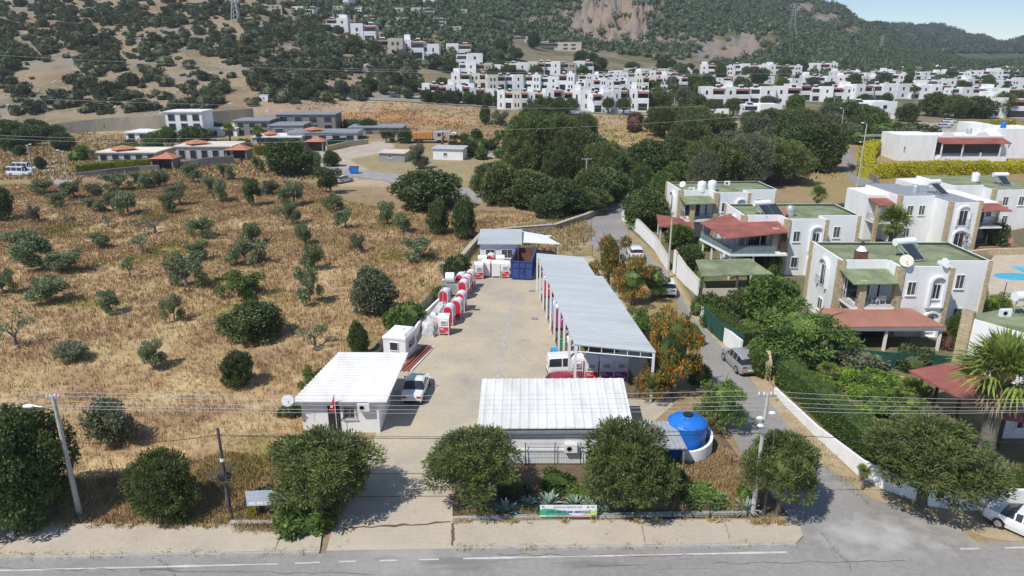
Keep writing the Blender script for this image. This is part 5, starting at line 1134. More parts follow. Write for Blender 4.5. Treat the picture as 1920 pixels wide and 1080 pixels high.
    if not big:
        pillar(v, 1.15, -.35, 0, 5.75, .62)
        m = MB(); m.slab([(.25, -.75, 5.62), (4.6, -.65, 5.66), (4.75, 2.36, 6.15), (.2, 2.36, 6.15)], .1); part(m, 'awning', awn, v)
        railing(v, [(.65, 2.3), (.65, -.25), (4.6, -.25)], 3.2)
        if variant == 'C':
            m = MB(); m.slab([(-2.6, -3.4, 2.45), (7.9, -3.3, 2.45), (6.4, .1, 2.95), (-2.2, .1, 2.95)], .14); part(m, 'terrace_roof', 'brownfelt', v)
            m = MB(); m.box(-2.6, -3.38, 2.02, 7.9, -3.26, 2.3); part(m, 'beam', 'greymetal', v)
            for x in (-2.4, 2.6, 7.5): m = MB(); m.box(x, -3.2, 0, x + .22, -2.98, 2.3); part(m, 'terrace_post', 'white', v)
            m = MB(); m.box(.2, .08, 0, 4.4, .15, 2.6); part(m, 'terrace_opening', 'glass', v)
    else:
        pillar(v, 3.15, -.35, 2.6, 5.95, .7)
        m = MB(); m.slab([(-2.9, -2.4, 5.35), (4.5, -1.3, 5.75), (4.6, 2.36, 6.25), (.1, 2.36, 6.15), (.1, 6.6, 6.3), (-4.4, 4.2, 5.7)], .12); part(m, 'awning', 'redfelt', v)
        m = MB(); m.box(3.95, -.9, 3.1, 4.6, -.84, 5.5); part(m, 'shutter', 'brownglass', v)
        railing(v, [(-3.7, 5.9), (-2.1, -1.5), (3.1, -1.5)], 3.2, .95, 'greymetal', glass=True)
        for x, y in ((-2.1, -1.5), (-2.6, .8), (-3.1, 3.2), (-3.6, 5.4)): m = MB(); m.tube((x, y, 3.2), (x, y, 5.5), .05); part(m, 'awning_post', 'greymetal', v)
        m = MB(); m.box(.4, 2.33, .2, 4.4, 2.37, 2.7); part(m, 'ground_floor_glazing', 'glass', v)
        for x, y in ((-2.1, -1.4), (-2.5, .8), (-3.0, 3.2), (-3.5, 5.4), (.6, -1.4)): m = MB(); m.box(x, y, 0, x + .2, y + .2, 2.95); part(m, 'post', 'white', v)
    if variant == 'A':
        m = MB(); m.slab([(-3.6, -1.5, 2.7), (1.0, -3.2, 2.7), (1.3, .4, 3.1), (-2.4, 4.4, 3.1)], .12); part(m, 'terrace_roof', 'redfelt', v)
        for x, y in ((-3.3, -1.3), (.8, -2.8), (-2.2, 3.9)): m = MB(); m.box(x, y, 0, x + .15, y + .15, 2.6); part(m, 'terrace_post', 'white', v)
    return v
def solar(loc, rz, label, s=1.0, n=1):
    r = thing('solar_water_heater', label, 'water heater', loc, rz, None, s)
    m = MB(); m.tube((-.9, .1, 1.15), (.9, .1, 1.15), .3, n=14); part(m, 'tank', 'white', r, smooth=True)
    for i in range(n):
        x = -.5 + i * 1.05 if n > 1 else -.5
        m = MB(); m.slab([(x, -1.6, .15), (x + 1, -1.6, .15), (x + 1, -.1, 1.05), (x, -.1, 1.05)], .08); part(m, 'collector', 'glass', r)
        m = MB(); m.slab([(x - .04, -1.64, .12), (x + 1.04, -1.64, .12), (x + 1.04, -.06, 1.035), (x - .04, -.06, 1.035)], .06); part(m, 'collector_frame', 'galv', r)
    m = MB()
    for x in (-.7, .7): m.tube((x, .1, 0), (x, .1, .9), .03, n=5); m.tube((x, .1, .8), (x, -1.5, .05), .025, n=5)
    part(m, 'stand', 'galv', r); return r
def tank(loc, label, s=1.0, m_='white'):
    r = thing('rooftop_tank', label, 'water tank', loc, 0, None, s)
    m = MB(); m.lathe([(.55, 0), (.58, .3), (.55, .5), (.58, .8), (.55, 1.15), (.45, 1.3)], 20); part(m, 'shell', m_, r, smooth=True); m = MB(); m.lathe([(.2, 1.302), (.22, 1.38), (.1, 1.42)], 12); part(m, 'lid', m_, r, smooth=True); return r
def loc2(o, x, y, z): c, s_ = math.cos(o[1]), math.sin(o[1]); return (o[0][0] + x * c - y * s_, o[0][1] + x * s_ + y * c, z)
vC = ((31.2, 62.8, 0), R(0)); vB = ((27.9, 82.3, 0), R(1)); vA = ((24.0, 98.6, 0), R(4))
villa(*vC, 'nearest of three stone cornered white villas, green awning over its balcony, brown terrace roof below', 'greenfelt', 'C')
villa(*vB, 'white stone cornered villa with a dark red roof over its large glass railed balcony', 'redfelt', 'B')
villa(*vA, 'farthest of the three white stone cornered villas, with two round tanks on its roof', 'greenfelt', 'A')
solar(loc2(vC, 7.6, 5.0, 6.67), R(15), 'solar water heater on the green roof of the nearest villa', 1.25)
tank(loc2(vC, 9.2, 6.2, 6.67), 'grey barrel tank behind the solar heater on the nearest villa', .7, 'galv')
dish(loc2(vC, 5.3, .3, 6.9), R(-20), 'beige satellite dish on the parapet above the balcony of the nearest villa', .6, 'cream', post=.6)
dish(loc2(vC, 8.9, .3, 6.8), R(20), 'white satellite dish on the middle parapet of the nearest villa', .5, post=.5)
ch = thing('chimney', 'rusty brown chimney box with a dark ball cowl on the nearest villa roof', 'chimney', loc2(vC, 2.6, 3.4, 6.67)); m = MB(); m.box(-.5, -.4, 0, .5, .4, 1.0); part(m, 'stack', 'rust', ch); m = MB(); m.lathe([(.5, 1.0), (.15, 1.5)], 12); part(m, 'cone', 'white', ch); m = MB(); m.ball((0, 0, 1.7), .22, 10); part(m, 'cowl', 'blackmetal', ch, smooth=True)
solar(loc2(vB, 3.2, 4.4, 6.67), R(15), 'twin panel solar water heater on the villa with the dark red balcony roof', 1.2, 2)
tank(loc2(vB, 6.4, 3.4, 6.67), 'grey round tank on the roof of the villa with the dark red balcony roof', .95, 'galv'); dish(loc2(vB, 5.2, 2.6, 6.7), R(30), 'orange satellite dish on the roof of the villa with the dark red balcony roof', .5, 'tile', post=.7)
tank(loc2(vA, 3.6, 2.9, 6.67), 'left of two white round tanks on the farthest villa roof', 1.1); tank(loc2(vA, 5.3, 3.4, 6.67), 'right of two white round tanks on the farthest villa roof', 1.1)
dish(loc2(vA, .8, 3.0, 6.9), R(-40), 'white satellite dish at the left end of the farthest villa roof', .45, post=.8); ac_unit(loc2(vA, 2.2, 3.2, 6.67), 0, 'air conditioner beside the two white tanks on the farthest villa'); ac_unit(loc2(vA, 9.2, 8.0, 6.67), 0, 'air conditioner alone at the back of the farthest villa roof')
ac_unit((vB[0][0] + 10.3, vB[0][1] + 2.3, 4.1), 0, 'air conditioner on the right front wall of the villa with the dark red balcony roof')
# balcony furniture of the nearest villa
tb = thing('plastic_table', 'white plastic table on the balcony of the nearest villa', 'table', loc2(vC, 2.4, .9, 3.2)); m = MB(); m.box(-.5, -.4, .68, .5, .4, .72); part(m, 'top', 'white', tb)
for x in (-.45, .4):
    for y in (-.35, .3): m = MB(); m.box(x, y, 0, x + .05, y + .05, .678); part(m, 'leg', 'white', tb)
chp = thing('plastic_chair', 'white plastic chair left of the railing corner on the nearest villa balcony', 'chair', loc2(vC, 3.2, .4, 3.2), R(200)); m = MB(); m.box(-.25, -.25, .4, .25, .25, .45); part(m, 'seat', 'white', chp); m = MB(); m.hexa([(-.25, .2, .452), (.25, .2, .452), (.25, .25, .452), (-.25, .25, .452), (-.25, .28, .9), (.25, .28, .9), (.25, .33, .9), (-.25, .33, .9)]); part(m, 'backrest', 'white', chp)
for x in (-.24, .2):
    for y in (-.24, .2): m = MB(); m.box(x, y, 0, x + .04, y + .04, .398); part(m, 'leg', 'white', chp)
dup(chp, loc2(vC, 3.95, .6, 3.2), R(150), None, 'white plastic chair at the right end of the nearest villa balcony')
# green pergola in front of the red balcony villa
pg = thing('pergola', 'garden pergola with a sloping green roof below the dark red balcony roof', 'pergola', (*W(1312, 556), 0), R(2))
m = MB(); a = 8.0; m.slab([(0, 0, 2.4), (8.2, .5, 2.4), (6.9, 4.3, 3.1), (.4, 4.0, 3.1)], .12); part(m, 'roof', 'greenfelt', pg)
for x, y in ((.2, .2), (4.2, .4), (7.9, .7), (.5, 3.8), (6.8, 4.0)): m = MB(); m.box(x - .1, y - .1, 0, x + .1, y + .1, 2.35); part(m, 'post', 'woodpole', pg)
m = MB(); m.box(.3, .05, 0, 7.8, .15, .9); part(m, 'screen', 'beige', pg)
# villa D: mirrored neighbour with arches
D0 = W(1650, 452); vD = thing('villa', 'white villa with tall arched windows and two red awnings behind the fan palm', 'villa', (54.0, 93.0, 0), R(4))
def blk(root, x0, y0, x1, y1, h, m_='render', nm='wall', z0=-.2): m = MB(); m.box(x0, y0, z0, x1, y1, h); part(m, nm, m_, root)
blk(vD, 0, 4, 5.0, 13, 6.9); blk(vD, 5.0, .6, 9.2, 12.9, 6.6); blk(vD, 9.2, 3.2, 14, 12.8, 6.0); blk(vD, -2.8, 7, 0, 13, 6.5)
m = MB(); m.box(.2, 4.2, 6.901, 4.8, 12.8, 7.0); m.box(5.2, .8, 6.601, 9.0, 12.7, 6.72); part(m, 'roof', 'greymetal', vD)
pillar(vD, 4.85, .45, 0, 6.8, .5); pillar(vD, 8.95, .45, 0, 6.8, .5); pillar(vD, 13.8, 3.1, 0, 6.2, .4); pillar(vD, -.2, 3.9, 0, 7.1, .5)
arch_bay(vD, 6.1, 3.4, 1.9, 2.9, .6, .25, win=(1.2, 2.1), door=True, rail=True); arch_bay(vD, 6.0, .0, 2.1, 3.0, .6, .25, win=(1.4, 2.4), door=True)
window(vD, 1.2, 4.2, .9, 1.4, 4); window(vD, 2.9, 4.2, .9, 1.4, 4); window(vD, 1.2, 1.1, .9, 1.3, 4); window(vD, 12.2, 4.0, .8, 1.3, 3.2)
m = MB(); m.box(9.6, .9, 2.9, 13.2, 3.19, 3.1); part(m, 'balcony_floor', 'render', vD); m = MB(); m.slab([(9.3, .5, 5.4), (13.9, .5, 5.4), (13.6, 3.19, 5.9), (9.3, 3.19, 5.9)], .1); part(m, 'awning', 'redfelt', vD)
railing(vD, [(9.6, .9), (13.2, .9), (13.2, 3.1)], 3.1); m = MB(); m.box(9.8, 3.15, .1, 13, 3.19, 2.6); m.box(9.8, 3.15, 3.2, 12.0, 3.19, 5.2); part(m, 'glazing', 'glass', vD)
m = MB(); m.slab([(-2.9, 4.2, 5.6), (-.1, 4.2, 5.6), (-.1, 6.98, 6.1), (-2.9, 6.98, 6.1)], .1); part(m, 'awning', 'redfelt', vD); m = MB(); m.box(-2.8, 4.4, 2.9, 0, 6.99, 3.1); part(m, 'balcony_floor', 'render', vD); railing(vD, [(-2.75, 6.9), (-2.75, 4.45), (-.1, 4.45)], 3.1); pillar(vD, -2.9, 4.3, 0, 5.6, .45)
solar((54.0 + 6, 93 + 7.5, 6.73), R(20), 'solar water heater on the villa with tall arched windows', 1.3, 1); tank((54 + 3.0, 93 + 6.6, 7.0), 'grey tank on the villa with tall arched windows', .8, 'galv')
vE = thing('villa', 'white villa with a green awning at the right edge, behind the arched villa', 'villa', (67.0, 104.0, 0), R(4))
blk(vE, 0, 3, 5, 12, 6.6); blk(vE, 5, .5, 13, 11.9, 6.3); blk(vE, -3.5, 6, 0, 11.8, 6.2); pillar(vE, 4.8, .4, 0, 6.5, .5); m = MB(); m.slab([(-3.8, 2.8, 5.3), (.1, 2.8, 5.3), (.1, 5.98, 5.8), (-3.8, 5.98, 5.8)], .1); part(m, 'awning', 'greenfelt', vE); m = MB(); m.box(.2, 3.2, 6.601, 4.8, 11.7, 6.7); m.box(5.2, .7, 6.301, 12.8, 11.6, 6.4); part(m, 'roof', 'greenfelt', vE)
for x, z, y in ((1.5, 4, 3), (6.5, 3.9, .5), (9, 3.9, .5), (1.5, 1, 3), (7, 1, .5)): window(vE, x, z, .9, 1.4, y)
tank((72, 110, 6.72), 'white round tank on the villa at the right edge', 1.0); solar((75.5, 109.5, 6.42), 0, 'solar water heater on the villa at the right edge', 1.2)
# villa F: bottom right, dark red terrace roof
vF = thing('villa', 'white villa at the lower right edge with a long brown red terrace roof', 'villa', (35.2, 46.0, 0), R(-52))
fx = vF
Fp = lambda px, py, z: W(px, py, z)
vF.rotation_euler = (0, 0, 0); vF.location = (0, 0, 0)
p0, p1, p2 = Fp(1795, 600, 6.6), (44.5, 41.5), (50, 56)
m = MB(); pts = [(35.7, 52.3), (43.3, 40.5), (56, 48), (50, 58)]; m.prism([(x, y) for x, y in pts], -.2, 6.1); part(m, 'wall', 'render', vF)
m = MB(); m.prism([(x * .98 + 46 * .02, y * .98 + 50 * .02) for x, y in pts], 6.101, 6.25); part(m, 'roof', 'greenfelt', vF)
m = MB(); m.prism([(35.3, 52.2), (35.75, 51.5), (36.2, 51.85), (35.75, 52.55)], 0, 6.7); part(m, 'stone_pillar', 'stone', vF)
rf = [(*Fp(1705, 692, 3.1), 3.0), (*Fp(1868, 782, 2.6), 2.6), (*Fp(1990, 800, 2.6), 2.6), (*Fp(1990, 770, 3.0), 3.2), (*Fp(1790, 682, 3.0), 3.2)]
m = MB(); m.slab(rf, .14); part(m, 'terrace_roof', 'redfelt', vF)
for (px, py) in ((1722, 742), (1750, 760), (1868, 845), (1790, 790)): x, y = W(px, py); m = MB(); m.box(x, y, 0, x + .18, y + .18, 2.75); part(m, 'terrace_post', 'brownglass', vF)
e = Vector((43.3 - 35.7, 40.5 - 52.3, 0)).normalized(); nn = Vector((e.y, -e.x, 0))* -1
nn = Vector((-.84, -.54, 0)); 
def onF(t, z): return Vector((35.7, 52.3, 0)) + e * t + nn * .02 + Vector((0, 0, z))
m = MB(); m.hexa([onF(2.4, 3.4), onF(4.6, 3.4), onF(4.6, 3.4) + nn * .05, onF(2.4, 3.4) + nn * .05, onF(2.4, 5.5), onF(4.6, 5.5), onF(4.6, 5.5) + nn * .05, onF(2.4, 5.5) + nn * .05]); part(m, 'window', 'glass', vF)
m = MB()
for k in range(14): p = onF(2.2 + k * .2, 3.3) + nn * .5; m.tube(p, p + Vector((0, 0, .95)), .012, n=4)
m.tube(onF(2.2, 4.25) + nn * .5, onF(4.9, 4.25) + nn * .5, .02, n=5); part(m, 'railing', 'blackmetal', vF)
x, y = W(1890, 826); m = MB(); m.box(x - .3, y + .3, 0, x + 6, y + .42, 2.5); part(m, 'lower_wall', 'render', vF); window(vF, x + .5, .8, 1.0, 1.0, y + .3, glass='glass')
solar((40.5, 52.5, 6.26), R(10), 'large white solar water heater on the villa at the lower right edge', 1.3); solar((43.2, 54.0, 6.26), R(10), 'second white solar water heater behind the first at the lower right edge', 1.2); ac_unit((38.6, 52.2, 6.26), 0, 'air conditioner on the roof of the villa at the lower right edge')
# pool terrace
sheet('pool_terrace', [(1858, 610), (1850, 500), (1870, 470), (2050, 470), (2100, 650), (1900, 640)], .03, 'paving')
po = MB(); c = W(1905, 519); po.prism([(c[0] + 2.6 * math.cos(t) , c[1] + 1.5 * math.sin(t)) for t in np.linspace(0, 6.283, 24)[:-1]], .031, .05); tag(struct(po, 'pool_water', 'water'), kind='structure')
po = MB(); c = W(1930, 506); po.box(c[0] - 1.5, c[1] - 1.5, .031, c[0] + 6, c[1] + 1.5, .05); struct(po, 'pool_water', 'water')
sheet('garden_terrace', [(1780, 468), (1900, 462), (1900, 440), (1790, 445)], .03, 'brownfelt')
sheet('lawn', [(1300, 548), (1330, 520), (1350, 508), (1300, 500)], .035, 'lawn')
# walls along the side street
wall_run('street_wall', [(1166, 412), (1200, 442), (1228, 470), (1252, 508)], [2.1, 2.0, 1.9, 1.7], .2, 'render', 'white wall with a terracotta coping along the far part of the side street', capm='beige')
wall_run('street_wall', [(1262, 512), (1284, 535), (1308, 555)], [2.8, 2.2, 1.8], .2, 'render', 'high white garden wall below the green pergola', capm='beige')
wall_run('street_wall', [(1310, 592), (1345, 632), (1388, 672)], [1.3, 1.5, 1.7], .2, 'render', 'leaning white wall beside the street behind the silver car')
wall_run('street_wall', [(1452, 742), (1530, 822), (1612, 900), (1660, 925), (1730, 948), (1800, 962), (2100, 965)], [.6, .8, 1.2, 1.3, 1.4, 1.4, 1.4], .2, 'render', 'long white boundary wall curving from the side street to the main road')
wall_run('garden_wall', [(1435, 690), (1438, 716)], 1.6, .5, 'stone', 'short stone gate pillar behind the silver car', 'pillar')
M['greennet'] = mat('dark_green_netting', (.012, .075, .055), .8, .3, 1.5)
wall_run('screen_fence', [(1440, 700), (1560, 682), (1650, 690), (1790, 700)], 1.5, .06, 'greennet', 'long dark green netting fence below the brown red terrace roof', 'fence')
wall_run('screen_fence', [(1318, 612), (1350, 640), (1392, 668)], 1.9, .06, 'greennet', 'dark green netting above the leaning white wall', 'fence')
wall_run('screen_fence', [(1325, 556), (1395, 556)], .9, .06, 'greennet', 'short dark green netting strip in front of the pergola', 'fence')
wall_run('garden_wall', [(1450, 722), (1600, 712), (1700, 722)], .5, .4, 'stone', 'low pale stone garden wall below the green netting')
wall_run('garden_wall', [(1800, 486), (1850, 480), (1930, 478)], .9, .5, 'stone', 'stone terrace wall above the swimming pool')
wall_run('garden_wall', [(1862, 452), (1925, 440)], 1.2, .5, 'stone', 'upper stone terrace wall right of the arched villa')
# ================================================================ middle distance and town
def house_proto(kind, seed):
    """unit house about 10 m wide, 9 deep, 6.4 high, front at y=0, x centred; scaled per copy"""
    rr = random.Random(seed); r = thing('white_house', 'x', 'house'); w_ = 10; wm = ['white_far', 'white_far', 'cream', 'white_far', 'white_far', 'beige', 'white_far', 'white_far'][kind]
    s1 = rr.choice((.42, .5, .58)); xs = -5 + w_ * s1; fwd = rr.uniform(.8, 1.8); left = kind % 2 == 0
    a = (-5, xs) if left else (xs, 5); b = (xs, 5) if left else (-5, xs)          # a: closed block, b: terrace block
    m = MB(); m.box(a[0], 0, -4, a[1], 8.9, 6.4); m.box(a[0] + .0, 0, 6.4, a[1], .25, 6.75); part(m, 'wall', wm, r)
    m = MB(); m.box(b[0] + .003, fwd + 1.2, -4, b[1] - .003, 9, 6.1); part(m, 'wall', wm, r)
    m = MB(); m.box(b[0] + .005, .2, -4, b[1] - .005, fwd + 1.19, 3.1); m.box(b[0] + .01, .15, 3.1, b[1] - .01, .32, 3.95); part(m, 'terrace', wm, r)
    m = MB(); m.box(b[0] + .4, fwd + 1.14, 3.15, b[1] - .4, fwd + 1.195, 5.5); part(m, 'terrace_opening', 'glass', r)
    m = MB(); m.box(b[0] + .5, .14, .3, b[1] - .7, .195, 2.4); part(m, 'glazed_door', 'glass', r)
    if kind != 3: m = MB(); m.slab([(b[0] - .1, -.2, 5.35), (b[1] + .1, -.2, 5.35), (b[1] + .1, fwd + 1.3, 5.9), (b[0] - .1, fwd + 1.3, 5.9)], .12); part(m, 'awning', 'awning', r)
    nwin = rr.choice((1, 2)); 
    for i in range(nwin):
        x = a[0] + (a[1] - a[0]) * (i + 1) / (nwin + 1) - .45
        for z in (.9, 3.9): m = MB(); m.box(x, -.04, z, x + .9, -.002, z + 1.35); part(m, 'window', 'glass', r)
    for y in (2, 5.5):
        m = MB(); m.box(-5.03, y, 3.8, -5.002, y + .8, 5.0); part(m, 'window', 'glass', r); m = MB(); m.box(5.002, y, 3.8, 5.03, y + .8, 5.0); part(m, 'window', 'glass', r)
    if kind in (1, 4, 6): m = MB(); m.box(a[0] + .8, 3, 6.4, a[1] - .8, 7, 8.4); part(m, 'stair_tower', wm, r)
    if kind in (4, 7):
        m = MB(); n = 6; cx = (a[0] + a[1]) / 2; R_ = 1.2
        for i in range(n): t0, t1 = math.pi * i / n, math.pi * (i + 1) / n; m.hexa([(cx - R_ * math.cos(t0), .003, 6.75), (cx - R_ * math.cos(t1), .003, 6.75), (cx - R_ * math.cos(t1), .25, 6.75), (cx - R_ * math.cos(t0), .25, 6.75), (cx - R_ * math.cos(t0), .003, 6.76 + .9 * math.sin(t0)), (cx - R_ * math.cos(t1), .003, 6.76 + .9 * math.sin(t1)), (cx - R_ * math.cos(t1), .25, 6.76 + .9 * math.sin(t1)), (cx - R_ * math.cos(t0), .25, 6.76 + .9 * math.sin(t0))])
        part(m, 'arched_gable', wm, r)
    m = MB(); x = (b[0] + b[1]) / 2; m.tube((x - .9, 5, 6.9), (x + .9, 5, 6.9), .35, n=8); part(m, 'roof_tank', 'white_far', r)
    m = MB(); m.slab([(x - .8, 3.0, 6.25), (x + .8, 3.0, 6.25), (x + .8, 4.6, 7.0), (x - .8, 4.6, 7.0)], .08); part(m, 'solar_panel', 'glass', r)
    return r
HP = [house_proto(k, 40 + k) for k in range(8)]; HUSED = [False] * 8; DESC = ['with covered terrace', 'with stair tower', 'in cream', 'with open terrace', 'with gable and tower', 'in beige', 'with roof room', 'with arched gable']
ORD = ['first', 'second', 'third', 'fourth', 'fifth', 'sixth', 'seventh', 'eighth', 'ninth', 'tenth', 'eleventh', 'twelfth', 'thirteenth', 'fourteenth', 'fifteenth', 'sixteenth', 'seventeenth', 'eighteenth', 'nineteenth', 'twentieth', 'twenty-first', 'twenty-second', 'twenty-third', 'twenty-fourth']
hr = random.Random(21)
def house(px, py, wpx, hpx, label, kind=None, dcol=None, rz=None, dep=.85):
    X, Y, Z = hit(px, py); k = ppm(X, Y, Z); kd = hr.randrange(8) if kind is None else kind; sx = wpx / k / 10; sz = hpx / k / 7.2
    rz = hr.uniform(-.25, .25) if rz is None else rz; sc = (sx, sx * dep, sz)
    if HUSED[kd]: o = dup(HP[kd], (X, Y, Z), rz, sc)
    else: o = HP[kd]; HUSED[kd] = True; o.location = (X, Y, Z); o.rotation_euler = (0, 0, rz); o.scale = sc
    o['label'] = label.replace('@', DESC[kd]); o['group'] = 'white houses of the hillside town'; return o
def hrow(name, x0, y0, x1, y1, w_, h, jit=.12, gap=.0, kinds=None):
    x = x0; i = 0; w_ *= .86; h *= .95
    while x < x1 - w_ * .4:
        ww = w_ * hr.uniform(1 - jit, 1 + jit); t = (x - x0) / (x1 - x0); py = y0 + (y1 - y0) * t + hr.uniform(-1.5, 1.5)
        house(x + ww / 2, py, ww, h * hr.uniform(.88, 1.12), '%s house from the left in %s, @' % (ORD[min(i, 23)], name), kinds and kinds[i % len(kinds)]); x += ww * (1 + gap * hr.uniform(.5, 1.5)); i += 1
hrow('the front left row', 792, 190, 932, 197, 36, 36, kinds=[0, 1, 0, 6]); hrow('the front middle row', 932, 204, 1112, 210, 37, 40, kinds=[0, 2, 6, 0, 1]); hrow('the front right row', 1112, 212, 1245, 206, 42, 44, kinds=[1, 0, 6])
hrow('the second left row', 846, 167, 1085, 170, 36, 32); hrow('the second right row', 1085, 176, 1290, 168, 31, 28)
hrow('the third left row', 860, 146, 1095, 139, 36, 27, kinds=[3, 5, 0, 3, 2]); hrow('the third right row', 1085, 158, 1300, 148, 30, 20); hrow('the row below the crag', 1140, 148, 1290, 142, 32, 18, gap=.2)
hrow('the foothill row', 1312, 143, 1560, 138, 33, 22, gap=.12, kinds=[4, 7, 3, 7]); hrow('the joined house row', 1312, 200, 1480, 196, 54, 42, .05, kinds=[0, 6, 3]); hrow('the tree belt row', 1480, 190, 1660, 190, 48, 34, kinds=[0, 3, 1]); hrow('the right middle row', 1660, 186, 1925, 190, 48, 28, kinds=[3, 1, 0])
hrow('the upper middle row', 1470, 165, 1700, 160, 38, 22); hrow('the upper right row', 1700, 172, 1925, 168, 40, 24, kinds=[3, 7, 0, 4]); hrow('the high right row', 1560, 150, 1925, 148, 30, 17, kinds=[4, 7, 3, 1]); hrow('the topmost right row', 1640, 138, 1925, 137, 26, 12, kinds=[3, 7, 4])
hrow('the low foothill row', 1300, 157, 1480, 155, 34, 14, gap=.35, kinds=[3, 0, 7])
for a in ((1430, 224, 68, 30, 3, 'low white house with a dark flat roof in the trees below the joined houses'), (1640, 223, 76, 34, 3, 'square white house with rooftop tanks beside the two street lamps'), (1890, 222, 80, 40, 6, 'large white house at the right edge above the tree belt'), (1345, 225, 40, 22, 3, 'small white house half hidden by the round roadside pines'),
          (632, 60, 42, 26, 1, 'white house standing highest at the left of the hillside group'), (682, 80, 46, 36, 0, 'tall white house right of the highest hillside house'), (728, 104, 56, 32, 5, 'house on a brown stone base in the hillside group'), (775, 112, 40, 38, 6, 'white block right of the house on the brown base'), (805, 118, 38, 36, 3, 'framed white block at the right end of the hillside group'),
          (860, 108, 46, 26, 0, 'white house just right of the hillside group'), (880, 128, 50, 28, 3, 'white house with a large window below the hillside group'), (1045, 95, 90, 16, 5, 'long low house on a stone terrace under the crag'), (985, 80, 50, 12, 5, 'low stone house left of the crag terrace'), (840, 60, 50, 10, 5, 'low tan house in the wooded slope above the town')): house(a[0], a[1], a[2], a[3], a[5], a[4], rz=0)
hrow('the high terraced row', 480, 22, 900, 30, 56, 13, gap=.25, kinds=[5, 2, 5, 3]); hrow('the topmost terraced row', 560, 6, 870, 8, 48, 11, gap=.3, kinds=[5, 3, 2]); hrow('the lower terraced row', 600, 38, 850, 48, 50, 12, gap=.5, kinds=[5, 2])
for i in range(8):
    if not HUSED[i]:
        for c in list(HP[i].children): bpy.data.objects.remove(c)
        bpy.data.objects.remove(HP[i])
# large white house with a red terrace roof behind the golden hedge
def at_(px, py): X, Y, Z = hit(px, py); return (X, Y, Z), ppm(X, Y, Z)
def boxthing(name, px, py, label, cat='house', rz=0): P, k = at_(px, py); return thing(name, label, cat, P, rz), k
v, k = boxthing('white_house', 1680, 302, 'large white house with a long red terrace roof behind the golden hedge')
u = 1 / k
blk(v, 0, 0, 70 * u, 9, 47 * u); blk(v, 70 * u, 1.5, 205 * u, 9, 45 * u); blk(v, 72 * u, -1.2, 200 * u, 1.45, 8 * u)
m = MB(); m.slab([(75 * u, -1.5, 33 * u), (203 * u, -1.5, 33 * u), (198 * u, 1.6, 42 * u), (70 * u, 1.6, 42 * u)], .12); part(m, 'terrace_roof', 'redfelt', v); m = MB(); m.box(75 * u, 1.44, 10 * u, 198 * u, 1.49, 32 * u); part(m, 'glazing', 'glass', v)
for x in (76, 115, 150, 185, 200): m = MB(); m.box(x * u, -1.1, 8 * u, x * u + .25, -.85, 33 * u if x != 150 else 16 * u); part(m, 'post', 'white', v)
railing(v, [(75 * u, -1.1), (200 * u, -1.1)], 8 * u, .9, 'greymetal', .4)
for x in (95, 160):
    m = MB(); R_ = 1.6
    for i in range(8): t0, t1 = math.pi * i / 8, math.pi * (i + 1) / 8; m.hexa([(x * u - R_ * math.cos(t0), 1.51, 45 * u), (x * u - R_ * math.cos(t1), 1.51, 45 * u), (x * u - R_ * math.cos(t1), 1.8, 45 * u), (x * u - R_ * math.cos(t0), 1.8, 45 * u), (x * u - R_ * math.cos(t0), 1.51, 45 * u + .02 + .9 * math.sin(t0)), (x * u - R_ * math.cos(t1), 1.51, 45 * u + .02 + .9 * math.sin(t1)), (x * u - R_ * math.cos(t1), 1.8, 45 * u + .02 + .9 * math.sin(t1)), (x * u - R_ * math.cos(t0), 1.8, 45 * u + .02 + .9 * math.sin(t0))])
    part(m, 'arched_gable', 'render', v)
window(v, 10 * u, 2.4, .5, 1.2, 0)
tank((v.location.x + 150 * u, v.location.y + 5, v.location.z + 45 * u), 'grey tank on the large house behind the golden hedge', 1.1, 'galv')
v, k = boxthing('white_house', 1868, 300, 'white house with a blue roof tank beyond the golden hedge at the right edge'); u = 1 / k; blk(v, 0, 2, 90 * u, 12, 55 * u); blk(v, -30 * u, 4, 0, 12, 62 * u); window(v, 10 * u, 3, .9, 1.4, 2); tank((v.location.x + 20 * u, v.location.y + 4, v.location.z + 55 * u), 'small blue tank on the house at the right edge beyond the golden hedge', 1.1, 'blue')
# modern stone houses
def modern(px, py, wpx, hpx, label, m_='stoneg', nwin=4, storeys=2, tile=False, flat='greymetal', dep=9, rz=0, wpos=None):
    v, k = boxthing('modern_house' if m_ == 'stoneg' else 'bungalow', px, py, label, 'house', rz); w_ = wpx / k; h = hpx / k
    blk(v, -w_ / 2, 0, w_ / 2, dep, h, m_); m = MB(); m.box(-w_ / 2 - .3, -.4, h + .002, w_ / 2 + .3, dep + .3, h + .3); part(m, 'roof', flat, v)
    for s_ in range(storeys):
        for i in range(nwin):
            x = -w_ / 2 + w_ * (i + .5) / nwin; ww = w_ / nwin * .5; z = h * s_ / storeys + .25; f = MB(); f.box(x - ww / 2 - .12, -.08, z - .1, x + ww / 2 + .12, -.002, z + h / storeys * .72); o = part(f, 'window', 'greymetal', v); g = MB(); g.box(x - ww / 2, -.1, z, x + ww / 2, -.082, z + h / storeys * .66); part(g, 'pane', 'glass', o)
    if tile: m = MB(); c = tile; m.lathe([(c[1] * 1.25, h + .75), (.05, h + 1.55)], 4, (c[0] * w_, 3)); m.box(c[0] * w_ - c[1] * .6, 3 - c[1] * .6, h + .3, c[0] * w_ + c[1] * .6, 3 + c[1] * .6, h + .9); part(m, 'tiled_roof', 'tile', v)
    return v
modern(575, 246, 110, 30, 'grey stone modern house with large dark windows, standing behind the tiled villa'); modern(475, 254, 66, 26, 'grey stone modern house between the two palms', nwin=3); modern(540, 258, 60, 22, 'lower grey stone house in the middle of the modern row', nwin=2, storeys=1)
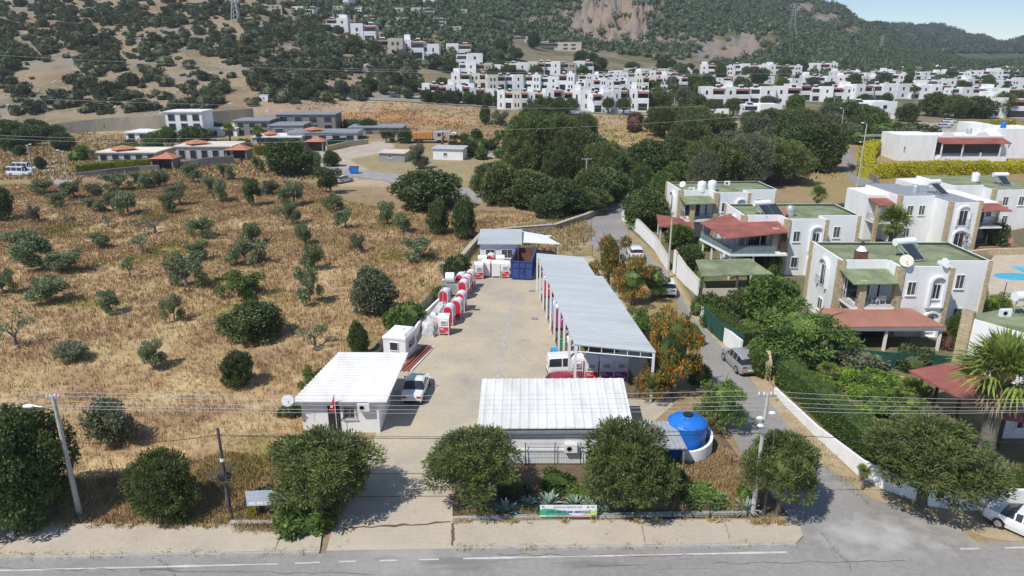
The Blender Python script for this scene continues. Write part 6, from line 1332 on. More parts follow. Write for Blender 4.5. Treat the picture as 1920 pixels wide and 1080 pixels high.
modern(605, 268, 130, 18, 'pale bungalow with a grey roof and tiled cap above the green screen', 'greyside', 5, 1, (-.15, 2.6)); modern(705, 252, 100, 12, 'low stone house with a flat grey roof beside the orange earth', 'stoneg', 4, 1)
modern(385, 300, 105, 24, 'dark grey bungalow with an orange tiled cap in the middle left', 'greyside', 5, 1, (-.2, 3.0), 'cream'); modern(240, 303, 110, 16, 'dark grey bungalow with an orange tiled cap behind the clipped golden hedge', 'greyside', 5, 1, (-.15, 3.0), 'cream')
modern(415, 256, 60, 14, 'small pale house with a white roof beside the left palm', 'render', 2, 1, flat='white'); modern(520, 270, 90, 12, 'low house with a tiled cap and white roof in front of the stone houses', 'greyside', 3, 1, (-.2, 2.2), 'white')
modern(350, 262, 68, 50, 'tall white block with three square windows standing before the long retaining wall', 'render', 3, 3, flat='white', dep=8); modern(258, 262, 42, 12, 'small pale hut on the slope left of the tall white block', 'render', 2, 1, flat='white')
for px, py, w_, lab in ((310, 318, 48, 'open gatehouse with an orange tiled roof beside the clipped golden hedge'), (447, 300, 46, 'open gatehouse with an orange tiled roof beside the middle stone wall'), (592, 283, 38, 'open gatehouse with an orange tiled roof at the end of the long hedge'), (368, 252, 0, '')):
    if not w_: continue
    v, k = boxthing('gatehouse', px, py, lab, 'gatehouse'); q = w_ / k / 2; h = 2.6
    m = MB(); m.hexa([(-q, -1.6, h), (q, -1.6, h), (q, 3, h), (-q, 3, h), (-q * .1, .5, h + .8), (q * .1, .5, h + .8), (q * .1, .9, h + 1.3), (-q * .1, .9, h + .8)]); part(m, 'roof', 'tile', v)
    for x in (-q * .85, q * .75): 
        m = MB(); m.box(x, -1.2, 0, x + .3, 2.6, h); part(m, 'pier', 'stoneg', v)
    m = MB(); m.box(-q * .6, 1.0, 0, q * .7, 1.1, 2.3); part(m, 'gate', 'brownglass', v)
def retaining(px, tops, th, m_, label, name='retaining_wall', capm=None):
    P = [hit(*p) for p in px]; hs = [(p[1] - t) / ppm(*q) for p, t, q in zip(px, tops, P)]; return wall_run(name, px, hs, th, m_, label, world=P, drop=1.5, capm=capm)
M['oldconc'] = mat('stained_concrete', (.44, .385, .30), .9, col2=(.30, .27, .22), scale=.06, contrast=(.4, .6), fine=.1, stretch=(1, 1, .4))
retaining([(98, 252), (200, 246), (318, 240)], [233, 222, 216], .5, 'oldconc', 'left length of the long concrete retaining wall at the foot of the hill'); retaining([(318, 240), (400, 234), (476, 226)], [216, 210, 204], .5, 'oldconc', 'right length of the long concrete retaining wall, beyond the tall white block')
retaining([(142, 333), (200, 328), (262, 322), (300, 320)], [325, 318, 312, 310], .5, 'stoneg', 'grey stone wall under the clipped golden hedge'); retaining([(340, 316), (388, 312), (440, 308)], [304, 296, 292], .5, 'stoneg', 'grey stone wall in front of the dark grey bungalow'); retaining([(612, 284), (650, 276), (690, 270)], [274, 266, 261], .5, 'stone', 'pale stone wall beside the dirt lot')
retaining([(614, 272), (650, 268), (688, 264)], [262, 258, 254], .1, 'greennet', 'dark green screen on the pale stone wall by the dirt lot', 'screen_fence')
retaining([(1590, 312), (1620, 330), (1645, 345)], [305, 318, 333], .4, 'stoneg', 'rough stone wall between the lane and the golden hedge')
def hedgepx(px, hpx, leaf, label, wd=1.6, dens=26, ls=.3):
    P = [hit(*p) for p in px]; k = ppm(*P[0]); hedge(None, hpx / k, wd, leaf, label, dens=dens, lsize=ls, world=P)
def _h(px, *a, **k):
    hedgepx(px, *a, **k)
_hedge = hedge
def hedge(px, h, wd, leaf, label, name='hedge', dens=90, z0=0, lsize=.16, world=None):
    return _hedge(px or [(7, 0)], h, wd, leaf, label, name, dens, z0, lsize, world)
_h([(143, 326), (215, 320), (288, 314)], 18, 'L_ygreen', 'long clipped golden green hedge on the grey stone wall'); _h([(478, 292), (520, 288), (568, 284)], 18, 'L_ygreen', 'clipped green hedge beside the middle bungalow garden')
_h([(1625, 335), (1665, 332), (1700, 330), (1760, 328), (1850, 326)], 24, 'L_yellow', 'tall golden yellow hedge in front of the long red terrace roof', 3.0, 16, .42); _h([(1850, 326), (1960, 322)], 20, 'L_yellow', 'right part of the golden yellow hedge, beyond the gap', 3.0, 16, .42); _h([(1622, 332), (1622, 300), (1640, 285)], 26, 'L_yellow', 'golden yellow hedge running up beside the two street lamps', 3.0, 16, .42)
_h([(1820, 240), (1900, 238)], 12, 'L_yellow', 'small golden hedge on the wall above the car park', 1.6, 10, .5); _h([(290, 252), (325, 262)], 10, 'L_yellow', 'low golden bushes beside the tall white block', 1.6, 14, .4)
_h([(1468, 722), (1520, 762), (1582, 822), (1626, 866), (1668, 896), (1730, 918)], 52, 'L_hedge', 'dark clipped hedge sloping down behind the curving white wall', 1.7, 95, .13); _h([(1730, 918), (1800, 930), (2050, 934)], 44, 'L_hedge', 'dark clipped hedge along the white wall by the main road', 1.8, 95, .13)
_h([(1395, 655), (1345, 620), (1318, 590)], 36, 'L_hedge', 'green hedge above the leaning white street wall', 1.4, 60, .16)
# trucks, digger, sheds, bin
def truck(px, py):
    v, k = boxthing('dump_truck', px, py, 'orange tipper lorry with a grey cab parked on the rise in the centre', 'lorry', R(3)); 
    m = MB(); m.hexa([(-6.2, -1.2, 1.2), (-.6, -1.2, 1.2), (-.6, 1.2, 1.2), (-6.2, 1.2, 1.2), (-6.4, -1.3, 2.9), (-.4, -1.3, 3.2), (-.4, 1.3, 3.2), (-6.4, 1.3, 2.9)])
    for i in range(7): m.box(-6.1 + i * .9, -1.36, 1.3, -5.98 + i * .9, -1.24, 2.9)
    M['orange'] = mat('orange_paint', (.60, .27, .07), .6, .15, 1); part(m, 'tipper', 'orange', v)
    m = MB(); m.box(0, -1.2, .9, 2.2, 1.2, 3.1); part(m, 'cab', 'greyside', v); m = MB(); m.box(2.202, -1.05, 1.9, 2.22, 1.05, 2.8); m.box(.9, -1.22, 1.9, 1.9, -1.202, 2.8); part(m, 'window', 'glass', v); m = MB(); m.box(-6, -.5, .8, 2, .5, 1.15); part(m, 'chassis', 'blackmetal', v)
    for x in (-5.2, -3.9, 1.1):
        for y in (-1.15, .85): m = MB(); m.tube((x, y, .5), (x, y + .3, .5), .5, n=14); part(m, 'wheel', 'tyre', v)
truck(815, 268)
lo = [840, 268]; v, k = boxthing('white_lorry', 838, 266, 'white box lorry between the orange tipper and the digger', 'lorry'); m = MB(); m.box(-2.2, -1.1, 1.0, 1.2, 1.1, 3.0); part(m, 'box', 'greyside', v); m = MB(); m.box(1.25, -1.05, .8, 2.8, 1.05, 2.6); part(m, 'cab', 'white', v); m = MB(); m.box(1.5, -1.07, 1.6, 2.5, -1.052, 2.4); part(m, 'window', 'glass', v)
for x in (-1.4, 2.0):
    for y in (-1.1, .8): m = MB(); m.tube((x, y, .45), (x, y + .3, .45), .45, n=14); part(m, 'wheel', 'tyre', v)
v, k = boxthing('backhoe_loader', 850, 273, 'orange digger with a front bucket on the rise in the centre', 'digger', R(-5))
m = MB(); m.box(-1.2, -.6, .9, 2.2, .6, 1.7); part(m, 'body', 'orange', v); m = MB(); m.box(-1.0, -.6, 1.72, .6, .6, 2.9); part(m, 'cab', 'glass', v); m = MB(); m.box(-1.1, -.7, 2.902, .7, .7, 3.05); part(m, 'cab_roof', 'orange', v)
m = MB(); m.path([(-1.3, 0, 1.0), (-2.4, 0, 3.0), (-3.3, 0, 2.2), (-3.1, 0, .8)], .16); part(m, 'boom', 'orange', v); m = MB(); m.box(-3.4, -.3, .3, -2.8, .3, .8); part(m, 'rear_bucket', 'blackmetal', v); m = MB(); m.hexa([(2.6, -1.0, .2), (3.4, -1.0, .1), (3.4, 1.0, .1), (2.6, 1.0, .2), (2.6, -1.0, .9), (2.9, -1.0, 1.0), (2.9, 1.0, 1.0), (2.6, 1.0, .9)]); part(m, 'front_bucket', 'orange', v)
for x, r_ in ((-.5, .75), (1.7, .5)):
    for y in (-.95, .6): m = MB(); m.tube((x, y, r_), (x, y + .35, r_), r_, n=16); part(m, 'wheel', 'tyre', v)
for px, py, w_, h, lab in ((735, 304, 50, 16, 'pale container hut with a flat rusty roof in the dirt lot'), (840, 300, 58, 20, 'pale site hut with a white sheet roof below the orange lorry')):
    v, k = boxthing('site_hut', px, py, lab, 'hut', R(-12)); q = w_ / k / 2; hh = h / k; blk(v, -q, 0, q, 4, hh, 'greymetal' if w_ < 55 else 'white'); m = MB(); m.slab([(-q - .3, -.4, hh + .1), (q + .3, -.4, hh + .1), (q + .3, 4.4, hh + .45), (-q - .3, 4.4, hh + .45)], .1); part(m, 'roof', 'tin_grey' if w_ > 55 else 'beige', v)
    window(v, -q * .3, .9, 1, .9, 0)
v, k = boxthing('skip', 664, 326, 'small bright blue waste container beside the gravel lane', 'waste container'); m = MB(); m.hexa([(-.8, -.7, .2), (.8, -.7, .2), (.8, .7, .2), (-.8, .7, .2), (-1.0, -.8, 1.4), (1.0, -.8, 1.4), (1.0, .8, 1.4), (-1.0, .8, 1.4)]); part(m, 'body', 'blue', v); m = MB(); m.hexa([(-1, -.8, 1.402), (1, -.8, 1.402), (1, .8, 1.402), (-1, .8, 1.402), (-.9, -.6, 1.6), (.9, -.6, 1.6), (.9, .6, 1.6), (-.9, .6, 1.6)]); part(m, 'lid', 'blackp', v)
for x in (-.7, .6): m = MB(); m.box(x, -.5, 0, x + .12, .5, .198); part(m, 'wheel', 'tyre', v)
v, k = boxthing('warehouse', 1345, 248, 'grey warehouse with a pale blue flat roof among the trees', 'warehouse', R(3)); blk(v, -6.5, 0, 6.5, 9, 2.9, 'greymetal'); m = MB(); m.slab([(-6.8, -.4, 3.0), (6.8, -.4, 3.0), (6.8, 9.4, 3.7), (-6.8, 9.4, 3.7)], .15); part(m, 'roof', 'tin_grey', v)
v, k = boxthing('wooden_shack', 1083, 224, 'little rusty shack in the dry field below the town', 'shack'); blk(v, -1.8, 0, 1.8, 2.4, 1.9, 'rust'); m = MB(); m.slab([(-2, -.3, 2.0), (2, -.3, 2.0), (2, 2.7, 2.3), (-2, 2.7, 2.3)], .08); part(m, 'roof', 'greymetal', v)
for px, py, lab in ((495, 192, 'little white cabin at the foot of the hill, left of its blue neighbour'), (535, 190, 'little pale blue cabin at the foot of the hill')):
    v, k = boxthing('cabin', px, py, lab, 'cabin'); blk(v, -1.6, 0, 1.6, 2, 2.2, 'white'); m = MB(); m.box(-1.7, -.1, 2.202, 1.7, 2.1, 2.3); part(m, 'roof', 'white', v); window(v, -.4, .8, .8, .8, 0)
def carmid(style, px, py, rz, c, lab, **k): P = hit(px, py); return car(style, (P[0], P[1], P[2] + .05), rz, c, lab, **k)
carmid('bus', 38, 330, R(-4), WH, 'white minibus in front of its twin by the left track', L=5.0, Wd=1.65, Hm=2.0, name='minibus', cat='minibus'); carmid('bus', 47, 322, R(-4), WH, 'white minibus mostly hidden behind another by the left track', L=5.0, Wd=1.65, Hm=2.0, name='minibus', cat='minibus')
for i, (px, py, c, rz, st_) in enumerate(((765, 184, (.7, .7, .7), 0, 'hatch'), (779, 185, (.7, .7, .7), 10, 'hatch'), (811, 187, (.75, .75, .75), 0, 'sedan'), (740, 183, (.1, .1, .11), 0, 'suv'), (884, 194, (.12, .12, .14), 40, 'hatch'), (894, 196, (.5, .03, .03), 0, 'hatch'), (976, 203, (.7, .7, .7), -30, 'hatch'), (991, 205, (.5, .03, .03), 0, 'hatch'), (1173, 212, (.7, .7, .7), 20, 'suv'), (1135, 211, (.7, .7, .7), 30, 'hatch'),
        (1775, 236, (.7, .7, .7), 0, 'suv'), (1780, 231, (.7, .7, .7), 0, 'suv'), (1770, 240, (.5, .5, .52), 0, 'hatch'), (1800, 218, (.05, .05, .05), 0, 'sedan'), (1672, 268, (.03, .03, .03), 10, 'hatch'), (783, 118, (.7, .7, .7), 0, 'suv'), (822, 116, (.6, .6, .6), 0, 'suv'), (645, 342, (.6, .6, .6), 60, 'hatch'), (1370, 226, (.05, .05, .05), 0, 'hatch'), (1385, 223, (.3, .3, .3), 0, 'hatch'))):
    labs = ['white car leftmost of three pale cars on the hilltop road', 'white car second of three pale cars on the hilltop road', 'white saloon car on the hilltop road before the dark tree row', 'dark car at the left end of the hilltop road', 'dark car beside the left red car on the hilltop road', 'red car left of the gap between the round roadside trees', 'white car beside the right red car on the hilltop road', 'red car right of the round roadside trees', 'white car beneath the pines at the right end of the hilltop road', 'white car left of the round pine at the hilltop road end',
        'pale car in front of the pair in the car park above the golden hedge', 'pale car at the back of the car park above the golden hedge', 'silver car nearest in the car park above the golden hedge', 'black car by the gate pillars of the car park', 'black car under the shade roof beside the golden hedge', 'white car below the hillside white block', 'pale car at the foot of the open framed block', 'silver car half hidden by a tree beside the gravel lane', 'black car in front of the low dark roofed house', 'grey car beside the black car at the low dark roofed house']
    carmid(st_, px, py, R(rz), c, labs[i], L=4.4 if i not in (16,) else 5.2)
carmid('van', 1690, 264, R(10), WH, 'white van beside the shade roof behind the golden hedge', L=5, Wd=1.9, name='small_van', cat='van')
sr = thing('shade_roof', 'flat pale shade roof on posts between the street lamps and the large house', 'canopy', hit(1640, 272), 0); m = MB(); m.slab([(-5, -2, 2.6), (5, -2, 2.6), (5, 3, 2.7), (-5, 3, 2.7)], .08); part(m, 'sheet', 'greenfelt', sr)
for x in (-4.8, 0, 4.7): m = MB(); m.box(x, -1.8, 0, x + .12, -1.7, 2.5); part(m, 'post', 'greymetal', sr)
for i, (px, py, w_) in enumerate(((770, 297, 26), (800, 306, 20), (925, 296, 28), (905, 292, 30), (1205, 355, 26), (1235, 335, 22), (1190, 372, 20), (620, 82, 14), (44, 965, 30), (242, 945, 14), (1830, 866, 40), (690, 128, 26))):
    P, k = at_(px, py); mm = MB(); mm.ball((0, 0, 0), 1, 14, (1, .8, .55)); V = np.array(mm.v); kk = 1 + .5 * fbm(V[:, 0] * 2 + i * 5, V[:, 1] * 2 + V[:, 2] * 2, 4); mm.v = [tuple(q) for q in V * kk[:, None] * (w_ / k / 2)]
    labs = ['pale boulder beside the left site hut', 'pale rubble heap in front of the site huts', 'right pale boulder above the dark pines', 'left pale boulder below the digger', 'large pale boulder in the quarry cut by the lane', 'upper boulder of the quarry cut by the lane', 'lower boulder of the quarry cut by the lane', 'pale outcrop below the highest hillside house', 'small pale stone at the foot of the big dark left tree', 'little white stone in the grass left of the round pine', 'pile of pale stones in the garden at the lower right', 'pale outcrop under the hillside white houses']
    single(mm, 'boulder', 'rock', labs[i], 'boulder', P)
# ---- poles, lamps, masts, wires
def pole(base, top, label, r=.14, m_='concrete', name='utility_pole', arm=None, lamp=None, gear=None, cat='pole', h=None):
    P = hit(*base); k = ppm(*P); d = ray(*top); t = math.hypot(P[0], P[1]) / math.hypot(d[0], d[1]); h = h or (H + d[2] * t - P[2])
    o = thing(name, label, cat, P); lx = d[0] * t - P[0]; m = MB(); m.tube((0, 0, -.2), (lx * .0, 0, h), r, r * .6, n=10); part(m, 'shaft', m_, o, smooth=True)
    if arm:
        m = MB(); m.box(-arm, -.05, h - .2, arm, .05, h - .08); part(m, 'crossarm', 'greymetal', o)
        for x in (-arm, -arm * .4, arm * .4, arm): m = MB(); m.tube((x * .95, 0, h - .08), (x * .95, 0, h + .08), .05, n=6); part(m, 'insulator', 'white', o)
    if lamp:
        m = MB(); m.path([(0, 0, h - .9 if abs(lamp) > 1 else h), (lamp * .6, -.1, h - .65 if abs(lamp) > 1 else h + .15), (lamp, -.1, h - .6 if abs(lamp) > 1 else h + .2)], .035); part(m, 'bracket', 'greymetal', o); s_ = 1 if lamp > 0 else -1
        m = MB(); m.ball((lamp + s_ * .3, -.1, (h - .6 if abs(lamp) > 1 else h + .2)), .36, 10, (1, .45, .3)); part(m, 'lantern', 'white', o, smooth=True)
    return o, h
P1, h1 = pole((150, 966), (97, 742), 'leaning round concrete lamp pole at the lower left', .17, lamp=-1.1, arm=.35)
P2, h2 = pole((433, 972), (390, 806), 'dark timber pole with a coil of black cable beside the round pine', .13, 'woodpole')
m = MB()
for q in range(3): m.lathe([(.30 + q * .04, h2 * .42 + q * .1), (.30 + q * .04, h2 * .42 + .06 + q * .1)], 14)
part(m, 'cable_coil', 'blackp', P2); m = MB(); m.tube((0, 0, h2 * .63), (0, 0, h2 * .66), .135); part(m, 'label_plate', 'white', P2)
P3, h3 = pole((1410, 972), (1424, 735), 'grey concrete pole with cameras and a junction box at the street corner', .15, arm=.5)
m = MB(); m.box(-.2, -.25, h3 * .70, .1, -.1, h3 * .78); part(m, 'junction_box', 'greymetal', P3)
for x, z in ((-.35, .82), (.3, .86), (-.25, .76)): m = MB(); m.ball((x, -.2, h3 * z), .16, 8, (1.3, .8, .7)); part(m, 'camera', 'white', P3, smooth=True)
pole((1432, 968), (1437, 802), 'thin dark timber pole beside the grey concrete corner pole', .08, 'woodpole')
pole((1252, 522), (1256, 410), 'grey concrete pole beside the street wall and the parked white car', .16); pole((1158, 552), (1163, 385), 'slim grey pole between the shed and the street', .05, 'galv'); pole((1108, 452), (1107, 402), 'short thin pole beside the bend of the lane', .05, 'woodpole')
pole((1098, 362), (1101, 297), 'pale pole with crossarm before the dark pines in the centre', .16, arm=.9); pole((1047, 345), (1047, 312), 'very thin pole left of the pale pole in the centre', .06)
pole((1607, 352), (1618, 232), 'tall street lamp pole beside the golden hedge, taller of the pair', .16, lamp=-.6); pole((1612, 322), (1624, 268), 'street lamp pole behind the taller one by the golden hedge', .14, lamp=-.6); pole((1574, 262), (1581, 204), 'street lamp pole left of the square white house', .15, lamp=-.6); pole((1561, 214), (1563, 182), 'pole with white fittings above the tree belt', .13, arm=.8)
pole((129, 346), (104, 284), 'lamp pole at the junction of the left tracks', .15, lamp=-.5, arm=.3); pole((63, 331), (53, 272), 'lamp pole beside the white minibuses', .15, lamp=.5, arm=.3)
pole((569, 285), (567, 240), 'pole in front of the modern stone houses', .14, arm=.5); pole((477, 288), (468, 252), 'leaning pole beside the right garden palm', .14); pole((425, 225), (423, 196), 'thin pole above the long retaining wall', .12); pole((541, 192), (540, 165), 'thin pole beside the pale blue cabin', .12); pole((662, 182), (661, 152), 'thin pole on the slope left of the town', .12)
pole((1264, 196), (1263, 178), 'short pole in the green belt below the town', .12); pole((1378, 140), (1380, 118), 'pole in the row below the rocky hill', .12); pole((1660, 134), (1663, 117), 'pole behind the topmost right row', .14); pole((1880, 195), (1886, 172), 'leaning pole behind the right tree belt', .14); pole((1870, 606), (1876, 528), 'dark lamp post beside the swimming pool', .06, 'blackmetal'); pole((213, 922), (209, 895), 'little rusty stake in the dry grass', .03, 'rust', 'stake', cat='stake'); pole((1371, 878), (1370, 856), 'short dark post on the dry bank by the street', .05, 'blackmetal', 'stake', cat='stake'); pole((1798, 965), (1798, 938), 'dark metal post against the white wall by the main road', .06, 'blackmetal', 'stake', cat='post')
yl, hy = pole((832, 600), (831, 494), 'yard lamp pole with a floodlight beside the low wall', .045, 'galv', 'yard_lamp', cat='lamp'); m = MB(); m.box(-.3, -.2, hy, .3, .2, hy + .15); part(m, 'floodlight', 'greymetal', yl); m = MB(); m.ball((.12, -.1, hy * .72), .12, 8); part(m, 'camera', 'white', yl)
def mast(base, top, label):
    P = hit(*base); k = ppm(*P); h = (base[1] - top) / k; b = h * .13; o = thing('pylon', label, 'pylon', P)
    m = MB(); n = 7
    for i in range(n):
        z0 = h * i / n; z1 = h * (i + 1) / n; r0 = b * (1 - i / n * .85); r1 = b * (1 - (i + 1) / n * .85); c0 = [(-r0, -r0), (r0, -r0), (r0, r0), (-r0, r0)]; c1 = [(-r1, -r1), (r1, -r1), (r1, r1), (-r1, r1)]
        for j in range(4): m.tube((*c0[j], z0), (*c1[j], z1), .22, n=4); m.tube((*c0[j], z0), (*c1[(j + 1) % 4], z1), .12, n=4)
    part(m, 'lattice', 'galv', o)
    for z in (.7, .8, .9): m = MB(); m.tube((-b * 1.3, 0, h * z), (b * 1.3, 0, h * z), .2, n=4); part(m, 'crossarm', 'galv', o)
mast((1484, 62), 13, 'lattice pylon on the rocky hill'); mast((1651, 94), 68, 'small lattice pylon on the far wooded slope'); mast((443, 42), -12, 'lattice pylon at the top of the left hill')
def wire(pts3, label, r=.016, m_='white_wire', sag=.3, group=None):
    c = Vector(pts3[0]); m = MB()
    for i in range(len(pts3) - 1):
        a = Vector(pts3[i]) - c; b = Vector(pts3[i + 1]) - c; n = 14; P = [a.lerp(b, t / n) - Vector((0, 0, sag * 4 * (t / n) * (1 - t / n))) for t in range(n + 1)]; m.path([tuple(p) for p in P], r, 4)
    single(m, 'overhead_wire', m_, label, 'wire', tuple(c), group=group)
M['white_wire'] = mat('aluminium_wire', (.50, .50, .50), .5, .1, 1)
def at3(px, py, Y): d = ray(px, py); t = Y / d[1]; return (d[0] * t, Y, H + d[2] * t)
YA, YB = P1.location.y, P3.location.y
for i, (y0, yA, yA2, yB, yC) in enumerate(((746, 735, 735, 748, 752), (750, 742, 744, 758, 757), (762, 752, 752, 768, 764), (770, 760, 764, 776, 770), (773, 765, 768, 784, 772))):
    wire([at3(-150, y0 + 3, YA + .5), at3(97, yA, YA), at3(1424, yB - 16 + 0, YB), at3(2080, yC - 6, YB + 1)], ORD[i] + ' from the top of the pale power wires strung across the lower picture', .010, sag=.28)
wire([at3(-150, 832, YA), at3(130, 829, YA), at3(398, 817, P2.location.y), at3(1420, 812, YB), at3(2080, 828, YB)], 'black cable hanging below the pale power wires', .018, 'blackp', .25)
wire([at3(398, 815, P2.location.y), at3(1420, 803, YB)], 'thin black cable close above the thicker one', .012, 'blackp', .3)
for i, (a, b, Y) in enumerate((((-60, 100), (1340, 142), 80), ((-60, 180), (1320, 200), 80), ((-60, 251), (700, 247), 75), ((-60, 257), (760, 258), 75), ((640, 245), (1400, 218), 90), ((640, 128), (1900, 130), 90))):
    wire([at3(*a, Y), at3(*b, Y)], ('high wire crossing the left hill, uppermost', 'high wire crossing the foot of the left hill', 'upper of two wires level with the tall white block', 'lower of two wires level with the tall white block', 'high wire crossing the trees below the town', 'high wire crossing in front of the white town')[i], .012, sag=.6)
# ================================================================ trees and plants
PN = 'stone pines along the main road'
for a in ((612, 962, 225, 195, .22, 'large dark stone pine in front of the guard hut, left of the driveway', 1), (312, 968, 142, 146, .04, 'ball shaped stone pine low to the ground at the lower left', 2), (888, 946, 195, 180, .30, 'stone pine with a bare trunk right of the driveway', 1),
          (1170, 964, 190, 200, .12, 'broad stone pine in front of the right end of the prefab office', 2), (1458, 966, 150, 180, .30, 'stone pine at the street corner beside the concrete pole', 3), (1727, 950, 250, 208, .32, 'largest stone pine, leaning over the curving white wall at the right', 3)):
    plant('pine', 'L_pine', a[0], a[1], a[2], a[3], a[5], group=PN, lift=a[4], seed=a[6])
plant('bigoak', 'L_oak', 40, 985, 235, 262, 'huge dark evergreen tree filling the lower left corner', seed=1)
plant('olive', 'L_grey', 226, 838, 112, 108, 'tall grey green olive tree above the ball shaped pine', seed=2)
OL = 'olive trees of the straw coloured orchard'
for px, py, w_, h, kd, lf, lab in (
 (54, 502, 108, 80, 'olive', 'L_olive', 'largest spreading olive at the left edge of the orchard, dark forked trunk'), (6, 552, 48, 50, 'olive', 'L_olive', 'olive cut by the left frame edge below the largest one'), (132, 512, 84, 50, 'olive', 'L_olive', 'wide low olive right of the largest olive'),
 (88, 568, 80, 58, 'olive', 'L_olive', 'bushy olive with many stems below the largest olive'), (32, 654, 78, 68, 'sparse', 'L_olive', 'open olive with bare trunk at the left edge, lower down'), (145, 676, 70, 45, 'olive', 'L_grey', 'low double mounded olive bush in the lower left straw'),
 (207, 588, 48, 48, 'olive', 'L_olive', 'small round olive in the left middle of the orchard'), (290, 697, 54, 60, 'olive', 'L_olive', 'oval grey green olive with a shadow right of it, low in the orchard'), (328, 606, 38, 52, 'olive', 'L_olive', 'slim upright olive left of the big dark evergreen'),
 (245, 527, 44, 52, 'sparse', 'L_green', 'small thin olive with a crooked trunk in the middle left'), (350, 542, 74, 72, 'olive', 'L_olive', 'full olive in the orchard centre in front of a smaller one'), (370, 492, 44, 42, 'olive', 'L_olive', 'smaller olive right behind the full central one'),
 (186, 466, 48, 34, 'olive', 'L_olive', 'squat olive above the thin crooked one'), (267, 478, 62, 48, 'sparse', 'L_olive', 'leaning open olive with dark trunk left of centre'), (380, 446, 50, 40, 'olive', 'L_olive', 'fan shaped olive on forked trunk in the upper centre'), (291, 440, 70, 42, 'sparse', 'L_grey', 'nearly leafless sprawling olive in the upper centre'),
 (205, 430, 28, 28, 'sparse', 'L_olive', 'tiny thin olive with split trunk, upper left'), (131, 428, 26, 30, 'sparse', 'L_olive', 'tiny upright olive, upper left'), (64, 418, 26, 32, 'olive', 'L_grey', 'small grey round olive near the left edge'), (4, 415, 52, 60, 'oak', 'L_oak', 'dark dense tree cut by the left frame edge, upper left'),
 (105, 391, 40, 32, 'olive', 'L_olive', 'olive in the upper left between two longer crowned ones'), (176, 398, 50, 30, 'olive', 'L_olive', 'long low olive bush in the upper left'), (240, 403, 50, 46, 'olive', 'L_olive', 'dark twin stemmed olive in the upper left'), (212, 394, 30, 34, 'olive', 'L_grey', 'olive just behind the twin stemmed one'),
 (316, 403, 32, 42, 'olive', 'L_olive', 'small full olive above the nearly leafless one'), (462, 498, 68, 54, 'olive', 'L_olive', 'open forked olive with flat spreading crown in the centre'), (471, 458, 42, 44, 'olive', 'L_olive', 'upright olive behind the flat spreading one'), (452, 556, 88, 55, 'olive', 'L_green', 'fresher green many stemmed olive behind the big dark evergreen'),
 (590, 652, 84, 58, 'sparse', 'L_olive', 'open thin crowned olive left of the rubble wall'), (582, 574, 48, 74, 'olive', 'L_olive', 'tall narrow olive in the right centre of the orchard'), (584, 506, 50, 52, 'olive', 'L_olive', 'olive directly above the tall narrow one'), (574, 462, 34, 44, 'olive', 'L_olive', 'small oval olive second above the tall narrow one'),
 (549, 424, 38, 46, 'olive', 'L_olive', 'upright olive in the upper right of the orchard'), (523, 416, 20, 28, 'sparse', 'L_olive', 'tiny olive left of the upright one, upper right'), (648, 430, 38, 40, 'olive', 'L_olive', 'round olive below the gravel lane'), (670, 474, 30, 34, 'olive', 'L_grey', 'small pale olive alone below the round one'),
 (786, 490, 64, 48, 'olive', 'L_olive', 'full olive on forked trunk near the bend of the stone wall'), (475, 386, 44, 54, 'olive', 'L_oak', 'dark full tree in the upper middle of the orchard'), (402, 380, 52, 52, 'olive', 'L_olive', 'broad olive in the upper middle of the orchard'), (551, 386, 56, 48, 'olive', 'L_olive', 'broad olive beneath the large evergreen on the orchard edge'),
 (625, 396, 40, 34, 'olive', 'L_olive', 'olive below the gravel lane bend'), (758, 438, 38, 40, 'olive', 'L_olive', 'right one of two olives left of the dark twin trees'), (727, 424, 34, 48, 'olive', 'L_olive', 'left one of two olives left of the dark twin trees'),
 (74, 366, 46, 32, 'olive', 'L_olive', 'back row olive, first from the left'), (140, 374, 50, 38, 'olive', 'L_olive', 'back row olive, second from the left'), (183, 370, 34, 26, 'olive', 'L_grey', 'back row olive, third from the left'), (222, 358, 56, 36, 'olive', 'L_olive', 'back row olive, fourth from the left, below the gatehouse'), (262, 356, 44, 36, 'olive', 'L_olive', 'back row olive, fifth from the left'),
 (338, 386, 46, 46, 'olive', 'L_olive', 'olive below the back row, left of centre'), (300, 352, 40, 34, 'olive', 'L_grey', 'back row olive below the middle gatehouse'), (362, 344, 40, 40, 'olive', 'L_olive', 'back row olive below the dark grey bungalow'), (420, 338, 38, 34, 'olive', 'L_olive', 'back row olive right of the dark grey bungalow'), (482, 324, 26, 30, 'olive', 'L_olive', 'small back row olive below the long green hedge'),
 (505, 366, 40, 30, 'olive', 'L_grey', 'grey olive between the back row and the dark full tree'), (445, 300, 0, 0, '', '', ''), (620, 362, 52, 50, 'olive', 'L_oak', 'dark bushy tree where the gravel lane meets the orchard')):
    if w_: plant(kd, lf, px, py, w_ * 1.12, h * 1.12, lab, group=OL, lift=.14, cat='olive tree' if kd != 'oak' else 'tree')
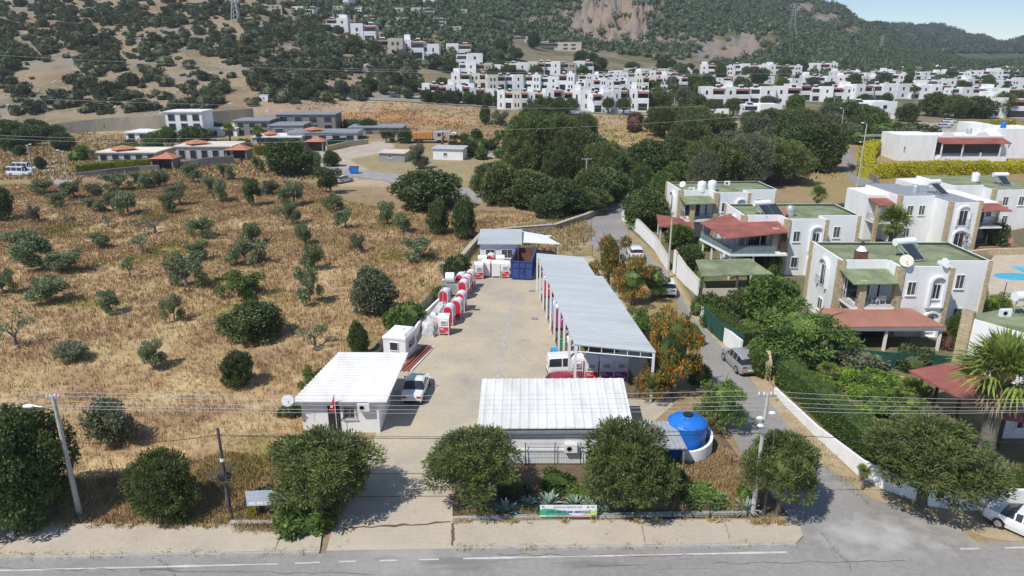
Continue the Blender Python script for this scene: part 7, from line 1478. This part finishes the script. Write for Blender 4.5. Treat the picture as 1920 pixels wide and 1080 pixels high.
for px, py, w_, h, kd, lf, lab in (
 (478, 636, 124, 88, 'oak', 'L_oak', 'big dark evergreen in the middle of the straw orchard'), (450, 728, 70, 76, 'oak', 'L_oak', 'round dark green tree left of the guard hut'), (702, 590, 94, 98, 'oak', 'L_grey', 'large olive green evergreen left of the clothes bins'), (674, 668, 44, 68, 'oak', 'L_oak', 'narrow dark tree behind the white cabin'),
 (822, 442, 46, 68, 'oak', 'L_oak', 'left of two dark trees with leaning bare trunks'), (871, 450, 50, 80, 'oak', 'L_oak', 'right of two dark trees with leaning bare trunks'), (545, 328, 104, 72, 'oak', 'L_oak', 'large dark evergreen on the far edge of the orchard'), (585, 330, 44, 60, 'olive', 'L_olive', 'grey green tree beside the large dark evergreen'), (622, 312, 38, 30, 'oak', 'L_oak', 'small dark round tree beside the dirt lot'),
 (805, 390, 148, 82, 'oak', 'L_oak', 'widest dark tree in front of the dirt lot'), (788, 318, 46, 52, 'olive', 'L_grey', 'grey green tree between the two site huts'), (725, 268, 36, 32, 'olive', 'L_grey', 'small grey tree at the edge of the dirt lot'), (760, 268, 36, 26, 'oak', 'L_oak', 'dark bush left of the orange lorry'),
 (880, 292, 38, 30, 'oak', 'L_oak', 'dark bush right of the site hut'), (893, 268, 30, 26, 'oak', 'L_oak', 'dark bush behind the orange digger'), (930, 345, 60, 34, 'oak', 'L_oak', 'low dark tree left of the dark pine clump'), (940, 378, 92, 60, 'oak', 'L_oak', 'dark tree at the left end of the lane thicket'), (1000, 392, 110, 74, 'oak', 'L_oak', 'dark tree second in the lane thicket'),
 (1060, 400, 110, 70, 'oak', 'L_oak', 'dark tree third in the lane thicket'), (1110, 392, 90, 78, 'oak', 'L_oak', 'dark tree at the lane end of the thicket'), (995, 338, 112, 130, 'pine', 'L_pine', 'tall dark pine at the left of the central clump'), (1055, 340, 120, 128, 'pine', 'L_pine', 'tall dark pine in the middle of the central clump'), (1130, 352, 100, 92, 'pine', 'L_pine', 'dark pine at the right of the central clump'),
 (1216, 335, 100, 78, 'oak', 'L_oak', 'broad dark tree above the quarry cut'), (1285, 332, 70, 60, 'oak', 'L_oak', 'dark tree between the quarry cut and the loose pines'), (1335, 352, 120, 100, 'pine', 'L_pine', 'loose pine above the farthest villa, left one'), (1400, 350, 120, 105, 'pine', 'L_grey', 'grey green loose tree above the farthest villa'),
 (1462, 345, 120, 90, 'pine', 'L_pine', 'pine above the dry bank, right of the loose grey tree'), (1500, 320, 110, 92, 'oak', 'L_oak', 'dark dome shaped tree left of the paved lane'), (1545, 322, 84, 92, 'oak', 'L_oak', 'dark tree right beside the paved lane'), (1370, 292, 90, 50, 'oak', 'L_grey', 'grey green tree in front of the grey warehouse'), (1300, 292, 80, 50, 'oak', 'L_oak', 'dark tree left of the grey warehouse'),
 (1245, 258, 90, 62, 'pine', 'L_pine', 'spreading pine in the dry field below the town'), (1300, 262, 84, 66, 'pine', 'L_pine', 'second spreading pine in the dry field below the town'), (1190, 248, 44, 40, 'bush', 'L_red', 'reddish leafless bush in the dry field'), (1100, 262, 52, 30, 'oak', 'L_oak', 'dark bush in the middle of the dry field'), (1075, 252, 40, 26, 'oak', 'L_oak', 'smaller dark bush in the dry field'),
 (910, 234, 26, 34, 'oak', 'L_oak', 'dark upright tree right of the orange earth'), (935, 236, 40, 30, 'olive', 'L_grey', 'grey tree right of the orange earth'), (1000, 236, 60, 40, 'oak', 'L_oak', 'dark tree below the hilltop road, left'), (1050, 222, 50, 34, 'oak', 'L_oak', 'dark tree below the hilltop road, middle'), (975, 262, 60, 40, 'oak', 'L_green', 'greener tree above the central clump'), (1035, 255, 56, 40, 'oak', 'L_green', 'second greener tree above the central clump'), (910, 280, 60, 26, 'bush', 'L_oak', 'low dark bushes left of the central clump'),
 (1112, 205, 36, 36, 'pine', 'L_pine', 'umbrella pine in front of the white town'), (1140, 214, 28, 30, 'pine', 'L_pine', 'left of two ball shaped pines at the hilltop road end'), (1168, 216, 32, 32, 'pine', 'L_pine', 'right of two ball shaped pines at the hilltop road end'), (1235, 206, 60, 44, 'pine', 'L_pine', 'dark pine where the hilltop road ends'), (1210, 200, 40, 30, 'oak', 'L_green', 'green tree against the front right houses'),
 (1337, 222, 44, 36, 'pine', 'L_pine', 'left ball shaped pine before the large joined houses'), (1374, 218, 40, 34, 'pine', 'L_pine', 'right ball shaped pine before the large joined houses'), (1300, 215, 60, 40, 'oak', 'L_oak', 'dark tree left of the large joined houses'), (1270, 190, 60, 36, 'olive', 'L_grey', 'grey tree in the green belt below the rocky hill'), (1420, 262, 70, 50, 'pine', 'L_pine', 'pine in front of the low dark roofed house'), (1450, 300, 90, 66, 'oak', 'L_grey', 'grey green tree above the dark dome'),
 (1490, 215, 44, 36, 'oak', 'L_green', 'green tree beside the joined houses'), (1505, 250, 70, 48, 'pine', 'L_pine', 'tall pine in the tree belt'), (1550, 252, 80, 40, 'oak', 'L_grey', 'grey tree in the tree belt'), (1590, 225, 50, 36, 'oak', 'L_oak', 'dark tree left of the square white house'), (1600, 268, 70, 40, 'olive', 'L_grey', 'olive grey tree behind the tall street lamp'), (1650, 262, 90, 36, 'bush', 'L_green', 'wide green thicket in front of the square white house'), (1720, 262, 84, 36, 'bush', 'L_grey', 'grey green thicket left of the car park'), (1700, 228, 46, 34, 'oak', 'L_oak', 'dark round tree at the right of the square white house'),
 (1750, 218, 64, 42, 'oak', 'L_oak', 'first tree from the left in the right tree belt'), (1790, 222, 60, 44, 'pine', 'L_pine', 'second tree from the left in the right tree belt'), (1830, 222, 66, 42, 'oak', 'L_oak', 'third tree from the left in the right tree belt'), (1872, 220, 64, 46, 'pine', 'L_pine', 'fourth tree from the left in the right tree belt'), (1905, 214, 46, 40, 'oak', 'L_oak', 'tree at the right frame edge in the right tree belt'), (1698, 180, 22, 38, 'oak', 'L_oak', 'dark cypress between the right hand houses'), (1805, 180, 36, 26, 'oak', 'L_oak', 'round dark tree before the right hand middle row'),
 (1212, 428, 112, 78, 'oak', 'L_oak', 'dark tree behind the far part of the street wall'), (1250, 395, 70, 50, 'oak', 'L_oak', 'dark tree left of the farthest villa'), (1272, 468, 66, 52, 'oak', 'L_green', 'green tree between the street wall and the farthest villa'), (1290, 505, 60, 52, 'oak', 'L_oak', 'dark tree beside the pole at the street wall'), (1320, 470, 40, 34, 'bush', 'L_green', 'green bush below the farthest villa'),
 (1318, 592, 70, 52, 'bush', 'L_hedge', 'rounded shrub at the foot of the high garden wall'), (1440, 612, 136, 108, 'oak', 'L_green', 'dense round tree in front of the dark red balcony villa'), (1500, 672, 205, 150, 'feathery', 'L_green', 'big feathery leaved tree beside the brown red terrace roof'), (1422, 708, 62, 66, 'bush', 'L_green', 'bright bush over the stone gate pillar by the silver car'),
 (1608, 694, 104, 58, 'bush', 'L_grey', 'grey green shrub in front of the green netting, left'), (1712, 690, 96, 56, 'bush', 'L_oak', 'dark shrub in front of the green netting, right'), (1500, 690, 60, 36, 'bush', 'L_oak', 'low shrub in front of the green netting near the gate pillar'), (1625, 728, 98, 46, 'bush', 'L_bright', 'bright green shrub below the grey green one'), (1525, 728, 70, 36, 'bush', 'L_green', 'green bush behind the dark clipped hedge'),
 (1560, 762, 90, 44, 'bush', 'L_bright', 'vine covered mound, first behind the clipped hedge'), (1602, 800, 96, 50, 'bush', 'L_bright', 'vine covered mound, second behind the clipped hedge'), (1645, 775, 80, 44, 'bush', 'L_green', 'green mound left of the small palm'), (1660, 835, 80, 50, 'bush', 'L_bright', 'vine covered mound nearest the largest pine'), (1535, 745, 50, 34, 'bush', 'L_grey', 'small grey bush at the top end of the clipped hedge'), (1690, 740, 60, 34, 'bush', 'L_green', 'green bush left of the long terrace roof'),
 (1868, 590, 92, 60, 'feathery', 'L_bright', 'bright light green tree beside the pool terrace'), (1788, 642, 40, 56, 'oak', 'L_green', 'green tree at the right corner of the nearest villa'), (1772, 655, 36, 40, 'bush', 'L_red', 'reddish shrub at the right corner of the nearest villa'), (1866, 460, 54, 50, 'bush', 'L_oak', 'dark round bush right of the arched villa'), (1808, 468, 44, 40, 'sparse', 'L_red', 'small purple leaved tree in front of the arched villa'), (1600, 404, 84, 36, 'bush', 'L_grey', 'grey bush behind the dark red balcony villa'), (1850, 412, 30, 60, 'bush', 'L_green', 'climbing plant beside the arched villa balcony'), (1445, 520, 40, 50, 'bush', 'L_green', 'climber beside the dark red balcony villa wall'),
 (760, 618, 94, 72, 'bush', 'L_green', 'bright green thicket left of the low yard wall'), (855, 520, 66, 56, 'bush', 'L_oak', 'dark thicket outside the fence at the far bins'), (820, 562, 40, 30, 'bush', 'L_green', 'small thicket outside the low yard wall'), (790, 540, 16, 22, 'sparse', 'L_green', 'tiny sapling in the straw left of the yard lamp'), (585, 732, 52, 52, 'olive', 'L_green', 'green bush at the left end of the guard hut roof'), (545, 780, 60, 40, 'bush', 'L_oak', 'dark bush below the satellite dish'),
 (575, 992, 140, 80, 'bush', 'L_green', 'bright green bush covering the grey notice board'), (500, 955, 70, 50, 'bush', 'L_grey', 'tangled grey bush behind the grey notice board'), (1040, 912, 90, 46, 'bush', 'L_hedge', 'shrub in front of the black metal fence'), (960, 925, 80, 40, 'bush', 'L_oak', 'shaded shrub beneath the pine with the bare trunk'), (1085, 942, 80, 36, 'bush', 'L_green', 'fresh green shrub among the agaves behind the banner'), (1310, 938, 120, 38, 'bush', 'L_green', 'wide green shrub right of the broad pine'), (1395, 955, 40, 46, 'bush', 'L_green', 'green shrub beside the concrete corner pole'), (1260, 905, 60, 40, 'bush', 'L_oak', 'dark shrub between the broad pine and the tank wall'),
 (482, 974, 30, 34, 'bush', 'L_yellow', 'small golden bush at the concrete block edging'), (350, 985, 30, 24, 'bush', 'L_grey', 'small weedy bush right of the ball shaped pine'),
 (1140, 545, 84, 132, 'feathery', 'L_flower', 'orange flowering tree farthest along the shed'), (1185, 572, 84, 108, 'feathery', 'L_flower', 'orange flowering tree second along the shed'), (1225, 562, 70, 76, 'feathery', 'L_green', 'plain green tree between the orange ones and the street'), (1205, 640, 80, 80, 'feathery', 'L_green', 'green tree at the middle of the shed side'), (1256, 740, 112, 200, 'feathery', 'L_flower', 'largest orange flowering tree, beside the front corner of the shed'), (1225, 752, 80, 90, 'feathery', 'L_flower', 'low orange flowering tree at the right front post of the shed'),
 (1347, 806, 112, 130, 'feathery', 'L_green', 'light green tree in the street beside the blue tank'), (1310, 720, 50, 50, 'bush', 'L_oak', 'dark shrub behind the blue tank'), (1300, 650, 50, 50, 'bush', 'L_green', 'green shrub at the street edge beside the largest orange tree'),
 (20, 262, 70, 38, 'oak', 'L_oak', 'dark tree at the far left edge above the minibuses'), (62, 266, 50, 34, 'oak', 'L_oak', 'dark tree second from the far left edge'), (120, 282, 48, 36, 'oak', 'L_oak', 'dark tree at the head of the left track'), (38, 292, 26, 20, 'oak', 'L_oak', 'round dark bush above the minibuses'), (77, 318, 26, 24, 'oak', 'L_oak', 'dark bush right of the minibuses'), (150, 302, 44, 32, 'bush', 'L_green', 'green ivy covered mound behind the golden hedge'), (174, 306, 24, 34, 'sparse', 'L_grey', 'loose tree behind the golden hedge'), (228, 284, 60, 20, 'bush', 'L_green', 'row of green bushes behind the left bungalow'), (290, 288, 40, 40, 'oak', 'L_green', 'green tree left of the middle bungalow'), (366, 268, 66, 34, 'oak', 'L_oak', 'dark tree in front of the tall white block'), (405, 250, 50, 22, 'oak', 'L_oak', 'dark bush right of the tall white block'), (193, 246, 22, 22, 'sparse', 'L_grey', 'thin grey bush against the long retaining wall'), (310, 318, 0, 0, '', '', ''),
 (560, 252, 26, 20, 'bush', 'L_green', 'bush in front of the stone houses'), (660, 238, 60, 16, 'bush', 'L_oak', 'dark bushes behind the low stone house'), (690, 246, 40, 24, 'oak', 'L_oak', 'dark tree right of the low stone house')):
    if w_: plant(kd, lf, px, py, w_, h, lab, cat={'bush': 'bush'}.get(kd, 'tree'), lift=(.12 if kd == 'feathery' else .3 if (kd == 'pine' and w_ < 45) else .06 if kd in ('oak', 'pine') else 0), trunk=(kd != 'bush'))
# rows of round trees along the hilltop road
for i in range(15):
    x = 800 + i * 19 + (i % 3) * 3; plant('oak', 'L_oak', x, 193 + i * 1.1, 30, 24, 'round dark tree in the row along the hilltop road, %s from the left' % ORD[i], group='round trees along the hilltop road', lift=.15)
# green between the white houses
vr = random.Random(8)
spots = [(830, 170), (925, 150), (955, 148), (1005, 150), (870, 100), (905, 108), (940, 100), (930, 118), (965, 112), (1000, 92), (1090, 120), (1110, 128), (1125, 132), (1190, 150), (1240, 138), (1275, 150), (1300, 170), (1260, 172), (1275, 185), (1315, 182), (1340, 178), (1290, 160), (1325, 168), (1400, 150), (1430, 152), (1470, 150), (1420, 160), (1350, 150), (1455, 138), (1500, 160), (1390, 168), (1530, 178), (1620, 175), (1655, 165), (1700, 160), (1760, 170), (1780, 160), (1600, 165), (1850, 175), (1500, 140), (1470, 132), (745, 168), (720, 178), (690, 172), (770, 172), (640, 180), (600, 178), (1440, 205), (1660, 200), (1570, 205), (1620, 205), (560, 178), (580, 184), (815, 130), (845, 135), (705, 110), (760, 122), (650, 98), (665, 96), (1560, 205), (1610, 240), (1400, 245), (1560, 285), (1590, 215), (1680, 250), (1350, 262), (1480, 262), (1440, 245), (1340, 290)]
for px, py in spots: plant('oak', vr.choice(['L_oak', 'L_oak', 'L_green', 'L_grey']), px, py, vr.uniform(24, 42), vr.uniform(20, 30), 'leafy green tree growing among the white houses and the green belt below them', group='leafy trees among the town houses', lift=.1)
# dense groves of mixed trees
gr = random.Random(15)
def grove(poly, n, wr, hr_, label, group, leafs, kinds=('oak', 'pine', 'oak')):
    xs = [p[0] for p in poly]; ys = [p[1] for p in poly]; k = 0; tr = 0; P = []
    while k < n and tr < 4000:
        tr += 1; x = gr.uniform(min(xs), max(xs)); y = gr.uniform(min(ys), max(ys))
        if not inpoly(np.array([x]), np.array([y]), poly)[0] or any(abs(x - a) < wr[0] * .42 and abs(y - b) < 13 for a, b in P): continue
        P.append((x, y)); k += 1; plant(gr.choice(kinds), gr.choice(leafs), x, y, gr.uniform(*wr), gr.uniform(*hr_), label, group=group, lift=.04)
grove([(905, 395), (925, 345), (955, 300), (985, 245), (1060, 245), (1110, 305), (1170, 335), (1165, 395), (1000, 412)], 20, (62, 110), (50, 84), 'dark tree in the dense grove left of the lane bend', 'trees of the grove left of the lane bend', ['L_oak', 'L_oak', 'L_oak', 'L_pine'])
grove([(1200, 345), (1220, 312), (1300, 285), (1420, 270), (1560, 290), (1570, 322), (1490, 335), (1330, 372), (1265, 355)], 17, (60, 112), (48, 84), 'tree in the dense grove behind the farthest villa', 'trees of the grove behind the farthest villa', ['L_oak', 'L_pine', 'L_grey', 'L_oak'])
grove([(1255, 238), (1380, 236), (1480, 220), (1640, 215), (1640, 262), (1540, 262), (1420, 262), (1255, 262)], 14, (40, 70), (26, 44), 'tree in the green belt just below the white town', 'trees of the green belt below the town', ['L_oak', 'L_green', 'L_grey', 'L_pine'])
grove([(1120, 172), (1300, 160), (1300, 185), (1480, 165), (1900, 160), (1900, 178), (1500, 185), (1300, 195), (1130, 195)], 26, (22, 40), (14, 24), 'green tree between the houses of the white town', 'trees between the town houses', ['L_oak', 'L_green', 'L_grey'])
grove([(800, 135), (1280, 125), (1900, 132), (1900, 142), (1280, 142), (1080, 150), (860, 150)], 26, (18, 34), (10, 20), 'green tree in the upper rows of the white town', 'trees of the upper town rows', ['L_oak', 'L_green', 'L_grey'])
grove([(1585, 262), (1650, 262), (1790, 262), (1790, 285), (1640, 290)], 10, (40, 70), (20, 34), 'leafy shrub in the thicket before the car park', 'thicket before the car park', ['L_green', 'L_grey'], ('bush',))
grove([(1170, 350), (1270, 345), (1275, 400), (1262, 420), (1200, 430), (1175, 400)], 7, (50, 80), (44, 64), 'dark tree in the copse behind the far street wall', 'copse behind the far street wall', ['L_oak', 'L_green'])
grove([(1475, 722), (1560, 712), (1700, 722), (1745, 790), (1680, 850), (1640, 850), (1560, 790)], 22, (50, 86), (26, 44), 'bright leafy bush in the garden behind the dark clipped hedge', 'bushes of the garden behind the clipped hedge', ['L_bright', 'L_green', 'L_bright', 'L_grey'], ('bush',))
grove([(1330, 590), (1400, 575), (1450, 660), (1420, 690), (1360, 640)], 7, (50, 80), (34, 56), 'dense green bush in the shady garden above the street wall', 'bushes above the street wall', ['L_green', 'L_oak'], ('bush',))
grove([(0, 262), (110, 250), (110, 262), (60, 275), (0, 290)], 5, (36, 60), (24, 36), 'dark tree in the cluster at the far left edge', 'cluster of trees at the far left edge', ['L_oak'])
grove([(790, 255), (900, 250), (960, 262), (950, 300), (890, 300)], 7, (24, 44), (16, 26), 'green bush on the rubble slope by the digger', 'bushes on the rubble slope', ['L_oak', 'L_green'], ('bush',))
grove([(180, 300), (330, 285), (320, 262), (220, 275)], 7, (26, 44), (18, 30), 'garden tree behind the dark grey bungalows', 'garden trees behind the bungalows', ['L_green', 'L_grey'], ('oak', 'sparse'))
grove([(430, 275), (560, 268), (560, 285), (440, 300)], 6, (24, 40), (12, 22), 'garden bush among the modern houses', 'garden bushes among the modern houses', ['L_green', 'L_oak'], ('bush',))
# palms
palm(1838, 884, 700, 100, 'tall fan palm with a skirt of dead fronds at the lower right'); palm(1668, 470, 418, 40, 'fan palm between the nearest villa and the arched villa', n=26); palm(1531, 392, 366, 22, 'low fan palm behind the dark red balcony villa', n=20); palm(1548, 722, 700, 26, 'small fan palm behind the clipped hedge, left', n=18); palm(1700, 752, 728, 30, 'small fan palm beside the posts of the long terrace roof', n=20)
palm(434, 286, 246, 17, 'left of two garden palms before the stone houses', n=24); palm(489, 288, 250, 16, 'right of two garden palms before the stone houses', n=24); palm(1712, 186, 168, 9, 'little palm among the right hand town houses', n=16); palm(1616, 920, 885, 17, 'young yucca by the curving white wall, left one', 'yucca', n=16); palm(1612, 905, 880, 13, 'smaller yucca by the curving white wall', 'yucca', n=14)
# agaves
ag = MB(); ar = random.Random(5)
for i in range(26):
    t = i * 2.4; e = ar.uniform(.25, 1.3); L = ar.uniform(.8, 1.05); d = Vector((math.cos(t) * math.cos(e), math.sin(t) * math.cos(e), math.sin(e))); s_ = Vector((-math.sin(t), math.cos(t), 0)); up = Vector((0, 0, 1)); c0 = d * .05; c1 = d * L * .45 + up * .03; c2 = d * L * .8 - up * .02; c3 = d * L - up * .12
    for (a, wa), (b, wb) in (((c0, .05), (c1, .085)), ((c1, .085), (c2, .05)), ((c2, .05), (c3, .004))):
        ag.poly([a - s_ * wa, b - s_ * wb, b - up * .03, a - up * .03]); ag.poly([a - up * .03, b - up * .03, b + s_ * wb, a + s_ * wa])
agm = ag.mesh('agave', 'L_agave')
for i, (px, py, s_) in enumerate(((950, 962, 1.0), (990, 948, .8), (1030, 950, 1.15), (1078, 950, .9), (1107, 958, 1.1), (1302, 948, 1.0), (1347, 944, .95), (1398, 960, 1.1), (1130, 965, .7))):
    o = link('agave', agm); X, Y = W(px, py); o.location = (X, Y, .02); o.scale = (s_,) * 3; o.rotation_euler = (0, 0, i * 1.3); tag(o, 'blue grey agave in the planting bed by the road, %s from the left' % (ORD[i] if i < 5 else ORD[(6, 7, 8, 5)[i - 5]]), 'agave', 'agaves in the planting bed')
# bare tree beside the timber pole
X, Y = W(425, 955); bt = thing('bare_tree', 'small leafless dark tree behind the dark timber pole', 'tree', (X, Y, 0)); m = MB(); br = random.Random(9)
def twig(p, d, L, r, n):
    q = p + d * L; m.tube(p, q, r, r * .65, 5, False)
    if n:
        for _ in range(3): nd = (d + Vector((br.uniform(-.9, .9), br.uniform(-.9, .9), br.uniform(-.15, .6)))).normalized(); twig(q, nd, L * .72, r * .6, n - 1)
twig(Vector((0, 0, 0)), Vector((.1, 0, 1)), 1.1, .09, 5); part(m, 'branches', 'barkg', bt)
# ---- maquis on the left hill: the largest 300 singly, the rest as one mass
sr_ = np.random.RandomState(31); N = 17000
Yw = 244 + (sr_.rand(N) ** .8) * 330; uw = sr_.uniform(-.86, -.06, N); Xw = uw * Yw; Zw = hts(Xw, Yw); pxw, pyw = projpx(Xw, Yw, Zw)
def bl(px, py, rx, ry): return np.exp(-((pxw - px) / rx) ** 2 - ((pyw - py) / ry) ** 2)
den = .62 + .9 * bl(230, 45, 230, 26) + 1.0 * bl(520, 95, 110, 40) + .8 * bl(60, 190, 170, 34) + .5 * bl(60, 100, 90, 40) + .95 * bl(690, 140, 110, 36) + .4 * bl(640, 60, 150, 30) - .2 * bl(330, 120, 90, 40) + .4 * bl(250, 210, 260, 10) + .3 * bl(420, 170, 120, 20)
den *= np.clip(.62 + 2.2 * fbm(pxw / 40, pyw / 22, 3), .15, 1.6); den *= (pxw < 800) * (pyw < 226 - pxw * .055)
for (a, b, rx, ry) in ((40, 225, 0, 0), (330, 235, 0, 0)): pass
den *= 1 - (inpoly(pxw, pyw, [(600, 30), (860, 30), (880, 135), (720, 120), (600, 70)])) * .75; ok = (sr_.rand(N) < den * .5) & (pyw > -90) & (pxw > -150); Xw, Yw, Zw, pxw, pyw = Xw[ok], Yw[ok], Zw[ok], pxw[ok], pyw[ok]
rw = sr_.uniform(1.4, 3.9, len(Xw)) * np.clip(sr_.rand(len(Xw)) * .8 + .55, .5, 1.3); kw = F / (Yw * ct - (Zw - H) * st); seen = (pxw > -10) & (pxw < 1930) & (pyw > 0) & (pyw < 1080); size = rw * kw * seen; order = np.argsort(-size)
SH = [quadmesh('maquis_shrub', crown('shrub', s_)[0], 'L_shrub') for s_ in range(1, 7)]; SV = [crown('shrub', s_)[0] for s_ in range(1, 4)]
for n_, i in enumerate(order[:290]):
    o = link('shrub', SH[n_ % 6]); r = rw[i]; o.location = (Xw[i], Yw[i], Zw[i] - .2); o.scale = (r, r * .95, r * sr_.uniform(.8, 1.25)); o.rotation_euler = (0, 0, sr_.uniform(0, 6.28)); tag(o, 'dark green maquis shrub on the stony slope of the left hill', 'shrub', 'maquis shrubs on the left hill')
def mass(name, X, Y, Z, r, Vs, leaf, seed, hs=1.0):
    rs = np.random.RandomState(seed); Q = []; which = rs.randint(0, len(Vs), len(X))
    for k in range(len(Vs)):
        idx = np.where(which == k)[0]
        if not len(idx): continue
        B = Vs[k]; t = rs.uniform(0, 6.283, len(idx)); c, s_ = np.cos(t), np.sin(t); v = np.empty((len(idx),) + B.shape, np.float32); rr = r[idx][:, None, None]
        v[..., 0] = X[idx][:, None, None] + rr * (B[None, ..., 0] * c[:, None, None] - B[None, ..., 1] * s_[:, None, None]); v[..., 1] = Y[idx][:, None, None] + rr * (B[None, ..., 0] * s_[:, None, None] + B[None, ..., 1] * c[:, None, None])
        v[..., 2] = Z[idx][:, None, None] + rr * B[None, ..., 2] * hs * rs.uniform(.8, 1.2, len(idx))[:, None, None] - .2; Q.append(v.reshape(-1, 4, 3))
    return tag(link(name, quadmesh(name, np.concatenate(Q), leaf)), kind='stuff')
rest = order[290:5200]; mass('maquis', Xw[rest], Yw[rest], Zw[rest], rw[rest] * .85, SV, 'L_shrub', 1)
# small far crowns for the woods
def tiny(seed):
    global rng; rng = np.random.RandomState(seed); Q = [lump((0, 0, .5), .75, (1, 1, .9), seed, 7)]
    N_ = unit(26); P = np.array([0, 0, .55]) + N_ * rng.uniform(.6, .95, (26, 1)); P[:, 2] = np.maximum(P[:, 2], .05); Q.append(leaves(P, N_, .5, .36, .2, 1.0)); return np.concatenate(Q)
TV = [tiny(s_) for s_ in (1, 2, 3)]
def wood(name, n, Y0, Y1, u0, u1, r0, r1, dfun, seed, leaf='L_far'):
    rs = np.random.RandomState(seed); Y = np.sqrt(rs.uniform(Y0 ** 2, Y1 ** 2, n)); u = rs.uniform(u0, u1, n); X = u * Y; Z = hts(X, Y); px, py = projpx(X, Y, Z); d = dfun(px, py, X, Y, Z); ok = (rs.rand(n) < d) & (py < 160) & (py > -60) & (px > -150) & (px < 2100)
    return mass(name, X[ok], Y[ok], Z[ok], rs.uniform(r0, r1, ok.sum()), TV, leaf, seed + 1)
def dB(px, py, X, Y, Z):
    g = lambda a, b, rx, ry: np.exp(-((px - a) / rx) ** 2 - ((py - b) / ry) ** 2)
    rk = g(1130, 45, 70, 50) + .8 * g(1180, 20, 50, 35) + .8 * g(1380, 85, 80, 24) + .8 * g(1500, 12, 36, 10) + g(1545, 35, 34, 12) + g(1595, 58, 20, 9) + .8 * g(1330, 112, 60, 12) + .7 * g(980, 42, 50, 14) + .6 * g(1250, 80, 50, 14)
    hill = np.clip((Y - 590 + 40 * fbm(X / 40, Y / 40, 2)) / 40, 0, 1) * (px > 800); return hill * np.clip(1.0 - 1.5 * rk + .5 * fbm(X / 30, Y / 30, 3), .04, 1)
wood('hillside_wood', 26000, 500, 1280, -.2, .95, 2.6, 5.2, dB, 3)
wood('far_wood', 15000, 1280, 2600, .3, 1.05, 6, 11, lambda px, py, X, Y, Z: np.where(Z > 20, .8, 0), 7)
wood('upper_slope_wood', 5000, 330, 700, -.45, .0, 2.2, 4.2, lambda px, py, X, Y, Z: (px > 560) * (px < 1010) * (py < 128) * np.clip(.45 + fbm(X / 25, Y / 25, 3), .1, .8) * (1 - .6 * ((px > 600) & (px < 830) & (py > 40) & (py < 125))), 9)
# stones on the left hill, one scatter
rs = np.random.RandomState(3); n = 2600; Y = rs.uniform(246, 470, n); X = rs.uniform(-.8, -.12, n) * Y; Z = hts(X, Y); px, py = projpx(X, Y, Z); ok = (py < 218) & (px < 720) & (fbm(X / 22, Y / 14, 3) > -.08)
LV = [lump((0, 0, .1), 1, (1, .8, .5), s_, 6) for s_ in (1, 2, 3)]; M['stonebits'] = mat('pale_scree', (.42, .385, .34), .95, .25, .3, obj=False, fine=.15); mass('scree', X[ok], Y[ok], Z[ok], rs.uniform(.3, 1.1, ok.sum()), LV, 'stonebits', 4)
# weeds along the kerbs
def tufts(px_line, n, seed, hgt=(.06, .22), z=.0):
    rs = np.random.RandomState(seed); a = np.array([*W(*px_line[0]), z]); b = np.array([*W(*px_line[1]), z]); t = rs.rand(n); cl = fbm(t * 40 + seed, t * 0 + .5, 3) > .05; t = t[cl]; m_ = len(t) * 9
    P = a + t[:, None] * (b - a); P = np.repeat(P, 9, 0) + np.concatenate([rs.normal(0, .12, (m_, 2)), np.zeros((m_, 1))], 1); h = rs.uniform(*hgt, m_); th = rs.uniform(0, 6.28, m_); s_ = np.stack([np.cos(th), np.sin(th), np.zeros(m_)], 1) * .03; tp = P + np.stack([rs.normal(0, .1, m_), rs.normal(0, .1, m_), h], 1)
    return np.stack([P - s_, P + s_, tp + s_ * .4, tp - s_ * .4], 1)
V = np.concatenate([tufts(((-20, 1044), (600, 1035)), 260, 1), tufts(((852, 1028), (1495, 1021)), 230, 2), tufts(((850, 982), (1480, 980)), 200, 4, z=.13), tufts(((0, 988), (430, 992)), 220, 5, z=.13), tufts(((540, 1000), (600, 1002)), 60, 6, (.1, .3)), tufts(((1410, 985), (1470, 985)), 120, 8, (.1, .4)), tufts(((1460, 745), (1720, 955)), 200, 9)])
tag(link('kerb_weeds', quadmesh('kerb_weeds', V, 'weed')), kind='stuff')

import os
if os.environ.get('CHK'):
    for o in scene.objects:
        l = o.get('label')
        if l and len(l.split()) > 16: print('LONG', len(l.split()), l)

# ---- the air between us and the far hills
hb = MB(); hb.box(-3200, -40, -3, 4200, 3300, 950); hz_ = hb.mesh('haze', mat('haze_air', (1, 1, 1))); hm = bpy.data.materials.new('haze_volume'); hm.use_nodes = True; n = hm.node_tree.nodes; n.remove(n['Principled BSDF'])
HAZE = .00017
pv = n.new('ShaderNodeVolumePrincipled'); pv.inputs['Color'].default_value = (.80, .88, 1, 1); pv.inputs['Density'].default_value = HAZE; pv.inputs['Anisotropy'].default_value = .2; hm.node_tree.links.new(pv.outputs[0], n['Material Output'].inputs['Volume'])
hz_.materials.clear(); hz_.materials.append(hm); tag(link('haze', hz_), kind='stuff')
